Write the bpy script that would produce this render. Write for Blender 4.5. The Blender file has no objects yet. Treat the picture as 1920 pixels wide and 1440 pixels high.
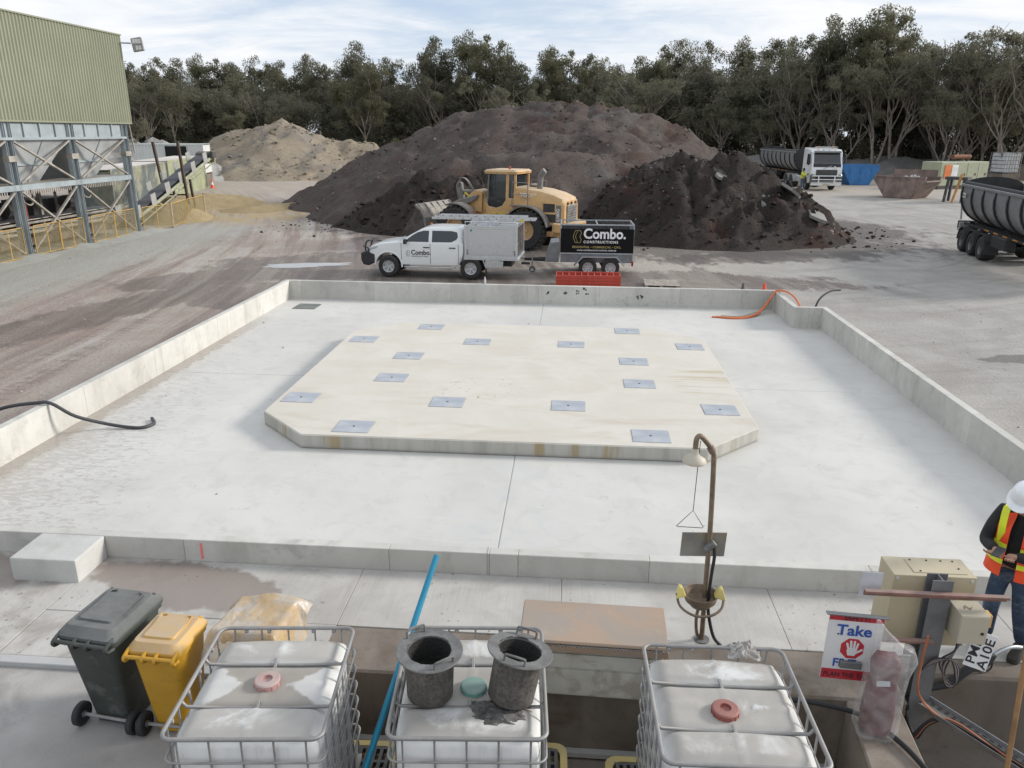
import bpy, bmesh, math, random
from mathutils import Vector, Matrix, Euler, noise
R = math.radians
random.seed(7)
sc = bpy.context.scene
C = sc.collection

# ---------------------------------------------------------------- camera
PITCH, ROLL, YAW, CAMZ = 0.316, 0.0069, 0.0762, 5.0
fw = Vector((-math.sin(YAW) * math.cos(PITCH), math.cos(YAW) * math.cos(PITCH), -math.sin(PITCH)))
rt = Vector((math.cos(YAW), math.sin(YAW), 0)); up = rt.cross(fw)
rt, up = rt * math.cos(ROLL) + up * math.sin(ROLL), up * math.cos(ROLL) - rt * math.sin(ROLL)
cam = bpy.data.cameras.new('camera'); cam.sensor_width = 36; cam.lens = 27.04
cam.clip_start = 0.1; cam.clip_end = 6000
co = bpy.data.objects.new('camera', cam); C.objects.link(co)
co.matrix_world = Matrix(((rt.x, up.x, -fw.x, 0), (rt.y, up.y, -fw.y, 0), (rt.z, up.z, -fw.z, CAMZ), (0, 0, 0, 1)))
sc.camera = co
# ---------------------------------------------------------------- light, sky, exposure
SUN_AZ, SUN_EL = R(74), R(23)          # azimuth from +Y towards +X
world = bpy.data.worlds.new('World'); sc.world = world; world.use_nodes = True
wt = world.node_tree; wt.nodes.clear()
def wn(t, **k):
    n = wt.nodes.new(t)
    for a, b in k.items(): setattr(n, a, b)
    return n
sky = wn('ShaderNodeTexSky', sky_type='NISHITA', sun_disc=False, sun_elevation=SUN_EL, sun_rotation=SUN_AZ, dust_density=1.5)
tc = wn('ShaderNodeTexCoord'); sep = wn('ShaderNodeSeparateXYZ'); wt.links.new(tc.outputs['Generated'], sep.inputs[0])
def wm(op, a, b=None):
    n = wn('ShaderNodeMath', operation=op)
    for i, q in enumerate((a, b)):
        if q is None: continue
        if hasattr(q, 'is_linked'): wt.links.new(q, n.inputs[i])
        else: n.inputs[i].default_value = q
    return n.outputs[0]
den = wm('ADD', wm('MAXIMUM', sep.outputs[2], 0.0), 0.14)
cb = wn('ShaderNodeCombineXYZ')
wt.links.new(wm('DIVIDE', sep.outputs[0], den), cb.inputs[0]); wt.links.new(wm('DIVIDE', sep.outputs[1], den), cb.inputs[1])
def wnoise(scale, det, rough, off, sx=1.0, sy=1.0, rz=0.0, dist=0.0):
    mp = wn('ShaderNodeMapping'); mp.inputs['Location'].default_value = off; mp.inputs['Scale'].default_value = (sx, sy, 1); mp.inputs['Rotation'].default_value = (0, 0, rz)
    wt.links.new(cb.outputs[0], mp.inputs[0])
    n = wn('ShaderNodeTexNoise'); n.inputs['Scale'].default_value = scale; n.inputs['Detail'].default_value = det
    n.inputs['Roughness'].default_value = rough; n.inputs['Distortion'].default_value = dist
    wt.links.new(mp.outputs[0], n.inputs['Vector']); return n.outputs[0]
def wmr(v, a, b, c=0.0, d=1.0):
    n = wn('ShaderNodeMapRange', interpolation_type='SMOOTHSTEP')
    wt.links.new(v, n.inputs[0])
    for i, q in enumerate((a, b, c, d)): n.inputs[i + 1].default_value = q
    return n.outputs[0]
n1 = wnoise(0.55, 8, 0.62, (3.1, 0.4, 0), 1.0, 0.8, R(20), 0.3)
n2 = wnoise(2.1, 6, 0.6, (1.3, 5.7, 2), 0.7, 1.2, R(-12), 0.6)
n3 = wnoise(0.35, 3, 0.5, (8.3, 2.7, 4), 1, 1, 0)
cover = wmr(wm('ADD', n1, wm('MULTIPLY', n2, 0.35)), 0.46, 0.76, 0.40, 1.0)
def wmix(f, a, b):
    n = wn('ShaderNodeMix', data_type='RGBA')
    wt.links.new(f, n.inputs[0])
    for i, q in ((6, a), (7, b)):
        if hasattr(q, 'is_linked'): wt.links.new(q, n.inputs[i])
        else: n.inputs[i].default_value = (*q, 1)
    return n.outputs[2]
cloud = wmix(wmr(wm('ADD', wm('MULTIPLY', n2, 0.6), wm('MULTIPLY', n3, 0.5)), 0.40, 0.72), (8.0, 8.7, 9.7), (10.3, 10.4, 10.5))
blue = wmix(wmr(n3, 0.2, 0.8, 0.55, 0.65), sky.outputs[0], (4.6, 6.9, 10.2))
skyc = wmix(cover, blue, cloud)
bg = wn('ShaderNodeBackground'); bg.inputs[1].default_value = 0.079
wt.links.new(skyc, bg.inputs[0])
wo = wn('ShaderNodeOutputWorld'); wt.links.new(bg.outputs[0], wo.inputs[0])
sd = bpy.data.lights.new('sun', 'SUN'); sd.energy = 2.9; sd.angle = R(12); sd.color = (1.0, 0.95, 0.88)
so = bpy.data.objects.new('sun', sd); C.objects.link(so); so.location = (30, 10, 40)
sv = Vector((math.sin(SUN_AZ) * math.cos(SUN_EL), math.cos(SUN_AZ) * math.cos(SUN_EL), math.sin(SUN_EL)))
so.rotation_euler = sv.to_track_quat('Z', 'Y').to_euler()
sc.view_settings.view_transform = 'Standard'; sc.view_settings.look = 'None'
sc.view_settings.gamma = 1; sc.view_settings.use_curve_mapping = False
sc.view_settings.exposure = 0.30
sc.cycles.use_denoising = True
world.cycles.sampling_method = "MANUAL"; world.cycles.sample_map_resolution = 256
sc.cycles.max_bounces = 6; sc.cycles.transparent_max_bounces = 8
sc.cycles.sample_clamp_indirect = 4

# ---------------------------------------------------------------- mesh helpers
class MB:
    def __init__(s): s.v, s.f = [], []
    def add(s, vs, fs):
        o = len(s.v); s.v += [tuple(q) for q in vs]; s.f += [tuple(i + o for i in q) for q in fs]; return s
    def hexa(s, p):
        return s.add(p, [(0, 3, 2, 1), (4, 5, 6, 7), (0, 1, 5, 4), (1, 2, 6, 5), (2, 3, 7, 6), (3, 0, 4, 7)])
    def box(s, x0, x1, y0, y1, z0, z1):
        return s.hexa([(x0, y0, z0), (x1, y0, z0), (x1, y1, z0), (x0, y1, z0), (x0, y0, z1), (x1, y0, z1), (x1, y1, z1), (x0, y1, z1)])
    def cbox(s, c, d, rot=None):
        hx, hy, hz = d[0] / 2, d[1] / 2, d[2] / 2; c = Vector(c)
        m = Euler(rot).to_matrix() if rot else Matrix.Identity(3)
        return s.hexa([c + m @ Vector(q) for q in ((-hx, -hy, -hz), (hx, -hy, -hz), (hx, hy, -hz), (-hx, hy, -hz), (-hx, -hy, hz), (hx, -hy, hz), (hx, hy, hz), (-hx, hy, hz))])
    def bar(s, p, q, w, h=None, upv=(0, 0, 1)):
        h = h or w; p, q = Vector(p), Vector(q); d = (q - p).normalized(); u = Vector(upv)
        if abs(d.dot(u)) > 0.98: u = Vector((0, 1, 0))
        sx = d.cross(u).normalized() * (w / 2); sz = sx.cross(d).normalized() * (h / 2)
        return s.hexa([p - sx - sz, p + sx - sz, q + sx - sz, q - sx - sz, p - sx + sz, p + sx + sz, q + sx + sz, q - sx + sz])
    def tube(s, pts, r, n=8, closed=False, cap=True):
        pts = [Vector(p) for p in pts]; m = len(pts)
        rr = r if isinstance(r, (list, tuple)) else [r] * m
        tang = []
        for i in range(m):
            a = pts[i - 1] if (i > 0 or closed) else pts[i]; b = pts[(i + 1) % m] if (i < m - 1 or closed) else pts[i]
            t = b - a
            tang.append(t.normalized() if t.length > 1e-9 else Vector((0, 0, 1)))
        u = tang[0].orthogonal().normalized(); vs = []
        for i in range(m):
            u = (u - tang[i] * u.dot(tang[i]))
            u = u.normalized() if u.length > 1e-6 else tang[i].orthogonal().normalized()
            w = tang[i].cross(u)
            for k in range(n):
                a = 2 * math.pi * k / n
                vs.append(pts[i] + (u * math.cos(a) + w * math.sin(a)) * rr[i])
        fs = []
        for i in range(m if closed else m - 1):
            j = (i + 1) % m
            for k in range(n):
                l = (k + 1) % n; fs.append((i * n + k, i * n + l, j * n + l, j * n + k))
        if cap and not closed: fs += [tuple(reversed(range(n))), tuple(range((m - 1) * n, m * n))]
        return s.add(vs, fs)
    def cyl(s, p, q, r0, r1=None, n=16, cap=True): return s.tube([p, q], [r0, r0 if r1 is None else r1], n, False, cap)
    def lathe(s, prof, c=(0, 0, 0), axis='z', n=20, close=False):
        vs, fs = [], []; m = len(prof)
        for r, h in prof:
            for k in range(n):
                a = 2 * math.pi * k / n; x, y = r * math.cos(a), r * math.sin(a)
                q = {'z': (x, y, h), 'y': (x, h, y), 'x': (h, x, y)}[axis]
                vs.append((q[0] + c[0], q[1] + c[1], q[2] + c[2]))
        for i in range(m - 1 + (1 if close else 0)):
            j = (i + 1) % m
            for k in range(n):
                l = (k + 1) % n; fs.append((i * n + k, i * n + l, j * n + l, j * n + k))
        if not close: fs += [tuple(reversed(range(n))), tuple(range((m - 1) * n, m * n))]
        return s.add(vs, fs)
    def prism(s, poly, d0, d1, plane='xz', ins=0.0):
        """poly extruded along the third axis; ins moves the d0/d1 outlines towards the polygon centre"""
        n = len(poly); vs = []
        for d in (d0, d1):
            for a, b in poly: vs.append({'xz': (a, d, b), 'yz': (d, a, b), 'xy': (a, b, d)}[plane])
        return s.add(vs, [tuple(range(n)), tuple(reversed(range(n, 2 * n)))] + [(i, (i + 1) % n, n + (i + 1) % n, n + i) for i in range(n)])
    def loft(s, rings, cap=True, closed=True):
        n = len(rings[0]); o = len(rings); vs = [q for r in rings for q in r]; fs = []
        for i in range(o - 1):
            for k in range(n if closed else n - 1):
                l = (k + 1) % n; fs.append((i * n + k, i * n + l, (i + 1) * n + l, (i + 1) * n + k))
        if cap: fs += [tuple(reversed(range(n))), tuple(range((o - 1) * n, o * n))]
        return s.add(vs, fs)
    def grid(s, fn, nu, nv):
        vs = [fn(i / nu, j / nv) for j in range(nv + 1) for i in range(nu + 1)]
        return s.add(vs, [(j * (nu + 1) + i, j * (nu + 1) + i + 1, (j + 1) * (nu + 1) + i + 1, (j + 1) * (nu + 1) + i) for j in range(nv) for i in range(nu)])
    def xf(s, m, start=0):
        for i in range(start, len(s.v)): s.v[i] = tuple(m @ Vector(s.v[i]))
        return s
    def mesh(s, name, mat, bevel=0, seg=1, smooth=0, fixn=True):
        me = bpy.data.meshes.new(name); me.from_pydata([tuple(q) for q in s.v], [], s.f)
        if bevel or fixn:
            bm = bmesh.new(); bm.from_mesh(me)
            if fixn: bmesh.ops.recalc_face_normals(bm, faces=bm.faces)
            if bevel:
                es = [e for e in bm.edges if len(e.link_faces) == 2 and e.calc_face_angle(0) > 0.5]
                bmesh.ops.bevel(bm, geom=es, offset=bevel, segments=seg, profile=0.6, affect='EDGES', clamp_overlap=True)
            bm.to_mesh(me); bm.free()
        if smooth:
            me.polygons.foreach_set('use_smooth', [True] * len(me.polygons)); me.set_sharp_from_angle(angle=R(smooth))
        for m in (mat if isinstance(mat, (list, tuple)) else [mat]): me.materials.append(m)
        return me
    def build(s, name, mat, parent=None, bevel=0, seg=1, smooth=0, loc=None, fixn=True):
        o = bpy.data.objects.new(name, s.mesh(name, mat, bevel, seg, smooth, fixn)); C.objects.link(o)
        if parent: o.parent = parent
        if loc: o.location = loc
        return o
def tag(o, label, cat, group=None):
    o['label'] = label; o['category'] = cat
    if group: o['group'] = group
    return o
def thing(name, label, cat, loc=(0, 0, 0), rz=0.0, group=None):
    o = bpy.data.objects.new(name, None); C.objects.link(o); o.empty_display_size = 0.2
    o.location = loc; o.rotation_euler = (0, 0, rz); return tag(o, label, cat, group)
def struct(o, kind='structure'): o['kind'] = kind; return o
def dup(o, parent=None):
    c = o.copy(); C.objects.link(c); c.parent = parent
    for k in list(o.children): dup(k, c)
    return c
def inst(name, me, parent=None, loc=(0, 0, 0), rot=(0, 0, 0), scale=None):
    o = bpy.data.objects.new(name, me); C.objects.link(o); o.location = loc; o.rotation_euler = rot
    if scale: o.scale = scale
    if parent: o.parent = parent
    return o
def rrect(w, d, r, z, n=4, cx=0, cy=0):
    out = []
    for (sx, sy, a0) in ((1, 1, 0), (-1, 1, 90), (-1, -1, 180), (1, -1, 270)):
        for k in range(n + 1):
            a = R(a0 + 90 * k / n)
            out.append((cx + sx * (w / 2 - r) + r * math.cos(a), cy + sy * (d / 2 - r) + r * math.sin(a), z))
    return out
def arc(cx, cz, r, a0, a1, n): return [(cx + r * math.cos(R(a0 + (a1 - a0) * k / n)), cz + r * math.sin(R(a0 + (a1 - a0) * k / n))) for k in range(n + 1)]
def smoothpath(pts, n=6):
    pts = [Vector(p) for p in pts]; out = []
    for i in range(len(pts) - 1):
        p0, p1, p2, p3 = pts[max(i - 1, 0)], pts[i], pts[i + 1], pts[min(i + 2, len(pts) - 1)]
        for k in range(n):
            t = k / n
            out.append(0.5 * ((2 * p1) + (p2 - p0) * t + (2 * p0 - 5 * p1 + 4 * p2 - p3) * t * t + (3 * p1 - p0 - 3 * p2 + p3) * t ** 3))
    return out + [pts[-1]]
def text(s, size, mat, parent, loc, rot, bold=0.0, align='CENTER', sx=1.0, space=1.0, name='lettering'):
    cu = bpy.data.curves.new('t', 'FONT'); cu.body = s; cu.size = size; cu.offset = bold; cu.align_x = align
    cu.space_character = space; cu.resolution_u = 3
    t = bpy.data.objects.new('t', cu); C.objects.link(t); dg = bpy.context.evaluated_depsgraph_get()
    me = bpy.data.meshes.new_from_object(t.evaluated_get(dg)); bpy.data.objects.remove(t); me.name = name
    me.materials.clear(); me.materials.append(mat)
    o = inst(name, me, parent, loc, rot)
    if sx != 1: o.scale = (sx, 1, 1)
    return o
def fbm(x, y, z=0.0, o=4, s=1.0):
    return noise.fractal(Vector((x * s, y * s, z)), 1.0, 2.0, o)

# ---------------------------------------------------------------- material helpers
class NT:
    def __init__(s, name):
        s.m = bpy.data.materials.new(name); s.m.use_nodes = True; s.t = s.m.node_tree; s.t.nodes.clear()
        s.out = s.t.nodes.new('ShaderNodeOutputMaterial'); s.b = s.t.nodes.new('ShaderNodeBsdfPrincipled')
        s.t.links.new(s.b.outputs[0], s.out.inputs[0])
        s.co = s.t.nodes.new('ShaderNodeTexCoord').outputs['Object']
    def node(s, ty, **k):
        n = s.t.nodes.new(ty)
        for a, b in k.items(): setattr(n, a, b)
        return n
    def put(s, sock, v):
        if hasattr(v, 'is_linked'): s.t.links.new(v, sock)
        elif isinstance(v, (tuple, list)): sock.default_value = (*v, 1) if (sock.type == 'RGBA' and len(v) == 3) else v
        else: sock.default_value = v
    def set(s, **k):
        for a, v in k.items(): s.put(s.b.inputs[{'col': 'Base Color', 'rough': 'Roughness', 'metal': 'Metallic', 'alpha': 'Alpha', 'nor': 'Normal', 'trans': 'Transmission Weight', 'spec': 'Specular IOR Level', 'coat': 'Coat Weight', 'sss': 'Subsurface Weight', 'emc': 'Emission Color', 'ems': 'Emission Strength'}[a]], v)
        return s.m
    def math(s, op, a, b=0.0, c=0.0):
        n = s.node('ShaderNodeMath', operation=op); s.put(n.inputs[0], a); s.put(n.inputs[1], b); s.put(n.inputs[2], c); return n.outputs[0]
    def map(s, scale=(1, 1, 1), rot=(0, 0, 0), loc=(0, 0, 0), vec=None):
        n = s.node('ShaderNodeMapping'); s.put(n.inputs[0], vec or s.co); n.inputs[1].default_value = loc; n.inputs[2].default_value = rot; n.inputs[3].default_value = scale; return n.outputs[0]
    def noise(s, scale, det=4, rough=0.55, vec=None, dist=0.0):
        n = s.node('ShaderNodeTexNoise'); s.put(n.inputs['Vector'], vec or s.co); s.put(n.inputs['Scale'], scale); s.put(n.inputs['Detail'], min(det, 4)); s.put(n.inputs['Roughness'], rough); s.put(n.inputs['Distortion'], dist); return n.outputs[0]
    def vor(s, scale, vec=None, feat='F1', out='Distance'):
        n = s.node('ShaderNodeTexVoronoi', feature=feat); s.put(n.inputs['Vector'], vec or s.co); s.put(n.inputs['Scale'], scale); return n.outputs[out]
    def mr(s, v, a, b, c=0.0, d=1.0, lin=False):
        n = s.node('ShaderNodeMapRange', interpolation_type='LINEAR' if lin else 'SMOOTHSTEP'); s.put(n.inputs[0], v)
        for i, q in enumerate((a, b, c, d)): s.put(n.inputs[i + 1], q)
        return n.outputs[0]
    def mix(s, f, a, b, mode='MIX'):
        n = s.node('ShaderNodeMix', data_type='RGBA', blend_type=mode); s.put(n.inputs[0], f); s.put(n.inputs[6], a); s.put(n.inputs[7], b); return n.outputs[2]
    def xyz(s, vec=None):
        n = s.node('ShaderNodeSeparateXYZ'); s.put(n.inputs[0], vec or s.co); return n.outputs
    def nz(s):
        g = s.node('ShaderNodeNewGeometry'); return s.xyz(g.outputs['Normal'])[2]
    def rnd(s): return s.node('ShaderNodeObjectInfo').outputs['Random']
    def bump(s, h, strength=0.3, dist=0.02):
        n = s.node('ShaderNodeBump'); s.put(n.inputs['Height'], h); n.inputs['Strength'].default_value = strength; n.inputs['Distance'].default_value = dist; return n.outputs[0]
    def ell(s, cx, cy, rx, ry, rot=0.0, edge=0.35, wob=None):
        """soft elliptical patch mask in object xy"""
        v = s.map((1 / rx, 1 / ry, 0), (0, 0, 0), (0, 0, 0), s.map((1, 1, 1), (0, 0, -R(rot)), (0, 0, 0), s.map(loc=(-cx, -cy, 0))))
        n = s.node('ShaderNodeVectorMath', operation='LENGTH'); s.put(n.inputs[0], v); d = n.outputs['Value']
        if wob is not None: d = s.math('ADD', d, wob)
        return s.mr(d, 1 - edge, 1 + edge, 1, 0)
    def vary(s, col, amt): # brightness varied by a 0..1 socket
        pass
MATS = {}
def PM(name, base, rough=0.6, metal=0.0, var=0.15, vs=2.5, bump=0.0, bs=60, dust=None, stain=None, rust=None, spec=0.5, coat=0.0, rvar=0.0):
    """generic procedural paint/plastic/metal: brightness variation, dust on upward faces, stains, rust patches, fine bump"""
    if name in MATS: return MATS[name]
    n = NT(name)
    a = n.noise(vs, 5, 0.6)
    col = n.mix(n.mr(a, 0.3, 0.7, 0, 1), tuple(c * (1 - var) for c in base), tuple(min(1, c * (1 + var)) for c in base))
    rg = rough
    if rvar: col = n.mix(n.math('MULTIPLY', n.rnd(), rvar), col, tuple(c * 0.35 for c in base))
    if stain:
        k = n.mr(n.noise(stain[1], 6, 0.65, dist=0.4), 0.62 - stain[2] * 0.3, 0.72 - stain[2] * 0.2)
        col = n.mix(n.math('MULTIPLY', k, 0.75), col, stain[0])
    if rust:
        k = n.mr(n.noise(rust[1], 8, 0.7), 0.66 - rust[2] * 0.3, 0.70 - rust[2] * 0.3)
        col = n.mix(k, col, n.mix(n.noise(rust[1] * 6, 3), (0.10, 0.045, 0.02), (0.26, 0.13, 0.06)))
        rg = n.math('MAXIMUM', rough, n.math('MULTIPLY', k, 0.9))
    if dust:
        u = n.mr(n.nz(), 0.15, 0.95)
        k = n.math('MULTIPLY', n.math('ADD', n.math('MULTIPLY', u, 0.85), 0.15), n.mr(n.noise(3.5, 6, 0.65), 0.25, 0.7, 0.35, 1.0))
        k = n.math('MULTIPLY', k, dust[1]); col = n.mix(k, col, dust[0])
        rg = n.math('ADD', n.math('MULTIPLY', k, 0.4), rg)
    n.set(col=col, rough=rg, metal=metal, spec=spec, coat=coat)
    if bump: n.set(nor=n.bump(n.noise(bs, 4, 0.6), bump, 0.01))
    MATS[name] = n.m
    return n.m
def glass_mat(name, tint=(0.02, 0.025, 0.03), rough=0.06):
    if name in MATS: return MATS[name]
    n = NT(name); n.set(col=tint, rough=rough, spec=0.8); MATS[name] = n.m; return n.m
DUST = (0.36, 0.32, 0.28)
# ================================================================ setting materials
def concrete(name, base, var=0.12, streak=0.0, stain=None, rough=0.85, rv=0.12):
    n = NT(name)
    a = n.noise(0.6, 6, 0.6); b = n.noise(5, 6, 0.65); c = n.noise(60, 3, 0.6)
    col = n.mix(n.mr(a, 0.3, 0.7), tuple(q * (1 - var) for q in base), tuple(q * (1 + var * 0.6) for q in base))
    col = n.mix(n.mr(b, 0.35, 0.75, 0, 0.35), col, tuple(q * 0.72 for q in base))
    col = n.mix(n.mr(c, 0.3, 0.7, 0, 0.16), col, tuple(q * 0.55 for q in base))
    col = n.mix(n.math('MULTIPLY', n.rnd(), rv), col, tuple(q * 0.4 for q in base))
    if streak:
        s = n.noise(1.0, 5, 0.6, n.map((2.2, 2.2, 0.5)))
        col = n.mix(n.mr(s, 0.48, 0.72, 0, streak), col, tuple(q * 0.45 for q in (base[0], base[1] * 0.97, base[2] * 0.88)))
        blot = n.noise(2.2, 7, 0.7, n.map(loc=(9, 4, 2)), dist=0.6)
        col = n.mix(n.mr(blot, 0.56, 0.74, 0, streak * 0.9), col, tuple(q * 0.3 for q in base))
    if stain:
        s = n.noise(stain[1], 6, 0.65, n.map(loc=(3, 7, 1)), dist=0.8)
        col = n.mix(n.mr(s, 0.5, 0.75, 0, stain[2]), col, stain[0])
    pit = n.mr(n.vor(14), 0.0, 0.10, 1, 0)
    pit = n.math('MULTIPLY', pit, n.mr(n.noise(3), 0.5, 0.6))
    col = n.mix(n.math('MULTIPLY', pit, 0.5), col, tuple(q * 0.35 for q in base))
    n.set(col=col, rough=rough, spec=0.3, nor=n.bump(n.math('ADD', c, n.math('MULTIPLY', b, 0.6)), 0.25, 0.01))
    return n.m
def pad_floor_mat():
    n = NT('pad_concrete'); X, Y, Z = n.xyz()
    base = (0.60, 0.60, 0.59)
    a = n.noise(0.28, 6, 0.6, dist=0.4); b = n.noise(2.3, 7, 0.65, n.map((1, 1, 1), (0, 0, 0.3)), dist=0.8); c = n.noise(45, 3, 0.6)
    tr = n.noise(1.6, 6, 0.7, n.map((0.35, 2.2, 1), (0, 0, R(18))), dist=0.7)
    col = n.mix(n.mr(a, 0.3, 0.7), (0.515, 0.502, 0.472), (0.61, 0.595, 0.562))
    col = n.mix(n.mr(b, 0.45, 0.75, 0, 0.4), col, (0.43, 0.425, 0.41))
    col = n.mix(n.mr(tr, 0.55, 0.72, 0, 0.28), col, (0.63, 0.63, 0.615))
    # trowel and tool scuffs, droppings
    sc_ = n.noise(7, 5, 0.7, n.map((1, 1, 1), (0, 0, 0.5), (4, 2, 0)), dist=1.2)
    col = n.mix(n.mr(sc_, 0.63, 0.70, 0, 0.40), col, (0.38, 0.37, 0.35))
    sp = n.math('MULTIPLY', n.mr(n.vor(2.9), 0.015, 0.05, 1, 0), n.mr(n.noise(1.3), 0.46, 0.52))
    col = n.mix(n.math('MULTIPLY', sp, 0.8), col, (0.16, 0.14, 0.12))
    # fine grey laitance beside the long joint
    jd = n.math('ABSOLUTE', n.math('ADD', X, 0.82))
    col = n.mix(n.math('MULTIPLY', n.mr(jd, 0.2, 1.2, 1, 0), n.mr(n.noise(1.7, 5, dist=.6), 0.45, 0.6, 0, 0.35)), col, (0.50, 0.515, 0.52))
    # wet film along the left wall, widening towards the near corner, broken into ripples
    w = n.math('SUBTRACT', n.mr(Y, 6.5, 22.5, 3.4, 0.35, lin=True), n.math('ADD', X, 8.76))      # >0 inside the wet wedge
    rip = n.noise(5.5, 5, 0.6, n.map((1.0, 2.6, 1), (0, 0, R(-28))), dist=0.9)
    film = n.mr(n.math('ADD', n.math('MULTIPLY', w, 0.075), rip), 0.60, 0.68)
    film = n.math('MULTIPLY', film, n.mr(w, -0.6, 0.5))
    edge = n.math('MULTIPLY', n.mr(n.math('ADD', n.math('ADD', X, 8.76), n.math('MULTIPLY', n.noise(4, 5, 0.7, dist=.5), -0.62)), -0.05, 0.10, 1, 0), n.mr(Y, 18, 21, 1, 0))
    wet = n.math('MAXIMUM', n.math('MULTIPLY', film, 0.55), edge)
    col = n.mix(wet, col, (0.335, 0.295, 0.255))
    halo = n.mr(w, -1.2, 2.0, 0, 0.30); col = n.mix(n.math('MULTIPLY', halo, n.mr(rip, .35, .6)), col, (0.47, 0.46, 0.45))
    n.set(col=col, rough=n.mr(wet, 0, 1, 0.72, 0.22), spec=0.35, nor=n.bump(n.math('ADD', n.math('MULTIPLY', b, 0.5), n.math('ADD', c, n.math('MULTIPLY', film, 0.8))), 0.12, 0.01))
    return n.m
def plinth_mat():
    n = NT('plinth_concrete'); X, Y, Z = n.xyz()
    a = n.noise(0.7, 6, 0.62, dist=0.6); b = n.noise(3.0, 7, 0.68, dist=1.0)
    col = n.mix(n.mr(a, 0.3, 0.7), (0.575, 0.54, 0.475), (0.62, 0.59, 0.53))
    col = n.mix(n.mr(b, 0.45, 0.75, 0, 0.35), col, (0.54, 0.50, 0.43))
    tan = n.noise(0.9, 5, 0.6, n.map((0.45, 1.3, 1), (0, 0, 0.05), (2.0, 5, 0)), dist=0.7)
    front = n.mr(Y, 11.2, 15.0, 0.55, 0.20)
    col = n.mix(n.math('MULTIPLY', n.mr(tan, 0.46, 0.66), front), col, (0.47, 0.40, 0.31))
    pale = n.noise(1.2, 6, 0.7, n.map(loc=(7, 1, 3)), dist=1.1)
    col = n.mix(n.mr(pale, 0.58, 0.7, 0, 0.4), col, (0.61, 0.60, 0.575))
    # drag stains at the right edge
    ds = n.math('MULTIPLY', n.mr(n.noise(1.0, 4, 0.6, n.map((0.5, 9, 1))), 0.5, 0.62), n.ell(2.85, 15.0, 0.75, 1.0, 0))
    col = n.mix(n.math('MULTIPLY', ds, 0.6), col, (0.42, 0.33, 0.18))
    # old boot marks
    bm_ = n.math('MULTIPLY', n.mr(n.noise(9, 4, 0.7, dist=0.8), 0.60, 0.66), n.ell(-1.8, 14.1, 0.9, 0.7, 20))
    col = n.mix(n.math('MULTIPLY', bm_, 0.75), col, (0.22, 0.20, 0.18))
    # sides: greyer, rust runs
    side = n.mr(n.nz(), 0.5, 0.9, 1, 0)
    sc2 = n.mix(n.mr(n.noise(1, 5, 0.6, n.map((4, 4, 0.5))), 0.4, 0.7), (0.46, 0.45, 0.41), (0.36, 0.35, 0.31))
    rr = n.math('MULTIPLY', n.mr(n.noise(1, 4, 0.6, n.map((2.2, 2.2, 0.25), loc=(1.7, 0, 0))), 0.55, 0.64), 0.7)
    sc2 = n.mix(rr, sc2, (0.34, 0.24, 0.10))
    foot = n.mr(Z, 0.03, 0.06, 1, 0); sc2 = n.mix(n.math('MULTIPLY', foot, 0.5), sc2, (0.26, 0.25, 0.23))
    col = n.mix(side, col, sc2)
    n.set(col=col, rough=0.8, spec=0.3, nor=n.bump(n.noise(50, 3), 0.15, 0.01))
    return n.m
def apron_mat():
    n = NT('broomed_concrete'); X, Y, Z = n.xyz()
    a = n.noise(0.8, 6, 0.6, dist=0.5); c = n.noise(3.2, 6, 0.7, dist=0.6)
    broom = n.noise(1.0, 3, 0.7, n.map((75, 1.2, 1)))
    left = n.mr(X, -1.5, -4.5)
    col = n.mix(n.mr(a, 0.3, 0.7), (0.39, 0.374, 0.345), (0.50, 0.482, 0.45))
    col = n.mix(n.mr(c, 0.5, 0.75, 0, 0.4), col, (0.30, 0.285, 0.27))
    dirt = n.mr(n.math('ADD', n.math('MULTIPLY', broom, 0.35), n.noise(1.4, 6, 0.65, n.map(loc=(5, 9, 0)), dist=.5)), 0.62, 0.80)
    col = n.mix(n.math('MULTIPLY', dirt, n.mr(left, 0, 1, 0.25, 0.85)), col, (0.27, 0.235, 0.21))
    col = n.mix(n.mr(broom, 0.35, 0.7, 0, 0.22), col, (0.60, 0.59, 0.575))
    wob = n.math('MULTIPLY', n.math('SUBTRACT', n.noise(2.4, 6, 0.65), 0.5), 1.1)
    p1 = n.ell(-4.05, 6.98, 1.15, 0.40, -8, 0.10, wob); p2 = n.ell(-3.0, 6.72, 0.42, 0.16, 0, 0.12, wob); p3 = n.ell(-6.6, 6.9, 0.7, 0.5, 0, .15, wob)
    wet = n.math('MAXIMUM', n.math('MAXIMUM', p1, p2), p3)
    col = n.mix(n.math('MULTIPLY', wet, 0.85), col, (0.235, 0.195, 0.17))
    drop = n.math('MULTIPLY', n.mr(n.noise(16, 5, 0.7), 0.62, 0.66), n.mr(n.noise(1.1, 3), 0.52, 0.6))
    col = n.mix(n.math('MULTIPLY', drop, 0.8), col, (0.10, 0.09, 0.085))
    n.set(col=col, rough=n.mr(wet, 0, 1, 0.85, 0.32), spec=0.35, nor=n.bump(broom, 0.35, 0.006))
    return n.m
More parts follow.
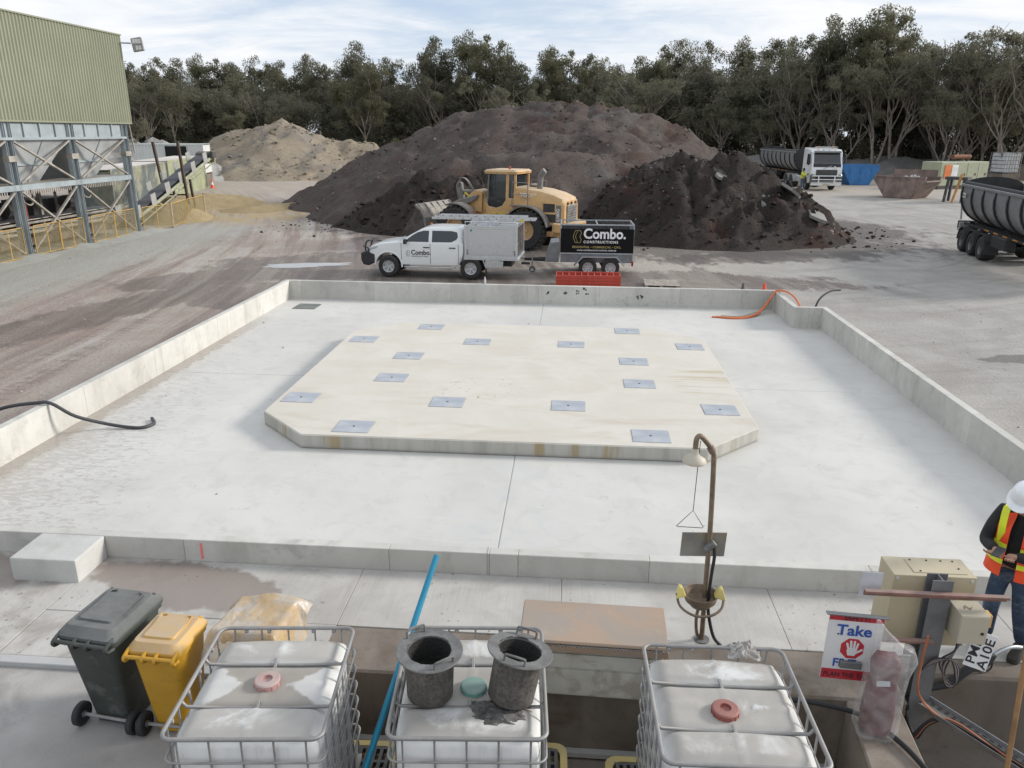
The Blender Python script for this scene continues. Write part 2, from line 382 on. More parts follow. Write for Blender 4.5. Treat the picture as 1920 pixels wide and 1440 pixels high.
def ground_mat():
    n = NT('yard_ground'); X, Y, Z = n.xyz()
    a = n.noise(0.09, 6, 0.6, dist=0.5); b = n.noise(0.9, 7, 0.68, dist=0.5); c = n.noise(14, 5, 0.75); d = n.noise(70, 2, 0.6)
    # tracks run along the left wall and bend to the right behind the pad
    U = n.math('ADD', X, n.math('MULTIPLY', n.math('POWER', n.math('MAXIMUM', n.math('SUBTRACT', Y, 8.0), 0.0), 2.0), 0.0048))
    cv_ = n.node('ShaderNodeCombineXYZ'); n.put(cv_.inputs[0], U); n.put(cv_.inputs[1], Y); cv_ = cv_.outputs[0]
    trk = n.noise(1.0, 6, 0.7, n.map((1.7, 0.09, 1), vec=cv_), dist=0.4)
    dx_ = n.math('SUBTRACT', X, 3.0); dy_ = n.math('SUBTRACT', Y, 44.0); rr_ = n.math('SQRT', n.math('ADD', n.math('MULTIPLY', dx_, dx_), n.math('MULTIPLY', dy_, dy_))); an_ = n.math('ARCTAN2', dy_, dx_)
    cv2 = n.node('ShaderNodeCombineXYZ'); n.put(cv2.inputs[0], rr_); n.put(cv2.inputs[1], n.math('MULTIPLY', an_, 3.0)); cv2 = cv2.outputs[0]
    trk2 = n.noise(1.0, 5, 0.7, n.map((1.3, 0.45, 1), vec=cv2), dist=0.5)
    leftm = n.mr(X, -5.5, -8.5)
    rightm = n.mr(X, 4.0, 9.0)
    base = n.mix(n.mr(a, 0.3, 0.7), (0.345, 0.308, 0.268), (0.44, 0.40, 0.352))
    base = n.mix(n.math('MULTIPLY', n.mr(trk, 0.42, 0.66), n.math('MULTIPLY', leftm, 0.95)), base, (0.225, 0.172, 0.15))
    base = n.mix(n.math('MULTIPLY', n.mr(n.noise(1.0, 5, 0.6, n.map((0.8, 0.05, 1), (0, 0, 0), (3, 0, 0), cv_), dist=.4), 0.52, 0.62), n.math('MULTIPLY', leftm, 0.8)), base, (0.46, 0.42, 0.395))
    red_ = n.mr(n.noise(0.16, 5, 0.6, n.map(loc=(4, 2, 0)), dist=.8), 0.46, 0.60); base = n.mix(n.math('MULTIPLY', n.math('MULTIPLY', red_, leftm), 0.55), base, (0.30, 0.225, 0.195))
    tread = n.math('MULTIPLY', n.mr(n.noise(1.0, 2, .5, n.map((1.1, 4.5, 1), vec=cv_)), .5, .6), n.mr(n.noise(1.0, 3, .5, n.map((.9, .04, 1), (0, 0, 0), (9, 0, 0), cv_)), .56, .62)); base = n.mix(n.math('MULTIPLY', n.math('MULTIPLY', tread, leftm), 0.45), base, (0.16, 0.125, 0.11))
    # grey-green fines beside the bins
    ggm = n.math('MULTIPLY', n.mr(n.math('ADD', X, n.math('MULTIPLY', b, 4.0)), -13.5, -16.5), n.mr(Y, 46, 40))
    base = n.mix(n.math('MULTIPLY', ggm, 0.8), base, n.mix(c, (0.34, 0.34, 0.31), (0.44, 0.445, 0.415)))
    # right yard, pale asphalt dust
    rg = n.mix(n.mr(n.noise(0.5, 6, 0.65, dist=.6), 0.3, 0.7), (0.315, 0.297, 0.275), (0.41, 0.392, 0.368))
    rg = n.mix(n.math('MULTIPLY', n.mr(trk2, 0.5, 0.68), 0.45), rg, (0.245, 0.225, 0.205))
    base = n.mix(rightm, base, rg)
    far = n.mr(Y, 55, 68); base = n.mix(n.math('MULTIPLY', far, 0.7), base, n.mix(b, (0.35, 0.30, 0.245), (0.45, 0.395, 0.33)))
    # dark wet dirt behind the pad and left of the ute
    wob = n.math('MULTIPLY', n.math('SUBTRACT', n.noise(0.35, 6, 0.65, n.map((1, 0.7, 1))), 0.56), 1.5)
    wob = n.math('ADD', wob, n.math('MULTIPLY', n.math('SUBTRACT', n.noise(1.7, 4, .7, n.map((1, .45, 1), (0, 0, .3))), .5), 1.1))
    ds = [n.ell(*q, 0.10, wob) for q in ((-7.0, 29.5, 6.5, 3.0, 8), (0.5, 27.3, 8.5, 1.9, 2), (-12.5, 26.5, 3.6, 1.6, 36), (-10.3, 23.6, 1.5, 2.1, 20), (-4, 33, 6, 2.2, 10), (-13.8, 19.6, 1.1, 6.2, -16), (7.5, 33.5, 3, 1.5, 14))]
    wet = ds[0]
    for q in ds[1:]: wet = n.math('MAXIMUM', wet, q)
    pt = n.math('MULTIPLY', wet, n.mr(n.noise(1.1, 6, 0.7, n.map((0.5, 1.2, 1), (0, 0, .25)), dist=.8), 0.26, 0.46, 0.35, 1.0))
    pt = n.math('MULTIPLY', pt, n.mr(n.math('ADD', trk, n.math('MULTIPLY', n.math('SUBTRACT', c, .5), .5)), .36, .58, .55, 1.0))
    base = n.mix(n.math('MULTIPLY', pt, 0.95), base, n.mix(b, (0.088, 0.066, 0.055), (0.17, 0.130, 0.108)))
    # dark spill round the black heaps
    heap = n.math('MAXIMUM', n.ell(4, 40, 12.5, 6.8, 0, 0.18, wob), n.ell(14.5, 43.5, 3.0, 3.4, 0, .2, wob))
    base = n.mix(n.math('MULTIPLY', heap, n.mr(c, .3, .6, .45, .85)), base, (0.065, 0.055, 0.05))
    # black asphalt patch at the right
    patch = n.ell(10.9, 18.3, 1.15, 0.40, 8, 0.12, n.math('MULTIPLY', n.math('SUBTRACT', n.noise(1.6, 6), .5), 1.2))
    base = n.mix(n.math('MULTIPLY', patch, 0.75), base, n.mix(c, (0.07, 0.066, 0.062), (0.20, 0.19, 0.18)))
    # pale concrete spill outside the right wall
    pale = n.math('MULTIPLY', n.mr(n.math('ADD', X, n.math('MULTIPLY', n.noise(0.8, 6, .65), 2.0)), 8.75, 8.55), n.mr(Y, 20.5, 19.0))
    base = n.mix(n.math('MULTIPLY', n.math('MULTIPLY', pale, rightm), 0.55), base, (0.42, 0.415, 0.405))
    # yellow sand spilt by the conveyor
    ysd = n.ell(-21.5, 49.5, 4.2, 6.5, 20, 0.3, wob); base = n.mix(n.math('MULTIPLY', ysd, n.mr(b, .35, .6, .2, .9)), base, (0.42, 0.315, 0.16))
    # fine speckle
    base = n.mix(n.math('MULTIPLY', n.mr(c, 0.48, 0.66, 0, 0.55), n.mr(rightm, 0, 1, 1, .4)), base, (0.15, 0.13, 0.118))
    base = n.mix(n.math('MULTIPLY', n.mr(n.noise(30, 3, .7), .58, .66), n.mr(rightm, 0, 1, .6, .12)), base, (0.48, 0.45, 0.42))
    base = n.mix(n.math('MULTIPLY', n.mr(d, 0.55, 0.75, 0, 0.55), n.mr(c, .4, .6)), base, (0.44, 0.42, 0.39))
    n.set(col=base, rough=n.mr(pt, 0, 1, 0.92, 0.55), spec=n.mr(pt, 0, 1, 0.2, 0.35), nor=n.bump(n.math('ADD', n.math('MULTIPLY', b, 1.6), n.math('ADD', c, n.math('MULTIPLY', trk, 0.5))), 0.55, 0.05))
    return n.m
CW = concrete('wall_concrete', (0.62, 0.605, 0.562), streak=0.34, rv=.24)
CB = concrete('block_concrete', (0.57, 0.565, 0.54), streak=0.25)
CO = concrete('old_concrete', (0.235, 0.20, 0.168), var=0.3, streak=0.5, stain=((0.13, 0.095, 0.07), 1.5, 0.8))
CK = concrete('kerb_concrete', (0.47, 0.47, 0.46), streak=0.1)
CL = concrete('dusty_slab', (0.42, 0.40, 0.38), var=0.25, stain=((0.21, 0.19, 0.175), 1.2, 0.8))
CP, CPL, CA, GM = pad_floor_mat(), plinth_mat(), apron_mat(), ground_mat()
GALV = PM('galvanised', (0.42, 0.44, 0.46), 0.42, 0.75, 0.12, 6)
def ss(t): t = max(0.0, min(1.0, t)); return t * t * (3 - 2 * t)
def gz(x, y):
    """height of the yard at x, y"""
    h = 0.62 * ss((y - 38) / 22) * ss((x + 1) / 13)
    h += 0.03 * fbm(x, y, 3.3, 3, 0.22)
    return h
# ---------------------------------------------------------------- ground sheet (sunk under the pad, apron and pit)
def frange(a, b, s):
    n = int(round((b - a) / s)); return [a + (b - a) * i / n for i in range(n)]
gx = [-2500, -1200, -600, -300, -160, -100, -70, -50] + frange(-40, -8.84, 0.6) + [-8.84, -8.83] + frange(-8, 6, 1.0) + [6.12, 6.13, 6.84, 6.85] + frange(7.3, 36, 0.6) + [36, 42, 50, 70, 100, 160, 300, 600, 1200, 2500]
gy = [-400, -100, -20, 0, 4, 7.42, 7.43] + frange(8.0, 20.5, 0.5) + [20.96, 20.97] + frange(21.4, 23.1, 0.5) + [23.25, 23.26] + frange(23.7, 70, 0.6) + frange(70, 120, 2.5) + [120, 150, 200, 300, 500, 900, 1600, 3000]
def sunk(x, y):
    if y < 7.425: return -20 < x < 14
    return (-8.835 < x < 6.125 and y < 23.255) or (6.12 < x < 6.845 and y < 20.965)
g = MB(); nx = len(gx)
for y in gy:
    for x in gx: g.v.append((x, y, -1.9 if sunk(x, y) else gz(x, y)))
g.f = [(j * nx + i, j * nx + i + 1, (j + 1) * nx + i + 1, (j + 1) * nx + i) for j in range(len(gy) - 1) for i in range(nx - 1)]
struct(g.build('ground', GM, smooth=60, fixn=False))
# ---------------------------------------------------------------- pad: four floor slabs with open joints
XL, XR, YF, YN, XJ, YJ, WH, WT = -8.76, 6.77, 23.19, 7.60, -0.82, 15.38, 0.57, 0.15
NX, NY = 6.02, 20.89
pad = bpy.data.objects.new('wash_pad', None); C.objects.link(pad); struct(pad)
SEAL = PM('joint_sealant', (0.34, 0.335, 0.325), 0.8, 0, 0.1)
j = 0.009
MB().box(XL - .05, XR + .05, YN - .05, YF + .05, -0.3, -0.004).build('joint_filler', SEAL, pad)
for (x0, x1, y0, y1) in ((XL - .04, XJ - j, YN - .04, YJ - j), (XJ + j, XR + .04, YN - .04, YJ - j * .5), (XL - .04, XJ - j, YJ + j, YF + .04), (XJ + j, XR + .04, YJ + j * .5, YF + .04)):
    MB().box(x0, x1, y0, y1, -0.2, 0.0).build('slab', CP, pad, bevel=0.004)
# bund walls: precast panels butted with thin joints
def wall_run(root, axis, fixed0, fixed1, stops, top=WH, mat=CW):
    for a, b in zip(stops[:-1], stops[1:]):
        m = MB(); g2 = 0.0012
        if axis == 'y': m.box(fixed0, fixed1, a + g2, b - g2, -0.35, top)
        else: m.box(a + g2, b - g2, fixed0, fixed1, -0.35, top)
        m.build('panel', mat, root, bevel=0.006)
w = thing('bund_wall', 'long pale concrete bund wall along the left side of the pad, black hose lying over it', 'wall')
wall_run(w, 'y', XL - WT, XL, [YN - .14, 10.1, 12.6, 15.05, 15.35, 18.07, 20.6, YF])
w = thing('bund_wall', 'far concrete bund wall of the pad, in front of the ute and trailer', 'wall')
wall_run(w, 'x', YF, YF + WT, [XL - WT, -8.4, -6.09, -3.68, -1.32, -0.97, 0.87, 3.29, 5.12, NX + WT])
w = thing('bund_wall', 'concrete bund wall along the right side of the pad with a notched far corner', 'wall')
wall_run(w, 'y', NX, NX + WT, [NY + WT, YF - .002])
wall_run(w, 'x', NY, NY + WT, [NX, NX + 0.42, XR + WT])
wall_run(w, 'y', XR, XR + WT, [YN - .14, 10.0, 12.66, 15.29, 18.27, NY - .002])
w = thing('bund_wall', 'near low concrete bund wall of the pad beside the foreground apron', 'wall')
wall_run(w, 'x', YN - .135, YN, [XL - WT, -7.0, -4.32, -1.94, -0.81, -0.49, 0.95, 3.3, 5.2, XR + WT])
m = MB().box(-0.835, -0.825, YN - .14, YN + .004, 0.2, WH + .004); m.build('joint_strip', SEAL, w)
PINK = PM('marker_paint', (0.85, 0.25, 0.22), 0.7)
MB().box(-4.13, -4.10, YN - .138, YN - .134, 0.33, 0.53).build('paint_mark', PINK, w)
b = tag(MB().box(-6.0, -5.25, 6.91, YN - .139, -0.1, WH + .002).build('concrete_block', CB, bevel=0.018, seg=2), 'square concrete step block against the near bund wall at the left', 'block')
# bolt patches on the far wall
BLK = PM('black_rubber', (0.022, 0.022, 0.024), 0.75, 0, 0.3, bump=0.2)
# plinth with 16 steel cover plates
pl = thing('plinth', 'low tan octagonal concrete plinth in the middle of the pad with steel cover plates', 'plinth')
P0, P1, Q0, Q1, CH, PH = -5.40, 3.27, 11.49, 19.40, 1.02, 0.25
MB().prism([(P0 + CH, Q0), (P1 - CH, Q0), (P1, Q0 + CH), (P1, Q1 - CH), (P1 - CH, Q1), (P0 + CH, Q1), (P0, Q1 - CH), (P0, Q0 + CH)], 0.0, PH, 'xy').build('plinth_body', CPL, pl, bevel=0.02)
STEEL = PM('plate_steel', (0.40, 0.425, 0.465), 0.48, 0.2, 0.10, 2.2, stain=((0.50, 0.50, 0.49), 3, 0.35))
GAP = PM('plate_gap', (0.33, 0.30, 0.26), 0.9)
pm_ = MB().box(-.305, .305, -.27, .27, 0, .009).mesh('cover_plate', STEEL, bevel=.003)
pg_ = MB().box(-.311, .311, -.276, .276, -.02, .0025).mesh('plate_frame', GAP)
ph_ = MB().cyl((0, 0, .0), (0, 0, .012), .022, n=10).mesh('lifting_hole', BLK)
for (x, y) in [(-4.92, 17.59), (-3.53, 18.98), (-2.18, 17.63), (0.05, 17.61), (1.45, 19.05), (2.82, 17.68), (-3.56, 16.28), (1.42, 16.32), (-3.57, 14.66), (1.42, 14.74), (-4.98, 13.29), (-2.21, 13.29), (0.02, 13.3), (2.76, 13.34), (-3.59, 11.91), (1.39, 11.94)]:
    o = inst('cover_plate', pm_, pl, (x, y, PH), (0, 0, random.uniform(-.01, .01))); inst('plate_frame', pg_, o); inst('lifting_hole', ph_, o)
# drain grate in the far left corner
dg_ = thing('drain_grate', 'square steel drain grate set in the floor by the far left corner', 'drain', (-7.87, 22.1, 0))
MB().box(-.34, .34, -.36, .36, -.1, .003).build('grate_pit', PM('drain_dark', (.12, .12, .115), .9), dg_)
m = MB()
for k in range(15): m.box(-.32, .32, -.33 + k * .0455, -.318 + k * .0455, .004, .02)
for k in range(9): m.box(-.32 + k * .078, -.31 + k * .078, -.34, .34, .003, .018)
m.build('grate_bars', PM('grate_steel', (.36, .38, .36), .6, .4), dg_)
# foreground apron of broomed slabs, kerb strip, old pit wall, pit floors
ap = bpy.data.objects.new('apron', None); C.objects.link(ap); struct(ap)
MB().box(-14, 9, 6.3, 7.5, -.4, .27).build('joint_filler', SEAL, ap)
xs = [-14, -7.6, -5.29, -2.235, 0.0, 2.225, 4.5, 9]
for a, b2 in zip(xs[:-1], xs[1:]):
    y0 = 5.71 if b2 < -2.5 else 6.42
    if a < -2.5 < b2: y0 = 6.42
    MB().box(a + .002, b2 - .002, y0, YN - .14, -.3, .30).build('slab', CA, ap, bevel=.004)
MB().box(-2.9, -2.24, 6.0, 6.418, -.3, .298).build('slab', CA, ap)
MB().box(-5.28, -2.76, 5.712, 6.41, -.3, .297).build('slab', CA, ap)
k = struct(MB().box(-14, -2.76, 5.60, 5.708, -.4, .302).build('kerb', CK, bevel=.006))
struct(MB().prism([(-14, 1.0), (-2.74, 1.0), (-2.74, 5.10), (-2.1, 5.10), (-2.1, 5.765), (-2.755, 5.765), (-2.755, 5.60), (-14, 5.60)], -.6, .25, 'xy').build('pavement', CL, bevel=.004))
m = MB().box(-2.735, 3.05, 5.77, 6.42, -1.5, .296); m.build('pit_wall', CO, bevel=.02); o = bpy.data.objects['pit_wall']; tag(o, 'stained brown concrete retaining wall behind the white liquid tanks', 'wall')
o = tag(MB().box(3.056, 9, 6.16, 6.418, -1.5, .298).build('pit_wall', CO, bevel=.025), 'stained concrete retaining wall below the worker and fuel nozzle', 'wall')
m = MB().hexa([(2.36, 1.5, -1.5), (2.80, 1.5, -1.5), (2.96, 5.765, -1.5), (2.52, 5.765, -1.5), (2.12, 1.5, .292), (2.62, 1.5, .292), (2.96, 5.765, .292), (2.52, 5.765, .292)])
tag(m.build('dividing_wall', CB and CO, bevel=.015), 'sloping grey concrete dividing wall under the plastic bag', 'wall')
struct(MB().box(-2.735, 9, 0.5, 6.2, -.9, -.5).build('pit_floor', CO))
MB().box(-2.73, 2.5, 5.70, 5.765, -.47, -.42).build('pit_ledge', CK)
o = bpy.data.objects['pit_ledge']; struct(o)
# puddle of standing water beside the ute
n = NT('puddle_water'); n.set(col=(0.30, 0.285, 0.265), rough=0.03, spec=1.0)
m = MB(); NR = 12
for r_ in range(NR + 1):
    for k in range(48):
        a = 2 * math.pi * k / 48; q = (r_ / NR) * (1 + 0.55 * fbm(math.cos(a) * 1.5, math.sin(a) * 1.5, 5.5, 4))
        x, y = -10.2 + 1.7 * q * math.cos(a) + .45 * q * math.sin(a), 29.4 + .62 * q * math.sin(a) + .32 * q * math.cos(a)
        m.v.append((x, y, gz(x, y) + .007))
for r_ in range(NR):
    for k in range(48): m.f.append((r_ * 48 + k, r_ * 48 + (k + 1) % 48, (r_ + 1) * 48 + (k + 1) % 48, (r_ + 1) * 48 + k))
struct(m.build('puddle', n.m, smooth=80, fixn=False))
# ================================================================ foreground
# ---------------------------------------------------------------- liquid tanks in cages
def bottle_mat(name, dirt, shape, star=False):
    n = NT(name); X, Y, Z = n.xyz()
    col = n.mix(n.noise(2, 4), (0.61, 0.615, 0.605), (0.72, 0.72, 0.71))
    u = n.mr(n.nz(), 0.5, 0.98)
    k = n.noise(2.6, 6, 0.62, n.map(loc=shape), dist=0.5)
    pool = n.mr(n.math('ADD', n.math('MULTIPLY', Z, -9.0), n.math('ADD', 11.27, n.math('MULTIPLY', k, 0.9))), 0.42, 0.62)
    film = n.mr(k, 0.36, 0.60, 0.15, 0.92)
    d = n.math('MULTIPLY', u, n.math('MULTIPLY', n.math('MAXIMUM', film, n.math('MULTIPLY', pool, 0.95)), dirt))
    if star:   # brown silt pooled between the mid-panel ribs
        ax, ay = n.math('ABSOLUTE', X), n.math('ABSOLUTE', Y)
        q = n.math('ADD', n.math('SUBTRACT', n.math('SUBTRACT', ax, n.math('MULTIPLY', ay, 1.15)), .17), n.math('MULTIPLY', n.math('SUBTRACT', k, .5), .35))
        st = n.math('MULTIPLY', n.mr(q, -.03, .05, 1, 0), n.mr(ay, .20, .225, 1, 0))
        mid = n.mr(ay, .20, .225, 1, 0); d = n.math('MULTIPLY', d, n.mr(mid, 0, 1, .8, .45)); d = n.math('MAXIMUM', d, st)
    run = n.math('MULTIPLY', n.mr(n.noise(1, 4, 0.6, n.map((7, 7, 0.8))), 0.5, 0.7), 0.35 * dirt)
    d = n.math('MAXIMUM', d, n.math('MULTIPLY', run, n.mr(u, 0, 1, 1, 0)))
    col = n.mix(d, col, n.mix(n.noise(8), (0.27, 0.245, 0.215), (0.36, 0.335, 0.30)))
    sp = n.math('MULTIPLY', n.mr(n.vor(26), 0.05, 0.12, 1, 0), n.mr(n.noise(5), 0.55, 0.62)); col = n.mix(n.math('MULTIPLY', sp, 0.7), col, (0.09, 0.08, 0.07))
    n.set(col=col, rough=n.mr(d, 0, 1, 0.38, 0.75), spec=0.4, sss=0.0, nor=n.bump(n.noise(9, 4), 0.1, 0.02)); return n.m
CAGE = PM('cage_steel', (0.27, 0.275, 0.28), 0.5, 0.45, 0.15, 8, dust=(DUST, 0.55))
IBC_W, IBC_D, IBC_T = 1.05, 1.18, 1.27
def bottle_mesh(seed, sag):
    W, D, zt = 0.985, 1.115, 1.225
    N = 36; m = MB()
    def pt(i, j):
        u, v = 2 * i / N - 1, 2 * j / N - 1
        x = W / 2 * u * math.sqrt(1 - 0.11 * v ** 6); y = D / 2 * v * math.sqrt(1 - 0.11 * u ** 6)
        e = max(abs(u), abs(v)); z = zt - 0.075 * max(0.0, (e - 0.72) / 0.28) ** 2.4
        for gy in (-0.225, 0.225): z -= 0.042 * math.exp(-((y - gy) / 0.028) ** 2) * (1 - 0.5 * abs(u) ** 8)
        mid = 1 if abs(y) < 0.225 else 0
        z += (0.018 * (1 - u * u) if not mid else -sag * (1 - abs(u) ** 3) * max(0, 1 - (y / .225) ** 2) ** .5)
        if mid: # cross-shaped stiffening ribs
            z += 0.016 * math.exp(-((y - 0.0) / 0.03) ** 2) * (1 if 0.38 < abs(u) < 0.85 else 0)
        z += 0.006 * math.exp(-(x / 0.008) ** 2)
        z += 0.006 * fbm(x, y, seed, 3, 3.0)
        return (x, y, z)
    for j in range(N + 1):
        for i in range(N + 1): m.v.append(pt(i, j))
    idx = lambda i, j: j * (N + 1) + i
    m.f = [(idx(i, j), idx(i + 1, j), idx(i + 1, j + 1), idx(i, j + 1)) for j in range(N) for i in range(N)]
    per = [idx(i, 0) for i in range(N)] + [idx(N, j) for j in range(N)] + [idx(N - i, N) for i in range(N)] + [idx(0, N - j) for j in range(N)]
    last = per
    for k, z in enumerate((1.05, 0.9, 0.75, 0.6, 0.45, 0.3, 0.16)):
        cur = []
        for q in per:
            x, y, _ = m.v[q]; b = 1.008 + 0.006 * math.sin(x * 21) * math.sin(y * 19 + k)
            cur.append(len(m.v)); m.v.append((x * b, y * b, z))
        L = len(per); m.f += [(last[i], last[(i + 1) % L], cur[(i + 1) % L], cur[i]) for i in range(L)]; last = cur
    m.f.append(tuple(last))
    return m
def ring(w, d, r, z, tr, n=8): return MB().tube([Vector(q) for q in rrect(w, d, r, z, 5)], tr, n, closed=True)
def make_ibc(label, loc, rz, seed, dirt, shape, capmat, cap, sag, hole):
    t = thing('liquid_tank', label, 'tank', loc, rz, 'caged white liquid tanks in the foreground pit')
    bottle_mesh(seed, sag).build('bottle', bottle_mat('tank_plastic', dirt, shape, dirt > .95), t, smooth=50)
    ring(IBC_W, IBC_D, 0.07, IBC_T, 0.0150, 10).build('top_rail', CAGE, t, smooth=60)
    for z in (1.08, 0.93, 0.78, 0.63, 0.48, 0.33): ring(IBC_W + .004, IBC_D + .004, 0.07, z, 0.0085).build('cage_ring', CAGE, t, smooth=60)
    v = MB().tube([(0, 0, 0.14), (0, 0, 0.6), (0, 0, 1.15), (0, 0, 1.262)], 0.008, 6).mesh('cage_upright', CAGE, smooth=60)
    hw, hd = IBC_W / 2 - .004, IBC_D / 2 - .004
    for k in range(5):
        x = -0.42 + 0.21 * k
        for y in (-hd, hd): inst('cage_upright', v, t, (x, y, 0))
    for k in range(6):
        y = -0.475 + 0.19 * k
        for x in (-hw, hw): inst('cage_upright', v, t, (x, y, 0))
    b = MB().tube([(-hw, 0, 1.255), (-hw + .03, 0, 1.215), (-.2, 0, 1.205), (.2, 0, 1.205), (hw - .03, 0, 1.215), (hw, 0, 1.255)], 0.0125, 8).mesh('cross_bar', CAGE, smooth=60)
    for y in (-0.225, 0.225): inst('cross_bar', b, t, (0, y, 0))
    for y in (-0.225, 0.225): MB().cbox((0.0, y, 1.225), (0.022, 0.085, 0.012), (0.25, 0, .1)).build('strap_clip', CAGE, t, bevel=.003)
    for (x, y) in ((-.15, hd), (.2, hd), (-.33, hd), (.36, hd), (-hw, .35), (-hw, .1), (-hw, -.12), (-hw, -.4)): MB().cbox((x, y, 1.245), (.03, .03, .03), (.2, .1, .3)).build('weld_clip', CAGE, t, bevel=.006)
    m = MB(); m.lathe([(0.105, 0), (0.105, .010), (.093, .014), (.093, .055), (.084, .064)] + ([(.040, .066), (.036, .045), (.0, .045)] if hole else [(.03, .067), (.0, .067)]), n=28)
    c = m.build('filler_cap', capmat, t, smooth=40, loc=cap)
    for k in range(14):
        a = 2 * math.pi * k / 14
        MB().cbox((0.092 * math.cos(a), .092 * math.sin(a), .030), (.008, .010, .036), (0, 0, a)).build('grip_rib', capmat, c)
    MB().box(-.52, .52, -.58, .58, 0.0, .035).build('base_deck', CAGE, t)
    for x in (-.42, 0, .42): MB().box(x - .07, x + .07, -.57, .57, .035, .14).build('base_runner', CAGE, t)
    return t
PINKCAP = PM('dusty_red_cap', (0.42, 0.22, 0.21), 0.6, dust=((0.42, 0.38, 0.35), 0.95))
TEALCAP = PM('teal_cap', (0.12, 0.30, 0.26), 0.55, dust=((0.33, 0.36, 0.33), 0.75))
REDCAP = PM('brown_red_cap', (0.27, 0.075, 0.06), 0.55, dust=((0.36, 0.24, 0.21), 0.55))
IZ = -0.02
make_ibc('caged white liquid tank caked with brown dust, dusty pink ring cap, beside the yellow bins', (-2.10, 4.46, IZ), R(5.2), 1.0, 1.0, (0, 0, 0), PINKCAP, (0.0, 0.01, 1.195), 0.012, True)
make_ibc('caged white liquid tank carrying two grey strainer baskets and a teal cap', (-0.63, 4.59, IZ), R(4.2), 2.0, 0.92, (3, 1, 0), TEALCAP, (0.02, -0.06, 1.20), 0.004, False)
make_ibc('caged white liquid tank with a brown-red cap and a rag on its rail', (1.18, 4.51, IZ), R(1.5), 3.0, 0.88, (7, 5, 0), REDCAP, (-0.03, -0.06, 1.20), 0.006, True)
# spill pallets under the tanks
YEL = PM('spill_yellow', (0.55, 0.42, 0.10), 0.55, dust=((0.42, 0.36, 0.26), 0.6)); GRB = PM('spill_grate', (0.055, 0.055, 0.06), 0.7, dust=((0.25, 0.23, 0.21), 0.4))
for (x, y, lb) in ((-2.05, 4.62, 'yellow-rimmed spill pallet under the tank nearest the wheelie bins'), (-0.62, 4.72, 'yellow-rimmed black spill pallet under the tank with the strainer baskets'), (1.16, 4.66, 'yellow-rimmed black spill pallet under the tank with the brown-red cap')):
    t = thing('spill_pallet', lb, 'pallet', (x, y, -0.5), R(2))
    m = MB().loft([rrect(1.42, 1.32, .1, 0), rrect(1.46, 1.36, .1, .40), rrect(1.46, 1.36, .1, .44), rrect(1.34, 1.24, .08, .44), rrect(1.34, 1.24, .08, .36)], cap=True); m.build('sump', YEL, t, smooth=50)
    m = MB()
    for k in range(22): m.box(-.64 + k * .06, -.612 + k * .06, -.6, .6, .40, .452)
    for k in range(9): m.box(-.65, .65, -.6 + k * .147, -.575 + k * .147, .40, .450)
    m.build('grate', GRB, t)
# ---------------------------------------------------------------- strainer baskets with grime, rag under the tilted one
def grime_mat():
    n = NT('grimy_mesh'); k = n.noise(38, 4, 0.7); h = n.vor(85)
    col = n.mix(n.mr(k, .35, .7), (0.075, 0.069, 0.062), (0.135, 0.125, 0.112)); col = n.mix(n.mr(n.noise(5, 5, n.map((1, 1, .4)) and .6), .5, .68, 0, .55), col, (0.20, 0.185, 0.165))
    n.set(col=col, rough=.9, spec=.25, nor=n.bump(n.math('ADD', h, n.math('MULTIPLY', k, .5)), .5, .006)); return n.m
def tar_mat():
    n = NT('black_sludge'); k = n.noise(60, 5, 0.7)
    n.set(col=n.mix(k, (0.006, 0.006, 0.006), (0.045, 0.043, 0.04)), rough=.6, nor=n.bump(k, 1.0, .02)); return n.m
GRIME, TAR, FLG = grime_mat(), tar_mat(), PM('flange_grey', (0.16, 0.158, 0.155), .75, .2, .25, 8, bump=.3)
def basket(label, loc, rot, rz):
    t = thing('strainer_basket', label, 'basket', loc, 0); t.rotation_euler = (*rot, rz)
    m = MB(); n = 40; prof = [(0.0, .012), (.150, 0), (.162, .012), (.165, .12), (.168, .25), (.170, .36), (.156, .36), (.150, .06), (.0, .05)]
    m.lathe(prof, n=n); m.build('mesh_drum', GRIME, t, smooth=50)
    m = MB().lathe([(.150, .372), (.228, .372), (.232, .366), (.228, .358), (.150, .358)], n=40, close=True); m.build('flange', FLG, t, smooth=40)
    m = MB().grid(lambda u, v: (.152 * u * math.cos(2 * math.pi * v), .152 * u * math.sin(2 * math.pi * v), .372 - .24 * (1 - u ** 9) + .015 * fbm(u * math.cos(6.283 * v), u * math.sin(6.283 * v), loc[0], 4, 9)), 14, 40); m.build('sludge', TAR, t, smooth=80)
    for a in (R(70), R(250)):
        c, s_ = math.cos(a), math.sin(a); q = lambda r, o, z: (r * c - o * s_, r * s_ + o * c, z)
        MB().tube(smoothpath([q(.19, -.07, .372), q(.195, -.07, .415), q(.2, -.05, .425), q(.2, .05, .425), q(.195, .07, .415), q(.19, .07, .372)], 3), .0085, 6).build('handle', FLG, t, smooth=60)
    return t
basket('grey upright strainer basket full of black sludge on the middle tank', (-0.905, 4.44, IZ + 1.245), (R(2), R(-1), 0)[:2], R(60))
basket('grey strainer basket tilted onto a crumpled rag on the middle tank', (-0.335, 4.43, IZ + 1.262), (R(-5), R(11)), R(10))
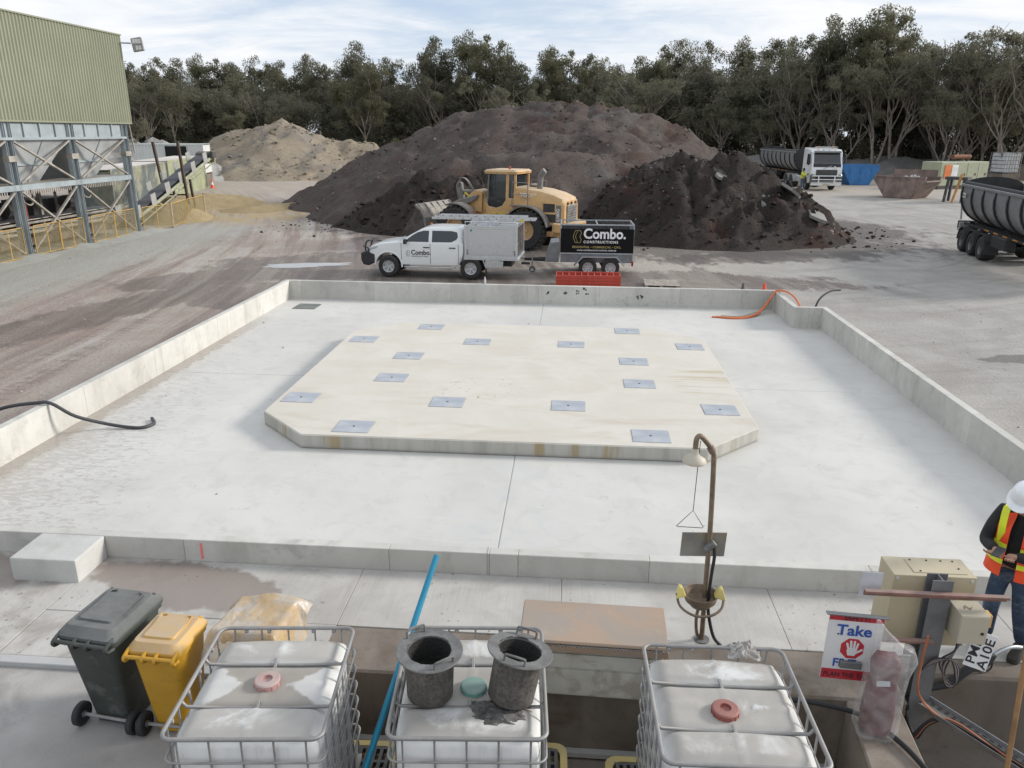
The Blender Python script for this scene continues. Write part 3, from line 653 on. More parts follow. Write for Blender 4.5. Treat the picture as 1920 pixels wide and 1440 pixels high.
def crumple(label, name, cat, loc, sx, sy, sz, mat, seed, n=34):
    m = MB()
    def f(u, v):
        x, y = (u - .5) * 2, (v - .5) * 2; r = min(1, math.hypot(x, y) / 1.2)
        k = fbm(x * 1.9, y * 1.9, seed, 4) ; h = max(0, 1 - r ** 2) * (0.5 + .9 * abs(k)) + .10 * noise.noise(Vector((x * 9, y * 9, seed)))
        return (sx * (x + .22 * fbm(x * 2, y * 2, seed + 9, 3)), sy * (y + .22 * fbm(x * 2, y * 2, seed + 19, 3)), sz * max(0.02 * (1 - r), h))
    m.grid(f, n, n); return tag(m.build(name, mat, loc=loc, smooth=80), label, cat)
crumple('dark grimy rag squashed under the tilted strainer basket', 'rag', 'rag', (-0.42, 4.30, IZ + 1.222), .20, .12, .06, PM('rag_grey', (0.10, 0.095, 0.09), .95, 0, .5, 14, bump=.4), 3.3)
crumple('crumpled dirty white rag on the back rail of the tank with the brown-red cap', 'rag', 'rag', (1.40, 5.10, IZ + 1.235), .12, .085, .10, PM('rag_white', (0.50, 0.48, 0.45), .95, 0, .25, 9, stain=((.2, .18, .16), 9, .8), bump=.3), 8.1)
# ---------------------------------------------------------------- wheelie bins
def wheelie(label, loc, rz, w, d, h, mat, lidmat, marks=None):
    t = thing('wheelie_bin', label, 'bin', loc, rz)
    b = .78
    rings = [rrect(w * b * .86, d * b * .80, .05, .02, 4, 0, .01), rrect(w * b * .9, d * b * .84, .06, .10, 4, 0, .01), rrect(w * .90, d * .90, .06, h * .80), rrect(w * .93, d * .93, .06, h * .90), rrect(w, d, .06, h * .90), rrect(w, d, .06, h * .955), rrect(w * .94, d * .94, .05, h * .955)]
    MB().loft(rings).build('body', mat, t, smooth=35)
    # lid with sloped sides and raised centre panel; hinge towards the viewer (-y)
    W, D = w * 1.06, d * 1.03
    L = [rrect(W, D, .07, h * .945), rrect(W * 1.01, D * 1.01, .07, h * .965), rrect(W * .99, D * .99, .07, h * .985), rrect(W * .80, D * .78, .05, h * 1.045, 4, 0, .0)]
    lid = MB().loft(L).build('lid', lidmat, t, smooth=28)
    MB().loft([rrect(W * .60, D * .58, .03, h * 1.042), rrect(W * .56, D * .55, .03, h * 1.062)]).build('lid_panel', lidmat, lid, smooth=30)
    for s in (-1, 1):
        MB().tube([(s * W * .31, -D * .36, h * 1.03), (s * W * .29, D * .30, h * 1.058), (s * W * .20, D * .33, h * 1.06)], .009, 6).build('lid_rib', lidmat, lid, smooth=60)
        MB().cbox((s * W * .385, D * .30, h * 1.03), (W * .05, D * .24, .018), (0, s * .5, 0)).build('lid_grip', mat, lid, bevel=.006)
    yb = -d / 2 - .045
    MB().tube([(-w * .47, yb, h * .955), (w * .47, yb, h * .955)], .017, 8).build('handle', mat, t, smooth=60)
    for x in (-.47, -.12, .12, .47): MB().tube(smoothpath([(w * x, -d * .46, h * .90), (w * x, yb, h * .915), (w * x, yb - .006, h * .955), (w * x, -d * .44, h * .985)], 4), .016, 6).build('hinge_bracket', mat, t, smooth=60)
    MB().cyl((-w * .50, -d * .36, .10), (w * .50, -d * .36, .10), .014, n=8).build('axle', CAGE, t)
    for s in (-1, 1):
        wh = MB().lathe([(.0, -.02), (.055, -.022), (.06, -.028), (.085, -.030), (.10, -.018), (.10, .018), (.085, .030), (.06, .028), (.055, .022), (.0, .02)], axis='x', n=22).build('wheel', BLK, t, smooth=35, loc=(s * w * .50, -d * .36, .10))
        MB().lathe([(.0, -.034), (.028, -.034), (.028, .034), (.0, .034)], axis='x', n=10).build('hub', FLG, wh)
    return t
GRN = PM('bin_dark_green', (0.040, 0.047, 0.041), .5, 0, .2, 3, stain=((.10, .10, .095), 5, .25), bump=.1, dust=((.15, .15, .145), .12)); GRNL = PM('bin_lid_green', (0.05, 0.06, 0.056), .6, 0, .25, 4, dust=((.21, .21, .205), .75), bump=.15)
YLW = PM('bin_yellow', (0.50, 0.27, 0.02), .42, 0, .1, 3, stain=((.30, .17, .03), 6, .1), bump=.05); YLWL = PM('bin_lid_yellow', (0.58, 0.33, 0.04), .5, 0, .1, 3, dust=((.42, .36, .31), .80))
wb = wheelie('tall dusty dark green wheelie bin left of the yellow bins', (-3.70, 5.18, .25), R(-7), .50, .66, .96, GRN, GRNL)
text('AS 4123', .03, PM('print_white', (.6, .6, .58), .7), wb, (.262, .05, .72), (R(86), 0, R(90)), name='print')
yb_ = wheelie('dusty yellow wheelie bin between the dark green bin and the caged tank', (-3.17, 5.07, .25), R(-3), .43, .48, .88, YLW, YLWL)
wheelie('yellow wheelie bin shrouded in a dusty orange plastic sheet behind the caged tank', (-2.50, 5.37, .25), R(-6), .43, .48, .86, YLW, YLWL)
n = NT('orange_plastic_film'); k = n.noise(4, 5, dist=.8)
n.set(col=n.mix(n.mr(k, .35, .65), (0.56, 0.40, 0.22), (0.52, 0.47, 0.41)), rough=.35, alpha=n.mr(n.noise(3, 4), .3, .7, .60, .85), spec=.5, nor=n.bump(n.noise(7, 4, dist=1.2), .5, .03))
m = MB()
def film(u, v):
    x, y = (u - .5) * .70, (v - .5) * .66; e = max(abs(u - .5), abs(v - .5)) * 2
    lift = .05 * ss((v - .55) / .45) * ss((u - .1) / .5)
    z = 1.175 - (.30 * max(0, (e - .72) / .28) ** 1.6) * (1 if v < .8 else .35) + lift + .010 * fbm(x * 6, y * 6, 2.2, 4) + .018 * math.sin(x * 9 + y * 4) * e
    return (x * (1 + .08 * fbm(y * 3, 1.1, u * 2, 2)), y, z)
m.grid(film, 44, 40)
tag(m.build('plastic_sheet', n.m, loc=(-2.52, 5.30, 0), smooth=80), 'dusty orange translucent plastic sheet draped over the rear yellow bin', 'sheet')
bpy.data.objects['plastic_sheet'].rotation_euler = (0, 0, R(-6))
# ---------------------------------------------------------------- blue pipe, copper-coloured steel chest
BLU = PM('blue_pipe_plastic', (0.012, 0.22, 0.36), .35, 0, .12, 6)
tag(MB().tube([(-1.735, 3.42, -0.5), (-1.06, 5.66, 1.60)], .0255, 14).build('blue_pipe', BLU, smooth=60), 'long bright blue plastic pipe leaning against the middle caged tank', 'pipe')
n = NT('copper_dusty_steel'); k = n.noise(2.2, 6, .62, dist=.7)
col = n.mix(n.mr(k, .35, .65), (.43, .315, .23), (.36, .31, .265)); col = n.mix(n.mr(n.noise(5, 5, .7), .55, .68, 0, .6), col, (.43, .35, .27))
n.set(col=col, rough=n.mr(k, .3, .7, .28, .5), metal=.35, nor=n.bump(k, .08, .03)); COP = n.m
CREAM = PM('chest_cream', (.50, .49, .44), .55, 0, .1, 3, stain=((.34, .30, .25), 4, .5))
t = thing('steel_chest', 'steel chest with a dusty copper-coloured lid standing on the pit wall', 'chest', (0.29, 5.82, .297), R(-1.2))
MB().box(-.60, .60, -.22, .25, 0.0, .55).build('body', CREAM, t, bevel=.008)
MB().box(-.605, .605, -.226, -.2202, .02, .27).build('front_panel', CREAM, t, bevel=.003)
MB().box(-.605, .605, -.236, -.2205, .30, .44).build('front_panel', CREAM, t, bevel=.003)
MB().hexa([(-.64, -.25, .545), (.64, -.25, .545), (.64, .29, .575), (-.64, .29, .575), (-.63, -.24, .575), (.63, -.24, .575), (.63, .285, .615), (-.63, .285, .615)]).build('lid', COP, t, bevel=.008, seg=2)
MB().box(-.635, .635, -.262, -.238, .475, .535).build('lid_skirt', COP, t, bevel=.004)
m = MB()
for k in range(40): m.cyl((-.62 + k * .0315, -.262, .542), (-.60 + k * .0315, -.262, .542), .007, n=6)
m.build('piano_hinge', FLG, t)
# ---------------------------------------------------------------- emergency shower with eyewash bowl
PIP = PM('shower_pipe', (.22, .17, .125), .55, .4, .3, 6, rust=(5, 0, .25), dust=((.26, .20, .14), .4)); HEAD = PM('shower_head_plastic', (.52, .47, .38), .5, dust=(DUST, .5)); YBR = PM('eyewash_yellow', (.62, .52, .17), .55)
SIGN = PM('dull_aluminium_sheet', (.34, .33, .30), .5, .35, .2, 2.5, stain=((.36, .30, .18), 3, .5))
s = thing('emergency_shower', 'brown emergency shower on a bent pipe with pull triangle and eyewash bowl', 'shower', (1.38, 6.50, .30))
MB().tube(smoothpath([(0, 0, 0), (-.01, 0, .5), (-.02, 0, 1.2), (-.045, 0, 1.86), (-.06, 0, 1.98), (-.11, -.01, 2.06), (-.18, -.03, 2.14), (-.21, -.035, 2.14), (-.225, -.04, 2.10), (-.225, -.04, 2.0)], 5), .024, 12).build('riser_pipe', PIP, s, smooth=60)
MB().lathe([(.03, 2.03), (.034, 1.985), (.05, 1.97), (.088, 1.945), (.108, 1.905), (.104, 1.895), (.0, 1.90)], (-.225, -.04, 0), n=24).build('shower_head', HEAD, s, smooth=50)
MB().tube([(-.185, -.03, 2.10), (-.20, -.05, 1.42)], .004, 5).build('pull_rod', FLG, s)
MB().tube([(-.20, -.05, 1.42), (-.33, -.05, 1.265), (-.34, -.05, 1.255), (-.33, -.05, 1.25), (-.10, -.05, 1.245), (-.095, -.05, 1.255)], .004, 5, closed=True).build('pull_triangle', FLG, s)
MB().cyl((-.06, 0, 1.98), (-.09, 0, 2.03), .034, n=12).build('pipe_coupling', PIP, s)
MB().cbox((-.06, .05, 1.02), (.42, .008, .27), (R(6), 0, R(4))).build('back_sheet', SIGN, s, bevel=.002)
MB().cyl((-.05, -.02, 1.0), (.03, -.02, 1.08), .035, n=10).build('valve', FLG, s)
MB().tube(smoothpath([(.02, -.03, 1.06), (.035, -.04, .95), (.02, -.05, .7), (.02, -.05, .4), (.09, -.06, .1), (.17, -.08, .0)], 5), .016, 8).build('supply_hose', BLK, s, smooth=60)
MB().lathe([(.02, .44), (.09, .455), (.135, .51), (.155, .585), (.162, .587), (.145, .515), (.09, .475), (.02, .465)], (-.07, -.10, 0), n=26, close=True).build('eyewash_bowl', PIP, s, smooth=40)
MB().tube(smoothpath([(-.30, -.14, .60), (-.27, -.2, .50), (-.15, -.25, .44), (.0, -.25, .44), (.11, -.2, .49), (.14, -.13, .58)], 5), .012, 8).build('bowl_ring', PIP, s, smooth=60)
for sx in (-1, 1):
    MB().hexa([(-.08 + sx * .13, -.16, .575), (-.08 + sx * .23, -.19, .565), (-.08 + sx * .23, -.10, .565), (-.08 + sx * .13, -.08, .575), (-.08 + sx * .17, -.15, .66), (-.08 + sx * .20, -.15, .67), (-.08 + sx * .20, -.08, .67), (-.08 + sx * .17, -.08, .66)]).build('push_handle', YBR, s, bevel=.01, seg=2)
MB().tube(smoothpath([(-.07, -.09, .45), (-.085, -.07, .30), (-.06, -.02, .1), (-.03, 0, .03)], 4), .016, 8).build('waste_pipe', PIP, s, smooth=60)
MB().cyl((0, 0, 0), (0, 0, .012), .075, n=16).build('base_flange', FLG, s)
# ---------------------------------------------------------------- control post
BEI = PM('cabinet_beige', (.50, .43, .29), .5, 0, .06, 2, dust=(DUST, .25)); BEI2 = PM('junction_box_beige', (.46, .42, .33), .5, 0, .06, 2)  # second beige is the junction box's own, slightly greyer
PST = PM('post_grey_steel', (.17, .175, .18), .55, .3, .2, 4, rust=(3, 0, .12)); RAIL = PM('red_oxide_rail', (.22, .11, .085), .7, 0, .3, 8, dust=((.3, .28, .26), .5))
t = thing('control_post', 'grey steel post carrying a beige electrical cabinet and a rusty rail', 'post', (3.15, 5.86, -.5))
m = MB(); m.box(-.085, .085, -.06, -.05, 0, 2.0); m.box(-.085, .085, .05, .06, 0, 2.0); m.box(-.006, .006, -.05, .05, 0, 2.0); m.build('post', PST, t, bevel=.002)
MB().box(-.20, .20, -.16, .16, 0, .02).build('base_plate', PST, t)
cab = MB().box(-.34, .34, .075, .38, 1.28, 1.96).build('cabinet', BEI, t, bevel=.008, seg=2)
MB().box(-.16, .28, .12, .34, 1.9601, 1.966).build('cabinet_lid', BEI, cab, bevel=.002)
for (x, y) in ((-.10, .14), (.02, .32), (.14, .32), (.24, .2), (.24, .32), (-.12, .32)): MB().cyl((x, y, 1.966), (x, y, 1.972), .008, n=8).build('screw', BLK, cab)
for x in (-.31, .30): MB().cbox((x, .072, 1.925), (.028, .012, .028)).build('corner_lug', CREAM, cab, bevel=.003)
MB().box(-.63, .52, -.115, -.066, 1.88, 1.90).build('rail', RAIL, t, bevel=.002); MB().box(-.63, .52, -.075, -.066, 1.84, 1.88).build('rail_flange', RAIL, t)
MB().box(-.50, .0, -.115, -.068, 1.42, 1.44).build('sign_arm', RAIL, t)
MB().cbox((-.55, .0, 1.90), (.17, .004, .24), (R(4), 0, 0)).build('clear_panel', PM('clear_sheet', (.55, .57, .60), .2), t)
sb = MB().box(.12, .35, -.20, .03, 1.50, 1.77).build('junction_box', BEI2, t, bevel=.006, seg=2)
MB().box(.125, .345, -.206, -.2005, 1.505, 1.765).build('box_door', BEI2, sb, bevel=.003)
MB().cyl((.305, -.212, 1.61), (.305, -.203, 1.61), .013, n=12).build('lock', BLK, sb)
m = MB().tube([(.19, -.1, 1.772), (.21, -.05, 1.775), (.23, -.11, 1.773), (.26, -.07, 1.775)], .003, 4); m.build('scratch_mark', RAIL, sb)
MB().box(.36, .47, -.03, .06, 1.55, 1.67).build('orange_box', PM('orange_beige', (.56, .36, .13), .5), t, bevel=.005)
MB().box(-.16, .10, .03, .05, 1.20, 1.33).build('back_plate', PST, t)
for k in range(5):
    MB().tube(smoothpath([(.22 + k * .012, -.05, 1.50), (.20, -.07, 1.34), (.14 - k * .015, -.09, 1.16 + .02 * k), (.17, -.1, 1.0 + .015 * k), (.24, -.1, 1.02), (.25 - k * .01, -.1, 1.18), (.16, -.09, 1.26), (.02, -.1, 1.22 + .01 * k), (-.06, -.1, 1.15)], 5), .008, 6).build('cable', PM('cable_grey_pink', (.26, .21, .20), .6) if k % 2 else BLK, t, smooth=60)
# tray and cables running off to the right
t = thing('cable_tray', 'perforated cable tray with black and orange cables running from the control post', 'cable tray', (3.17, 5.78, .30))
d = Vector((.99, -1.35, -.02)); L = d.length; dn = d.normalized(); sd_ = dn.cross(Vector((0, 0, 1))).normalized()
TRY = PM('tray_grey', (.13, .125, .12), .6, .3, .2, 8, dust=(DUST, .3))
m = MB(); m.bar((0, 0, 0), d, .16, .006); m.build('tray_floor', TRY, t); m = MB(); m.bar(sd_ * -.085 + Vector((0, 0, .015)), d - sd_ * .085 + Vector((0, 0, .015)), .006, .045); m.build('tray_side', GALV, t); m = MB(); m.bar(sd_ * .085 + Vector((0, 0, .015)), d + sd_ * .085 + Vector((0, 0, .015)), .006, .045); m.build('tray_side', TRY, t)
m = MB()
for k in range(26):
    for q in (-.055, -.03):
        c = dn * (.05 + k * .062) + sd_ * q; m.bar(c + Vector((0, 0, .0042)), c + dn * .03 + Vector((0, 0, .0042)), .010, .003)
m.build('slots', BLK, t); bpy.data.objects['slots']['kind'] = 'stuff'
ORC = PM('orange_cable', (.42, .14, .06), .6)
for k in range(7):
    off = sd_ * (.0 + .012 * k) + Vector((0, 0, .014 + .006 * (k % 3)))
    pts = [Vector((-.11, .02, -.15 - .03 * k)), Vector((-.06 - .012 * k, -.12, -.28)), Vector((.0 + .0 * k, -.16, -.10 + .01 * k)), dn * .28 + off, dn * .7 + off + sd_ * .02 * math.sin(k), dn * 1.2 + off, d + off]
    if k == 6: pts = [Vector((-.12, -.1, .75)), Vector((-.13, -.1, .3)), Vector((-.06, -.1, .10)), dn * .25 + off, dn * .8 + off, d + off]
    MB().tube(smoothpath(pts, 5), .010, 6).build('cable', ORC if k in (2, 6) else BLK, t, smooth=60)
t = tag(MB().tube([(3.46, 4.9, -.5), (3.29, 4.9, 2.0)], .018, 10).build('brown_pole', PM('pole_brown', (.33, .19, .09), .6, .2, .2, 5)), 'thin brown pole at the lower right edge in front of the cable tray', 'pole')
# ---------------------------------------------------------------- safety sign (flat sheet with print)
t = thing('safety_sign', 'white and red safety sign with a white hand in a red octagon', 'sign', (2.42, 5.60, .63), R(-2)); t.rotation_euler = (R(-3), R(1.5), R(-2))
WSG = PM('sign_white', (.66, .66, .66), .4, 0, .05); RSG = PM('sign_red', (.46, .03, .045), .4, 0, .1); BSG = PM('sign_blue', (.03, .09, .36), .4); KSG = PM('sign_black', (.02, .02, .025), .5)
MB().box(-.22, .22, 0, .006, 0, .61).build('sign_sheet', WSG, t)
MB().box(-.218, .218, -.0016, -.0004, .002, .095).build('red_band', RSG, t); MB().box(-.218, .218, -.0016, -.0004, .555, .608).build('red_band', RSG, t)
MB().prism([(.0 + .10 * math.cos(R(22.5 + 45 * k)), .30 + .10 * math.sin(R(22.5 + 45 * k))) for k in range(8)], -.0016, -.0004).build('red_octagon', RSG, t)
# hand emblem: palm, four fingers, thumb, one flat shape per finger joined in one emblem
m = MB(); yv = -.0030
def flat(poly): m.prism(poly, yv, yv + .001)
def finger(x0, z0, x1, z1, w):
    global yv
    yv -= .00012; dx, dz = x1 - x0, z1 - z0; l = math.hypot(dx, dz); px_, pz = -dz / l * w, dx / l * w
    a = math.degrees(math.atan2(dz, dx)); flat([(x0 - px_, z0 - pz), (x1 - px_, z1 - pz)] + [(x1 + w * math.cos(R(a - 90 + 30 * k)), z1 + w * math.sin(R(a - 90 + 30 * k))) for k in range(1, 6)] + [(x1 + px_, z1 + pz), (x0 + px_, z0 + pz)])
flat([(-.030, .235), (.028, .235), (.040, .27), (.040, .305), (-.035, .308), (-.042, .28)])
for q in ((-.030, .30, -.045, .345, .0085), (-.008, .30, -.016, .368, .009), (.014, .30, .014, .368, .009), (.032, .295, .042, .350, .0085), (.030, .262, .078, .296, .0095)): finger(*q)
m.build('hand_emblem', WSG, t)
text('SAFETY!', .058, KSG, t, (.0, -.004, .562), (R(90), 0, 0), .001); text('Take', .135, BSG, t, (-.005, -.004, .425), (R(90), 0, 0), .0035, sx=1.05); text('FIVE', .105, BSG, t, (-.045, -.004, .125), (R(90), 0, 0), .003); text('PLAN THE TASK', .060, KSG, t, (.0, -.004, .025), (R(90), 0, 0), .001, sx=.92)
MB().box(-.25, .24, -.03, .02, .612, .62).build('top_cap', PST, t); MB().cbox((-.13, -.004, .43), (.012, .006, .012)).build('screw', BLK, t)
MB().box(-.085, .09, -.04, -.006, .13, .19).build('clip_block', PST, t, bevel=.004)
# ---------------------------------------------------------------- red padded item in a clear plastic bag
t = thing('red_bundle', 'dull red padded bundle inside the clear plastic bag on the dividing wall', 'bundle', (2.62, 5.40, .30), R(-8))
m = MB(); rings = []
for (z, w, d_, cx) in ((.0, .19, .15, 0), (.03, .24, .19, 0), (.2, .25, .2, 0), (.40, .23, .18, 0), (.52, .20, .15, 0), (.60, .22, .16, 0), (.68, .23, .16, 0), (.73, .18, .12, 0), (.745, .1, .06, 0)): rings.append([(x + .01 * fbm(x * 9, y * 9, z * 5, 3), y, z + (.035 * math.exp(-((abs(x) - .06) / .04) ** 2) - .02 if z > .65 else 0)) for (x, y, _) in rrect(w, d_, min(w, d_) * .42, z, 6)])
m.loft(rings); m.build('padding', PM('dull_red', (.105, .010, .015), .55, 0, .3, 5, bump=.3, bs=12), t, smooth=70)
MB().cbox((-.02, -.085, .53), (.10, .006, .045), (R(-10), R(-8), 0)).build('paper_tag', PM('paper', (.6, .62, .66), .7), t)
n = NT('clear_bag_film'); k = n.noise(5, 5, dist=1.0)
tr = n.node('ShaderNodeBsdfTransparent'); mx = n.node('ShaderNodeMixShader'); n.put(mx.inputs[0], n.mr(k, .3, .7, .16, .38)); n.t.links.new(tr.outputs[0], mx.inputs[1]); n.t.links.new(n.b.outputs[0], mx.inputs[2]); n.t.links.new(mx.outputs[0], n.out.inputs[0])
n.set(col=(.66, .65, .64), rough=.22, spec=.7, nor=n.bump(n.noise(9, 4, dist=1.5), .6, .03))
m = MB(); rings = []
for z, w, d_, cx, cy in ((.0, .30, .24, .0, 0), (.05, .33, .27, 0, 0), (.25, .34, .27, 0, 0), (.45, .31, .25, .01, 0), (.60, .31, .24, .02, 0), (.70, .33, .20, .05, 0), (.78, .28, .15, .05, 0), (.86, .20, .08, .0, .0), (.98, .09, .04, -.08, 0), (1.06, .03, .02, -.11, 0)):
    rings.append([(cx + x * (1 + .10 * fbm(x * 12, y * 12, z * 3 + 4, 3)), cy + y * (1 + .2 * fbm(x * 14, y * 14, z * 4, 3)), z + (.05 * (x > .1) if .65 < z < .8 else 0)) for (x, y, _) in rrect(w, d_, d_ * .35, z, 7)])
m.loft(rings); tag(m.build('plastic_bag', n.m, loc=(2.62, 5.40, .293), smooth=70), 'clear dusty plastic bag pulled over a red bundle beside the safety sign', 'bag')
bpy.data.objects['plastic_bag'].rotation_euler = (0, 0, R(-8))
# ---------------------------------------------------------------- black hose, number plate sign, fuel nozzle
tag(MB().tube(smoothpath([(1.72, 5.62, .33), (2.05, 5.64, .36), (2.5, 5.56, .34), (2.70, 5.38, .325), (2.83, 5.10, .325), (2.90, 4.75, .30), (2.98, 4.3, .1)], 6), .022, 10).build('black_hose', BLK, smooth=60), 'thick black hose crossing the dividing wall below the plastic bag', 'hose')
t = thing('code_sign', 'white code sign with black letters hanging behind the junction box', 'sign', (3.60, 5.86, .80)); t.rotation_euler = (R(-16), R(20), R(2))
MB().box(-.11, .11, 0, .005, -.16, .16).build('sign_sheet', WSG, t, bevel=.001)
text('PML', .125, KSG, t, (-.015, -.003, -.13), (R(90), R(-90), 0), .002, 'LEFT'); text('A10E', .125, KSG, t, (.095, -.003, -.15), (R(90), R(-90), 0), .002, 'LEFT')
t = thing('fuel_nozzle', 'black fuel nozzle lying on the retaining wall edge by the worker', 'nozzle', (3.86, 6.22, .42)); t.rotation_euler = (0, R(-14), R(20)); t.scale = (1.35, 1.35, 1.35)
MB().prism([(-.10, -.02), (-.04, -.045), (.04, -.03), (.08, .0), (.10, .03), (.06, .05), (-.04, .045), (-.10, .03)], -.025, .025).build('valve_body', BLK, t, bevel=.008, seg=2)
MB().tube(smoothpath([(.09, 0, .02), (.16, 0, .03), (.24, 0, .02), (.32, 0, -.02)], 4), .014, 8).build('spout', GALV, t, smooth=60)
MB().tube(smoothpath([(-.09, 0, 0), (-.17, 0, -.02), (-.27, 0, -.07)], 4), .03, 10).build('grip', BLK, t, smooth=60)
MB().tube(smoothpath([(-.05, 0, -.04), (-.0, 0, -.09), (.07, 0, -.085), (.08, 0, -.01)], 4), .006, 6).build('trigger_guard', BLK, t, smooth=60)
MB().tube(smoothpath([(-.27, 0, -.07), (-.40, .03, -.06), (-.55, .02, -.0), (-.7, -.1, .03)], 5), .02, 8).build('delivery_hose', BLK, t, smooth=60)
# ---------------------------------------------------------------- hoses and conduits on the pad, small things on the walls
tag(MB().tube(smoothpath([(-11.2, 10.9, .03), (-10.3, 11.5, .22), (-9.6, 11.65, .47), (-8.95, 11.6, .60), (-8.70, 11.62, .59), (-8.40, 11.74, .33), (-8.02, 12.02, .09), (-7.62, 12.05, .03), (-7.42, 12.08, .03), (-7.34, 12.28, .03), (-7.50, 12.52, .03)], 6), .030, 10).build('black_hose', PM('hose_grey_black', (.045, .046, .05), .55), smooth=60), 'black hose looped over the left bund wall with its open end on the wet floor', 'hose')
OC = PM('orange_conduit', (.62, .155, .045), .45, 0, .12)
for k, (o, e) in enumerate(((0, .0), (.05, .12), (-.06, .25))):
    tag(MB().tube(smoothpath([(4.05 + e, 21.92 + o, .02), (4.6, 21.84 + o, .02), (5.0, 21.95 + o, .02), (5.40, 22.30 + o, .06), (5.72, 22.72 + o * .6, .22), (5.98, 22.92 + o * .4, .55), (6.10, 22.92 + o * .4, .63), (6.30, 22.62 + o * .3, .64), (6.42, 22.1 + o * .3, .52), (6.46, 21.6, .25), (6.46, 21.4, -.1)], 6), .024, 8).build('conduit', OC, smooth=60), ('front', 'middle', 'rear')[k] + ' strand of the orange conduit draped over the notched corner wall', 'conduit', 'orange conduits over the notched corner')
tag(MB().tube(smoothpath([(4.35, 22.15, .015), (4.9, 22.1, .015), (5.35, 22.5, .04), (5.75, 22.75, .1), (5.92, 22.95, .4), (6.0, 23.0, .585), (6.1, 22.9, .60), (6.4, 22.3, .35), (6.5, 21.8, .05)], 6), .009, 6).build('earth_wire', PM('green_wire', (.22, .26, .10), .6), smooth=60), 'thin green wire following the orange conduits at the notched corner', 'wire')
tag(MB().tube(smoothpath([(6.62, 21.25, -.05), (6.66, 21.25, .35), (6.85, 21.5, .68), (7.25, 21.95, .82), (7.65, 22.3, .80)], 6), .027, 8).build('black_conduit', BLK, smooth=60), 'stiff black conduit sticking out behind the notched corner wall', 'conduit')
t = thing('drink_bottle', 'clear drink bottle standing on the far bund wall behind the ute', 'bottle', (-2.63, 23.27, WH))
MB().lathe([(.03, 0), (.034, .005), (.034, .13), (.028, .15), (.013, .185), (.013, .2)], n=14).build('bottle_body', PM('clear_plastic', (.5, .53, .56), .12, 0, .05), t, smooth=50)
MB().cyl((0, 0, .2), (0, 0, .225), .016, n=10).build('bottle_cap', WSG, t)
# dark bolt-hole scars on the far wall: small clusters of raised epoxy dabs
EPX = PM('epoxy_black', (.035, .035, .035), .6)
for (x, z) in ((-.68, .36), (-.16, .36), (.22, .40), (.42, .50), (.48, .34), (2.02, .28), (2.14, .29)):
    m = MB()
    for k in range(7):
        a = random.uniform(0, 6.28); r_ = random.uniform(0, .06); c = (x + r_ * math.cos(a), YF - .003, z + r_ * math.sin(a))
        m.lathe([(0, -.006), (random.uniform(.012, .028), -.002), (random.uniform(.01, .02), .004)], c, 'y', 7)
    o = m.build('epoxy_scar', EPX, bpy.data.objects['bund_wall.001'])
# ================================================================ vehicles
RUB = PM('tyre_rubber', (0.024, 0.024, 0.025), .85, 0, .3, 12, dust=((.16, .145, .13), .55), bump=.2)
ALU = PM('alloy_grey', (.52, .53, .54), .38, .35, .1, 6)
WPT = PM('white_paint', (.74, .76, .76), .25, 0, .03, 1, dust=((.55, .52, .49), .18), coat=.5)
BPL = PM('black_plastic', (.02, .02, .022), .55, 0, .2, 6, dust=((.2, .19, .18), .2))
GLS = glass_mat('tinted_glass')
def wheel_parts(r, w, rim, spokes=6, rimmat=None, tread=0):
    """tyre and rim meshes round the y axis, outer face at -y"""
    t = MB().lathe([(rim, -w * .42), (rim * 1.06, -w * .5), (r * .9, -w * .5), (r * .985, -w * .36), (r, -w * .2), (r, w * .2), (r * .985, w * .36), (r * .9, w * .5), (rim, w * .5)], axis='y', n=40, close=True)
    if tread:
        for k in range(tread):
            a = 2 * math.pi * k / tread
            for s, o in ((-1, 0), (1, math.pi / tread)):
                c = Vector((math.cos(a + o) * r * .995, s * w * .24, math.sin(a + o) * r * .995))
                t.cbox(c, (r * .10, w * .50, r * 3.6 / tread), (0, -(a + o), 0))
    tm = t.mesh('tyre', RUB, smooth=35)
    m = MB().lathe([(.0, -w * .20), (rim * .2, -w * .22), (rim * .22, -w * .12), (rim * .8, -w * .10), (rim * .90, -w * .40), (rim, -w * .44), (rim * 1.0, w * .4), (rim * .8, w * .3), (.0, w * .2)], axis='y', n=28)
    dk = m.mesh('rim', rimmat or ALU, smooth=35)
    sp = MB()
    for k in range(spokes):
        a = 2 * math.pi * k / spokes + .3; c, s_ = math.cos(a), math.sin(a)
        q = lambda rr, o, y: (rr * c - o * s_, y, rr * s_ + o * c)
        sp.hexa([q(rim * .18, -rim * .10, -w * .16), q(rim * .9, -rim * .15, -w * .24), q(rim * .9, rim * .15, -w * .24), q(rim * .18, rim * .10, -w * .16), q(rim * .18, -rim * .09, -w * .27), q(rim * .9, -rim * .13, -w * .36), q(rim * .9, rim * .13, -w * .36), q(rim * .18, rim * .09, -w * .27)])
    return tm, dk, (sp.mesh('spokes', rimmat or ALU, bevel=rim * .02) if spokes else None)
def add_wheel(parent, parts, x, y, z, flip=False, rimdark=None, rz=0):
    e = inst('wheel', parts[0], parent, (x, y, z), (0, 0, (math.pi if flip else 0) + rz)); e.name = 'wheel'
    inst('rim', parts[1], e)
    if parts[2]: inst('spokes', parts[2], e)
    return e
DRM = PM('rim_dark', (.05, .05, .052), .5, .5)
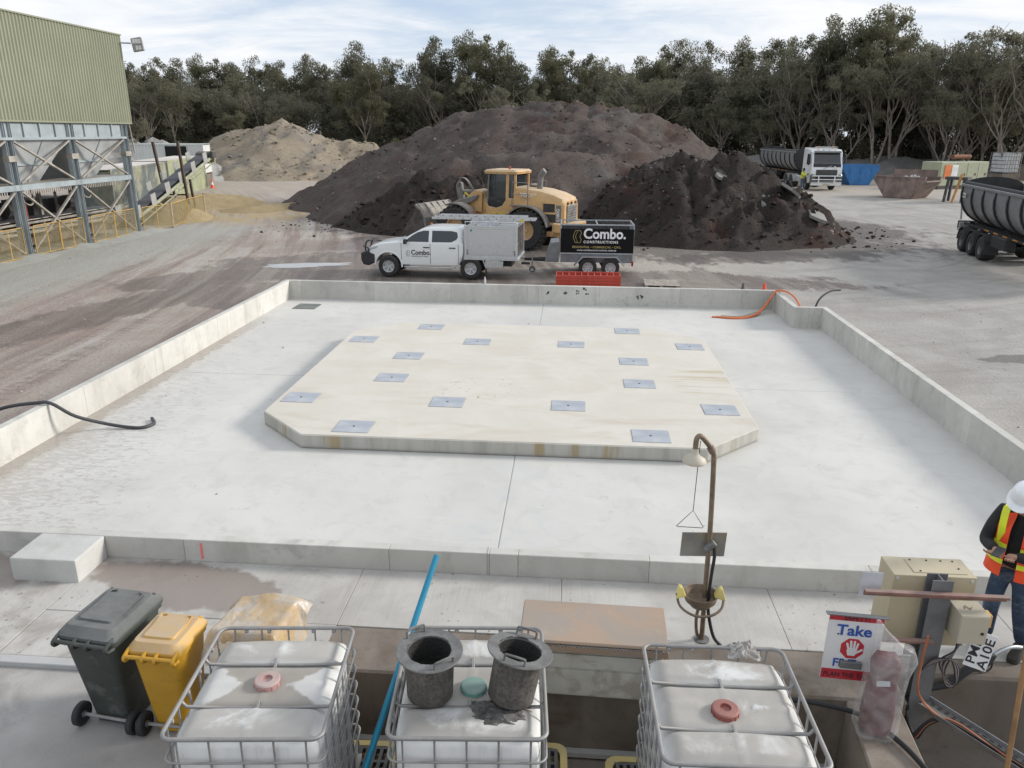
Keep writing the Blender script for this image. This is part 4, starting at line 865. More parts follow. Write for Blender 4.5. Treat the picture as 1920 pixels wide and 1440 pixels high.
# ---------------------------------------------------------------- ute with canopy (front towards local -x)
u = thing('ute', 'white dual-cab ute with an aluminium checker-plate canopy and black bull bar', 'ute', (-5.0, 27.98, 0.02), R(-3.5))
prof = [(-2.20, .62), (-2.26, .86), (-2.22, 1.0), (-2.08, 1.12), (-1.7, 1.19), (-1.12, 1.245), (1.24, 1.245), (1.24, .95), (1.16, .62), (1.02, .47)] + [(-1.0, .45)] + arc(-1.5, .40, .49, 10, 168, 12) + [(-2.02, .55)]
MB().prism(prof, -.875, .875).build('body', WPT, u, bevel=.055, seg=3, smooth=30)
cabr = []
for (z, x0, x1, hw) in ((1.20, -1.18, 1.24, .86), (1.27, -1.10, 1.24, .855), (1.50, -.72, 1.22, .775), (1.68, -.38, 1.17, .70), (1.745, -.20, 1.10, .655), (1.775, .05, .95, .55), (1.78, .3, .8, .3)):
    cabr.append([(x, y, z) for (x, y, _) in rrect(x1 - x0, hw * 2, .16 if z < 1.7 else .2, z, 4, (x0 + x1) / 2, 0)])
MB().loft(cabr).build('cabin', WPT, u, smooth=40)
def sy(z): return .868 - (z - 1.245) * .352
def pane(name, pts, s, mat=GLS, off=.004, th=.012):
    m = MB(); n_ = len(pts); vs = [(x, s * (sy(z) + off), z) for x, z in pts] + [(x, s * (sy(z) + off - th), z) for x, z in pts]
    m.add(vs, [tuple(range(n_)), tuple(reversed(range(n_, 2 * n_)))] + [(i, (i + 1) % n_, n_ + (i + 1) % n_, n_ + i) for i in range(n_)]); return m.build(name, mat, u)
for s in (-1, 1):
    pane('side_window', [(-.86, 1.275), (-.02, 1.275), (-.02, 1.655), (-.22, 1.655), (-.42, 1.60), (-.62, 1.49), (-.78, 1.37)], s)
    pane('side_window', [(.10, 1.275), (.80, 1.285), (.98, 1.37), (1.03, 1.46), (1.0, 1.62), (.80, 1.66), (.10, 1.66)], s)
    for x in (-1.02, .04, 1.06): MB().box(x - .006, x + .006, s * .872, s * .881, .50, 1.22).build('door_gap', BPL, u)
    for x in (-.10, .84): MB().cbox((x, s * .892, 1.085), (.24, .03, .035)).build('door_handle', BPL, u, bevel=.01)
    MB().tube(smoothpath(arc_ := [(-1.5 + .50 * math.cos(R(a)), s * .885, .40 + .50 * math.sin(R(a))) for a in range(-4, 186, 15)], 2), .032, 8).build('arch_flare', WPT, u, smooth=60)
    MB().box(-.92, .95, s * .86 - .07, s * .86 + .07, .36, .41).build('side_step', ALU, u, bevel=.012)
    m = MB().cbox((-.84, s * .99, 1.29), (.10, .20, .17)); m.build('mirror', BPL, u, bevel=.03, seg=2)
    MB().prism([(-2.28, 1.02), (-1.86, 1.10), (-1.92, 1.02), (-2.18, .94)], s * .62, s * .885).build('headlight', PM('lamp_glass', (.45, .47, .5), .1), u, bevel=.01)
m = MB(); m.add([(-1.13, -.74, 1.29), (-1.13, .74, 1.29), (-.36, .60, 1.69), (-.36, -.60, 1.69)], [(0, 1, 2, 3)])
m.xf(Matrix.Translation((-.035, 0, .02))); m.build('windscreen', GLS, u)
# bull bar and bumper
MB().prism([(-2.45, .42), (-2.52, .60), (-2.52, .84), (-2.30, .90), (-2.0, .80), (-2.0, .5), (-2.25, .38)], -.90, .90).build('bumper', BPL, u, bevel=.05, seg=2)
for s in (-1, 1):
    MB().tube(smoothpath([(-2.46, s * .34, .6), (-2.52, s * .34, .95), (-2.44, s * .36, 1.18), (-2.36, s * .3, 1.21)], 4), .03, 8).build('bull_bar_hoop', BPL, u, smooth=60)
    MB().tube(smoothpath([(-2.52, s * .34, 1.0), (-2.46, s * .7, 1.06), (-2.24, s * .9, 1.02), (-2.2, s * .92, .85)], 5), .026, 8).build('bull_bar_wing', BPL, u, smooth=60)
MB().tube([(-2.36, -.36, 1.20), (-2.36, .36, 1.20)], .03, 8).build('bull_bar_top', BPL, u, smooth=60)
MB().box(-2.30, -2.22, -.5, .5, .86, 1.04).build('grille', BPL, u)
MB().cyl((-.15, .2, 1.78), (-.15, .2, 1.83), .05, .035, 10).build('roof_beacon', PM('beacon_orange', (.6, .12, .02), .3), u)
wp = wheel_parts(.385, .27, .215)
for x in (-1.5, 1.5):
    for s in (-1, 1): add_wheel(u, wp, x, s * .80, .385, s > 0)
MB().box(-1.9, 2.9, -.42, .42, .42, .58).build('chassis', BPL, u)
# canopy of checker plate
n = NT('checker_plate'); X, Y, Z = n.xyz()
ch = n.math('MULTIPLY', n.math('SINE', n.math('MULTIPLY', n.math('ADD', X, Y), 90.0)), n.math('SINE', n.math('MULTIPLY', n.math('ADD', Z, 0.0), 95.0)))
n.set(col=(.50, .51, .52), metal=.95, rough=n.mr(n.noise(4), .3, .7, .16, .28), nor=n.bump(ch, .30, .012)); CHK = n.m
MB().box(1.30, 3.16, -.93, .93, .80, 1.86).build('canopy', CHK, u, bevel=.012)
for s in (-1, 1):
    MB().box(1.44, 3.02, s * .932, s * .944, .88, 1.78).build('canopy_door', CHK, u, bevel=.006)
    for (x0, x1, z0, z1) in ((1.29, 3.17, 1.84, 1.89), (1.29, 3.17, .76, .84), (1.29, 1.36, .84, 1.84), (3.10, 3.17, .84, 1.84)): MB().box(x0, x1, s * .928, s * .95, z0, z1).build('canopy_trim', ALU, u, bevel=.006)
    MB().cyl((2.35, s * .955, 1.02), (2.35, s * .94, 1.02), .05, n=16).build('door_lock', ALU, u)
    for x in (1.40, 3.07):
        for z in (.92, 1.02): MB().cbox((x, s * .956, z), (.04, .02, .035)).build('hinge', BPL, u)
    MB().box(2.02, 2.66, s * .62, s * .92, .42, .76).build('tool_box', CHK, u, bevel=.01)
    MB().cyl((2.35, s * .935, .66), (2.35, s * .92, .66), .05, n=14).build('box_lock', ALU, u)
    MB().box(2.55, 2.62, s * .922, s * .928, .66, .74).build('maker_label', PM('label_teal', (.03, .25, .25), .4), u)
    MB().bar((1.05, s * .93, .40), (1.16, s * .93, .78), .04, .03).build('guard_stay', ALU, u); MB().bar((1.92, s * .93, .78), (2.06, s * .93, .42), .04, .03).build('guard_stay', ALU, u)
    MB().box(2.03, 2.05, s * .7, s * .92, .18, .46).build('mud_flap', BPL, u)
    MB().tube([(1.30, s * .88, 2.02), (3.14, s * .88, 2.02), (3.16, s * .88, 1.96), (3.16, s * .88, 1.87)], .016, 8).build('roof_rail', ALU, u, smooth=60)
    for k in range(5): MB().cyl((1.32 + k * .44, s * .88, 1.86), (1.32 + k * .44, s * .88, 2.02), .013, n=6).build('rail_post', ALU, u)
MB().box(1.50, 1.57, -.937, -.935 - .012, 1.69, 1.76).build('maker_label', MATS['label_teal'], u)
MB().box(1.27, 3.2, -.94, .94, .70, .80).build('tray', ALU, u, bevel=.01)
for x in (1.5, 2.3, 3.05): MB().box(x - .025, x + .025, -.86, .86, 1.98, 2.03).build('roof_bar', ALU, u)
MB().box(1.18, 1.30, -.7, .7, .62, 1.5).build('headboard', ALU, u)
MB().box(3.2, 3.5, -.05, .05, .45, .53).build('tow_bar', BPL, u)
BLG = PM('print_black', (.02, .02, .02), .5); GLG = PM('print_grey', (.38, .40, .41), .5)
def emblem(parent, cx, cz, h, y, mat, lw):
    """outlined double-arrow hexagon"""
    k = h / 2
    for nm, pts in (('emblem', [(-.55, 0), (-.12, 1), (.36, 1), (-.06, .0), (.36, -1), (-.12, -1)]), ('emblem', [(-.10, .0), (.40, 1), (.92, 1), (1.12, .5), (.80, .0), (1.12, -.5), (.92, -1), (.40, -1)])):
        m = MB(); q = [(cx + a * k * .8, y, cz + b * k) for a, b in pts]
        for i in range(len(q)):
            m.bar(q[i], q[(i + 1) % len(q)], lw, .002, (0, 1, 0))
        m.build(nm, mat, parent)
emblem(u, -.80, .86, .20, -.884, GLG, .012)
text('Combo.', .235, BLG, u, (-.66, -.884, .825), (R(90), 0, 0), .006, 'LEFT', .93); text('CONSTRUCTIONS', .062, BLG, u, (-.655, -.884, .745), (R(90), 0, 0), .001, 'LEFT', 1.02, 1.25)
# ladder lying on the roof rack
t = thing('ladder', 'aluminium extension ladder lying on the roof rack of the ute', 'ladder', (-3.2, 27.95, 2.09), R(-3.5))
for (y, z, x0, x1) in ((-.62, 0.02, -1.75, 1.95), (-.22, .02, -1.75, 1.95), (-.56, .10, -1.5, 1.65), (-.28, .10, -1.5, 1.65)): MB().box(x0, x1, y - .014, y + .014, z - .04, z + .04).build('stile', ALU, t, bevel=.005)
for k in range(12):
    inst('rung', MB().cyl((0, -.61, .0), (0, -.23, .0), .016, n=8).mesh('rung', ALU), t, (-1.55 + k * .30, 0, .02))
for k in range(12): MB().cbox((-1.52 + k * .30, -.637, .02), (.03, .006, .03)).build('rung_end', BPL, t)
for k in range(10): MB().cbox((-1.35 + k * .30, -.577, .10), (.03, .006, .03)).build('rung_end', BPL, t)
MB().cbox((1.45, -.64, -.02), (.10, .03, .10)).build('ratchet_strap', PM('strap_yellow', (.6, .45, .03), .6), t)
# ---------------------------------------------------------------- cage trailer
tr = thing('box_trailer', 'tandem trailer with black advertising panels and a galvanised cage', 'trailer', (0.98, 29.02, .02), R(1.2))
GA2 = PM('trailer_galv', (.21, .222, .235), .5, .55, .15, 5, dust=(DUST, .25)); PAN = PM('panel_black', (.009, .009, .010), .7, 0, .1, spec=.15)
MB().box(-1.42, 1.22, -.78, .78, .48, .53).build('floor', GA2, tr)
for s in (-1, 1):
    MB().box(-1.42, 1.22, s * .76 - .015, s * .76 + .015, .50, .80).build('side', GA2, tr, bevel=.005)
    MB().box(-1.43, 1.23, s * .79 - .03, s * .79 + .03, .79, .83).build('top_rail', GALV, tr, bevel=.005)
    MB().box(-1.42, 1.22, s * .800, s * .806, .835, 1.70).build('advert_panel', PAN, tr)
    for x in (-1.41, 1.21): MB().box(x - .02, x + .02, s * .775 - .02, s * .775 + .02, .5, 1.84).build('corner_post', GALV, tr)
    MB().box(-1.43, 1.23, s * .775 - .02, s * .775 + .02, 1.82, 1.86).build('cage_rail', GALV, tr)
    m = MB()
    for k in range(53): m.box(-1.4 + k * .05, -1.396 + k * .05, s * .774 - .002, s * .774 + .002, 1.2, 1.83)
    for k in range(12): m.box(-1.4, 1.2, s * .771 - .002, s * .771 + .002, 1.25 + k * .05, 1.254 + k * .05)
    m.build('mesh_infill', GA2, tr)
    m = MB(); m.prism([(-.92, .40), (-.62, .74), (.62, .74), (.92, .40), (.88, .40), (.60, .70), (-.60, .70), (-.88, .40)], s * .78, s * 1.06); m.build('mudguard', GALV, tr)
    MB().box(1.18, 1.24, s * .62, s * .85, .38, .55).build('tail_lamp', PM('tail_red', (.35, .03, .02), .3), tr)
for x in (-1.40, -.1, 1.2): MB().box(x - .02, x + .02, -.77, .77, 1.82, 1.86).build('cross_rail', GALV, tr)
m = MB()
for k in range(31): m.box(-1.412, -1.408, -.75 + k * .05, -.746 + k * .05, .85, 1.83)
m.build('front_mesh', GA2, tr); m = MB()
for k in range(31): m.box(1.2, 1.204, -.75 + k * .05, -.746 + k * .05, .85, 1.83)
m.build('rear_mesh', GA2, tr)
MB().prism([(-1.98, .46), (-1.78, 1.16), (-1.46, 1.20), (-1.46, .46)], -.62, .62).build('tool_chest', GA2, tr, bevel=.012)
MB().bar((-1.5, -.35, .46), (-2.75, 0, .46), .06, .09).build('drawbar', BPL, tr); MB().bar((-1.5, .35, .46), (-2.75, 0, .46), .06, .09).build('drawbar', BPL, tr)
MB().cbox((-2.88, 0, .50), (.30, .07, .09)).build('coupling', GALV, tr, bevel=.02)
MB().cyl((-2.45, -.22, .1), (-2.45, -.22, .75), .025, n=8).build('jockey_stand', GALV, tr); add_wheel(tr, wheel_parts(.11, .06, .07, 0), -2.45, -.22, .11)
wp2 = wheel_parts(.33, .20, .19, 8)
for x in (-.41, .41):
    for s in (-1, 1): add_wheel(tr, wp2, x, s * .92, .33, s > 0)
GOLD = PM('print_gold', (.42, .34, .13), .45); WPR = PM('print_bright', (.8, .8, .8), .5)
emblem(tr, -.87, 1.42, .44, -.809, GOLD, .014)
text('Combo.', .50, WPR, tr, (-.60, -.810, 1.36), (R(90), 0, 0), .014, 'LEFT', .93); text('CONSTRUCTIONS', .125, WPR, tr, (-.59, -.810, 1.19), (R(90), 0, 0), .004, 'LEFT', 1.0, 1.28)
text('RESIDENTIAL • COMMERCIAL • CIVIL', .105, GOLD, tr, (-.11, -.810, 1.01), (R(90), 0, 0), .002, 'CENTER', .94, 1.1); text('www.comboconstructions.com.au', .10, WPR, tr, (-.11, -.810, .905), (R(90), 0, 0), .001, 'CENTER', .95, 1.08)
# ---------------------------------------------------------------- stack of red steel frames, timber pallet, cones
RED = PM('red_oxide_paint', (.48, .055, .03), .5, 0, .15, 5, dust=((.55, .35, .3), .3))
fm = MB()
for y in (-.36, .36): fm.box(-1.1, 1.1, y - .025, y + .025, -.045, .045)
for k in range(11): fm.box(-1.1 + k * .2175, -1.075 + k * .2175, -.34, .34, -.02, .02)
fme = fm.mesh('frame_lattice', RED)
for k, nm in enumerate(('bottom', 'second', 'third', 'top')):
    t = thing('red_scaffold_ladder', nm + ' red steel ladder frame of the stack behind the far bund wall', 'frame', (.57, 26.45, .06 + .1 * k), R(1.5), 'stacked red steel frames'); inst('frame_lattice', fme, t, (.012 * (k % 2), 0, 0))
TIM = PM('weathered_timber', (.40, .36, .31), .9, 0, .2, 9, stain=((.25, .22, .19), 6, .5))
t = thing('timber_pallet', 'low weathered timber pallet lying behind the far bund wall', 'pallet', (3.10, 26.55, 0), R(-2))
for k in range(7): MB().box(-.585, .585, -.56 + k * .163, -.44 + k * .163, .115, .135).build('top_board', TIM, t, bevel=.003)
for x in (-.52, -.02, .52): MB().box(x - .05, x + .05, -.56, .54, .02, .115).build('bearer', TIM, t)
for k in range(3): MB().box(-.58, .58, -.56 + k * .49, -.46 + k * .49, .0, .02).build('bottom_board', TIM, t)
def cone(label, loc, h, mat, rz=0):
    t = thing('traffic_cone', label, 'cone', loc, rz)
    MB().lathe([(.17 * h / .7, .03), (.155 * h / .7, .035), (.03, h), (.0, h)], n=20).build('cone_body', mat, t, smooth=50)
    MB().cbox((0, 0, .015), (.38 * h / .7, .38 * h / .7, .03)).build('cone_base', BPL if mat is not ORA else ORA, t, bevel=.006)
    MB().lathe([(.115 * h / .7, h * .38), (.075 * h / .7, h * .66)], n=20).build('reflective_band', WSG if mat is ORA else BPL, t, smooth=50)
    return t
ORA = PM('cone_orange', (.72, .10, .045), .5, 0, .1, 4, dust=(DUST, .15)); CGR = PM('cone_grey', (.12, .12, .11), .7)
cone('orange cone just showing over the far bund wall by the notched corner', (6.0, 24.2, .0), .62, ORA); cone('dark grey cone just showing over the far bund wall', (5.35, 24.2, .0), .60, CGR)
cone('orange and white traffic cone standing by the green container end', (-33.0, 70.2, gz(-33, 70.2)), .78, ORA)
# ---------------------------------------------------------------- wheel loader (front towards local -x)
YL = PM('loader_yellow', (.58, .345, .13), .5, 0, .1, 2, dust=((.52, .43, .33), .95), stain=((.35, .22, .12), 2.5, .3)); YD = PM('loader_yellow_dusty', (.52, .33, .16), .6, 0, .1, 2, dust=((.50, .42, .34), .95))
GD = PM('loader_grey', (.15, .145, .14), .6, 0, .2, 4, dust=((.42, .37, .32), .8)); BKT = PM('bucket_steel', (.20, .185, .165), .55, .3, .25, 3, dust=((.38, .35, .31), .9)); DKM = PM('dark_machine', (.035, .034, .033), .7, 0, .3, 5, dust=((.25, .22, .2), .3))
l = thing('wheel_loader', 'dusty yellow wheel loader with its bucket down, parked behind the ute', 'loader', (-3.30, 36.25, .0), R(-20))
wl = wheel_parts(.88, .66, .42, 0, YD, 26)
for (x, rz) in ((1.75, 0), (-1.80, R(5))):
    for s in (-1, 1): add_wheel(l, wl, x, s * 1.06, .88, s > 0, None, rz)
for x in (1.75, -1.8): MB().cyl((x, -.9, .88), (x, .9, .88), .2, n=12).build('axle', YD, l)
# rear frame, hood, grille, counterweight
MB().prism([(.1, .65), (3.2, .75), (3.2, 1.35), (2.5, 1.5), (.1, 1.45)], -.5, .5).build('rear_frame', DKM, l, bevel=.03)
hood = MB(); rg = []
for (x, hw, zt, zb) in ((.95, .78, 2.70, 1.45), (1.5, .86, 2.68, 1.4), (2.3, .92, 2.60, 1.25), (2.9, .94, 2.46, 1.1), (3.3, .92, 2.30, 1.05), (3.42, .84, 2.16, 1.08)):
    rg.append([(x, -hw, zb), (x, -hw, zt - .25), (x, -hw + .10, zt - .06), (x, -hw + .3, zt), (x, hw - .3, zt), (x, hw - .10, zt - .06), (x, hw, zt - .25), (x, hw, zb)])
hood.loft(rg); hood.build('hood', YL, l, smooth=35)
MB().add([(3.425, -.62, 1.15), (3.425, .62, 1.15), (3.44, .60, 1.98), (3.44, -.60, 1.98), (3.46, -.60, 1.18), (3.46, .60, 1.18), (3.475, .58, 1.95), (3.475, -.58, 1.95)], [(0, 1, 2, 3), (4, 5, 6, 7), (0, 1, 5, 4), (1, 2, 6, 5), (2, 3, 7, 6), (3, 0, 4, 7)]).build('grille', GD, l)
for k in range(6): MB().box(3.47, 3.482, -.56, .56, 1.25 + k * .115, 1.262 + k * .115).build('grille_slat', DKM, l)
MB().bar((3.49, -.28, 1.42), (3.49, .28, 1.78), .03, .006, (1, 0, 0)).build('badge_bar', GALV, l)
m = MB().lathe([(.07, 0), (.085, 0), (.085, .01), (.07, .01)], (3.485, .0, 1.60), 'x', 16, close=True); m.build('badge_ring', GALV, l)
for y in (-.55, -.1, .4): MB().box(3.40, 3.47, y, y + .15, 2.0, 2.10).build('work_lamp', DKM, l, bevel=.01)
MB().prism([(3.0, .85), (3.55, .82), (3.72, 1.0), (3.74, 1.16), (3.5, 1.22), (3.0, 1.24)], -1.25, 1.25).build('counterweight', YL, l, bevel=.06, seg=2)
MB().prism([(2.55, .62), (3.3, .62), (3.4, .85), (2.55, .85)], -1.0, 1.0).build('belly_guard', YL, l, bevel=.03)
for s in (-1, 1):
    MB().box(2.45, 3.05, s * .930, s * .950, 1.25, 1.60).build('side_vent', DKM, l, bevel=.02); MB().box(2.45, 3.0, s * .925, s * .945, 1.68, 2.05).build('side_vent', DKM, l, bevel=.02)
    MB().box(3.06, 3.30, s * .925, s * .942, 1.20, 2.0).build('side_louver', GD, l, bevel=.01)
    # rear fender: curved sheet over the wheel
    m = MB(); pr_ = [(1.75 + 1.08 * math.cos(R(a)), .88 + 1.08 * math.sin(R(a))) for a in range(10, 165, 10)]
    m.prism(pr_ + [(1.75 + 1.02 * math.cos(R(a)), .88 + 1.02 * math.sin(R(a))) for a in range(160, 5, -10)], s * .72, s * 1.38); m.build('rear_fender', GD, l, smooth=40)
    m = MB(); pr_ = [(-1.8 + 1.06 * math.cos(R(a)), .88 + 1.06 * math.sin(R(a))) for a in range(15, 125, 10)]
    m.prism(pr_ + [(-1.8 + 1.0 * math.cos(R(a)), .88 + 1.0 * math.sin(R(a))) for a in range(115, 10, -10)], s * .75, s * 1.36); m.build('front_fender', GD, l, smooth=40)
    MB().prism([(1.0, 1.3), (1.0, 1.98), (2.6, 1.75), (2.75, 1.3)], s * .70, s * .80).build('side_skirt', YL, l, bevel=.02)
    # steps and hand rails
    for k in range(4): MB().box(.25, .75, s * 1.0, s * 1.28, .62 + k * .28, .66 + k * .28).build('step', GD, l)
    for x in (.25, .75): MB().box(x - .02, x + .02, s * 1.0, s * 1.28, .6, 1.55).build('step_side', YD, l)
    MB().tube(smoothpath([(1.0, s * 1.05, 1.95), (1.0, s * 1.05, 2.85), (1.1, s * 1.05, 2.9), (1.7, s * 1.05, 2.9), (1.75, s * 1.05, 2.8), (1.75, s * 1.05, 1.9)], 3), .02, 6).build('hand_rail', GD, l, smooth=60)
    MB().tube([(1.0, s * 1.05, 2.4), (1.75, s * 1.05, 2.4)], .016, 6).build('hand_rail', GD, l)
    MB().box(.9, 1.9, s * .76, s * 1.12, 1.90, 1.94).build('deck', GD, l)
    MB().bar((-.45, s * .95, 2.7), (-.55, s * 1.05, 3.15), .02).build('mirror_arm', GD, l); MB().cbox((-.55, s * 1.1, 3.1), (.08, .06, .34)).build('mirror', DKM, l, bevel=.02)
# cab: frame, glass, roof
rg = [[(x, y, z) for (x, y, _) in rrect(x1 - x0, 2 * hw, .14, z, 3, (x0 + x1) / 2, 0)] for (z, x0, x1, hw) in ((1.50, -.25, .95, .70), (1.85, -.38, 1.0, .76), (2.25, -.42, 1.0, .78), (3.25, -.30, .98, .74))]
MB().loft(rg).build('cab_glass', GLS, l, smooth=30)
MB().loft([[(x, y, z) for (x, y, _) in rrect(x1 - x0, 2 * hw, .12, z, 3, (x0 + x1) / 2, 0)] for (z, x0, x1, hw) in ((3.24, -.48, 1.12, .86), (3.34, -.52, 1.15, .88), (3.42, -.42, 1.05, .80))]).build('cab_roof', YL, l, smooth=30)
for s in (-1, 1):
    MB().bar((.62, s * .775, 1.6), (.66, s * .765, 3.26), .14, .05, (0, 1, 0)).build('cab_pillar', YL, l); MB().bar((-.36, s * .77, 1.9), (-.28, s * .745, 3.26), .07, .05, (0, 1, 0)).build('cab_pillar', GD, l); MB().bar((1.0, s * .74, 1.6), (1.0, s * .72, 3.26), .10, .07, (0, 1, 0)).build('cab_pillar', YL, l)
    MB().prism([(-.42, 1.45), (-.44, 2.0), (-.30, 1.82), (.10, 1.75), (.38, 1.85), (.62, 2.2), (.95, 2.2), (.95, 1.45)], s * .76, s * .81).build('door_skin', YL, l, bevel=.02)
MB().box(-.5, 1.0, -.82, .82, 1.32, 1.48).build('cab_floor', YL, l, bevel=.03)
MB().box(-.1, .9, -.84, -.80, 1.46, 1.54).build('sill_stripe', PM('bright_yellow', (.65, .5, .04), .5), l)
MB().tube(smoothpath([(2.0, -.25, 2.5), (2.0, -.25, 2.9), (2.04, -.25, 3.15), (2.16, -.25, 3.36), (2.22, -.25, 3.42)], 4), [.17, .15, .14, .135, .135, .135, .135, .13, .13, .13, .13, .13, .13, .13, .12, .12, .12][:17], 14).build('exhaust_stack', GD, l, smooth=60)
MB().lathe([(.1, 2.5), (.1, 2.68), (.2, 2.7), (.22, 2.76), (.12, 2.82), (.0, 2.82)], (1.55, .15, 0), n=18).build('air_intake', GD, l, smooth=40)
MB().box(2.35, 2.95, -.45, .45, 2.44, 2.50).build('hood_grille', DKM, l); bpy.data.objects['hood_grille'].rotation_euler = (0, R(12), 0); bpy.data.objects['hood_grille'].location = (-.45, 0, .56)
MB().cyl((.45, -.1, 3.42), (.45, -.1, 3.55), .06, .05, 10).build('beacon', PM('beacon_red', (.4, .08, .04), .3), l)
for (x, y) in ((-.3, -.5), (-.2, -.35), (1.9, .3)): MB().cyl((x, y, 3.4 if x < 1 else 2.6), (x, y, 3.9 if x < 1 else 3.3), .008, n=5).build('antenna', DKM, l)
# front frame, lift arms, bucket
MB().prism([(-.05, .7), (-.05, 1.3), (-.45, 1.9), (-.75, 2.45), (-1.15, 2.5), (-1.3, 2.1), (-2.3, 1.2), (-2.4, .8), (-1.4, .6)], -.42, .42).build('front_frame', YL, l, bevel=.03)
for s in (-1, 1):
    MB().prism([(-.78, 1.5), (-.72, 2.42), (-1.15, 2.48), (-1.75, 1.95), (-1.35, 1.5)], s * .46, s * .54).build('tower_plate', YL, l, bevel=.02)
    m = MB(); m.prism([(-.85, 2.30), (-1.0, 2.05), (-2.1, 1.55), (-3.15, .55), (-3.35, .40), (-3.3, .75), (-2.45, 1.75), (-2.0, 2.0)], s * .58, s * .72); m.build('lift_arm', GD, l, bevel=.02)
    MB().cyl((-.6, s * .64, 1.15), (-1.9, s * .64, 1.55), .09, n=10).build('lift_cylinder', YL, l)
MB().cyl((-.9, 0, 2.35), (-2.0, 0, 2.35), .10, n=10).build('tilt_cylinder', GD, l); MB().prism([(-1.9, 1.75), (-2.05, 2.75), (-2.25, 2.8), (-2.35, 2.6), (-2.2, 1.7)], -.10, .10).build('tilt_lever', GD, l, bevel=.02); MB().cyl((-2.1, 0, 1.75), (-3.3, 0, 1.0), .07, n=8).build('tilt_link', GD, l)
for k in range(3): MB().tube(smoothpath([(-1.3, -.2 + k * .06, 2.3), (-1.7, -.25 + k * .06, 2.9), (-2.05, -.2 + k * .06, 2.95), (-2.2, -.15 + k * .06, 2.6)], 5), .025, 6).build('hydraulic_hose', GD, l, smooth=60)
MB().bar((-1.2, -.55, 2.05), (-1.65, -.5, 2.35), .05, .06).build('yellow_lock_bar', MATS['bright_yellow'], l)
MB().tube([(-1.05, -.95, 1.55), (-.85, -.95, 1.20)], [.10, .10], 12).build('fire_extinguisher', PM('extinguisher_red', (.45, .03, .03), .35, dust=(DUST, .3)), l)
bk = [(-3.15, .10), (-4.75, .05), (-4.78, .11), (-3.75, .22), (-3.45, .42), (-3.32, .75), (-3.35, 1.15), (-3.5, 1.55), (-3.42, 1.60), (-3.2, 1.2), (-3.12, .6)]
MB().prism(bk, -1.58, 1.58).build('bucket_shell', BKT, l, bevel=.01)
for s in (-1, 1): MB().prism([(-3.14, .10), (-4.7, .06), (-4.55, .35), (-3.75, 1.45), (-3.48, 1.58), (-3.3, 1.2)], s * 1.55, s * 1.60).build('bucket_cheek', PM('bucket_dark', (.09, .08, .072), .7, .2, .3, 3), l)
MB().prism([(-3.44, 1.60), (-3.55, 1.56), (-3.75, 1.78), (-3.68, 1.82)], -1.58, 1.58).build('spill_guard', BKT, l)
for k in range(6): MB().prism([(-3.30, 1.45), (-3.44, 1.62), (-3.70, 1.80), (-3.55, 1.80)], -1.45 + k * .58 - .02, -1.45 + k * .58 + .02).build('gusset', BKT, l)
text('VOLVO', .22, WPR, l, (1.72, -.895, 2.30), (R(88), R(2), 0), .006, 'CENTER', 1.1); text('L180G', .20, WPR, l, (3.22, -.948, 1.58), (R(90), R(-90), 0), .004, 'CENTER')
# ================================================================ bin building, fence, conveyor, containers at the left
n = NT('green_cladding'); k = n.noise(.5, 4)
n.set(col=n.mix(n.mr(k, .3, .7), (.25, .262, .182), (.285, .298, .212)), rough=.5, metal=.1); CLD = n.m
BST = PM('blue_grey_steel', (.32, .365, .385), .55, .2, .12, 1.5, rust=(1.3, 0, .33), dust=(DUST, .3)); BSD = PM('brace_steel', (.33, .305, .27), .65, .2, .25, 3, rust=(2, 0, .35), dust=(DUST, .4)); HOP = PM('hopper_steel', (.42, .44, .45), .5, .1, .15, 1.2, rust=(1.3, 0, .28))
YFN = PM('fence_yellow', (.52, .31, .06), .55, 0, .15, 4, dust=((.45, .38, .3), .4)); MSH = PM('mesh_wire', (.36, .30, .17), .7, 0, .1); DARK = PM('dark_machinery', (.06, .06, .06), .7, .2, .4, 2, dust=((.24, .22, .2), .6)); DKB = PM('belt_black', (.04, .042, .05), .6, dust=((.14, .14, .15), .5))
sh = thing('bin_building', 'tall green corrugated bin building on blue-grey steel legs with hoppers', 'building', (-22.0, 0, 0))
Y0, Y1 = 17.6, 38.45; cols = [21.7, 25.7, 29.67, 33.62, 37.86]
pts = []; y = Y0; pitch = .20
while y < Y1:
    pts += [(y, 0), (y + .040, .055), (y + .080, .055), (y + .12, 0)]; y += pitch
pts.append((Y1, 0))
m = MB(); nv = len(pts)
for z in (5.33, 9.28): m.v += [(.12 + b, a, z) for a, b in pts]
m.f = [(i, i + 1, nv + i + 1, nv + i) for i in range(nv - 1)]; m.build('cladding', CLD, sh, fixn=False)
MB().box(-9.6, .10, Y0, Y1 - .02, 9.2, 9.27).build('eave', CLD, sh)
MB().hexa([(-9.7, Y0, 9.28), (.20, Y0, 9.28), (.20, Y1 + .1, 9.28), (-9.7, Y1 + .1, 9.28), (-9.7, Y0, 9.34), (.20, Y0, 9.34), (.20, Y1 + .1, 9.34), (-9.7, Y1 + .1, 9.34)]).build('roof', CLD, sh)
MB().box(-9.6, .1, Y1 - .06, Y1, 5.33, 9.27).build('end_wall', CLD, sh); MB().box(-9.6, -9.5, Y0, Y1, 5.33, 9.27).build('rear_wall', CLD, sh); MB().box(-9.5, .08, Y0, Y1 - .06, 5.30, 5.36).build('soffit', HOP, sh)
MB().box(.09, .17, Y0, Y1 + .03, 5.27, 5.34).build('drip_flashing', CLD, sh)
def ubeam(name, p, q, w, h, mat, upv=(0, 0, 1)): return MB().bar(p, q, w, h, upv).build(name, mat, sh)
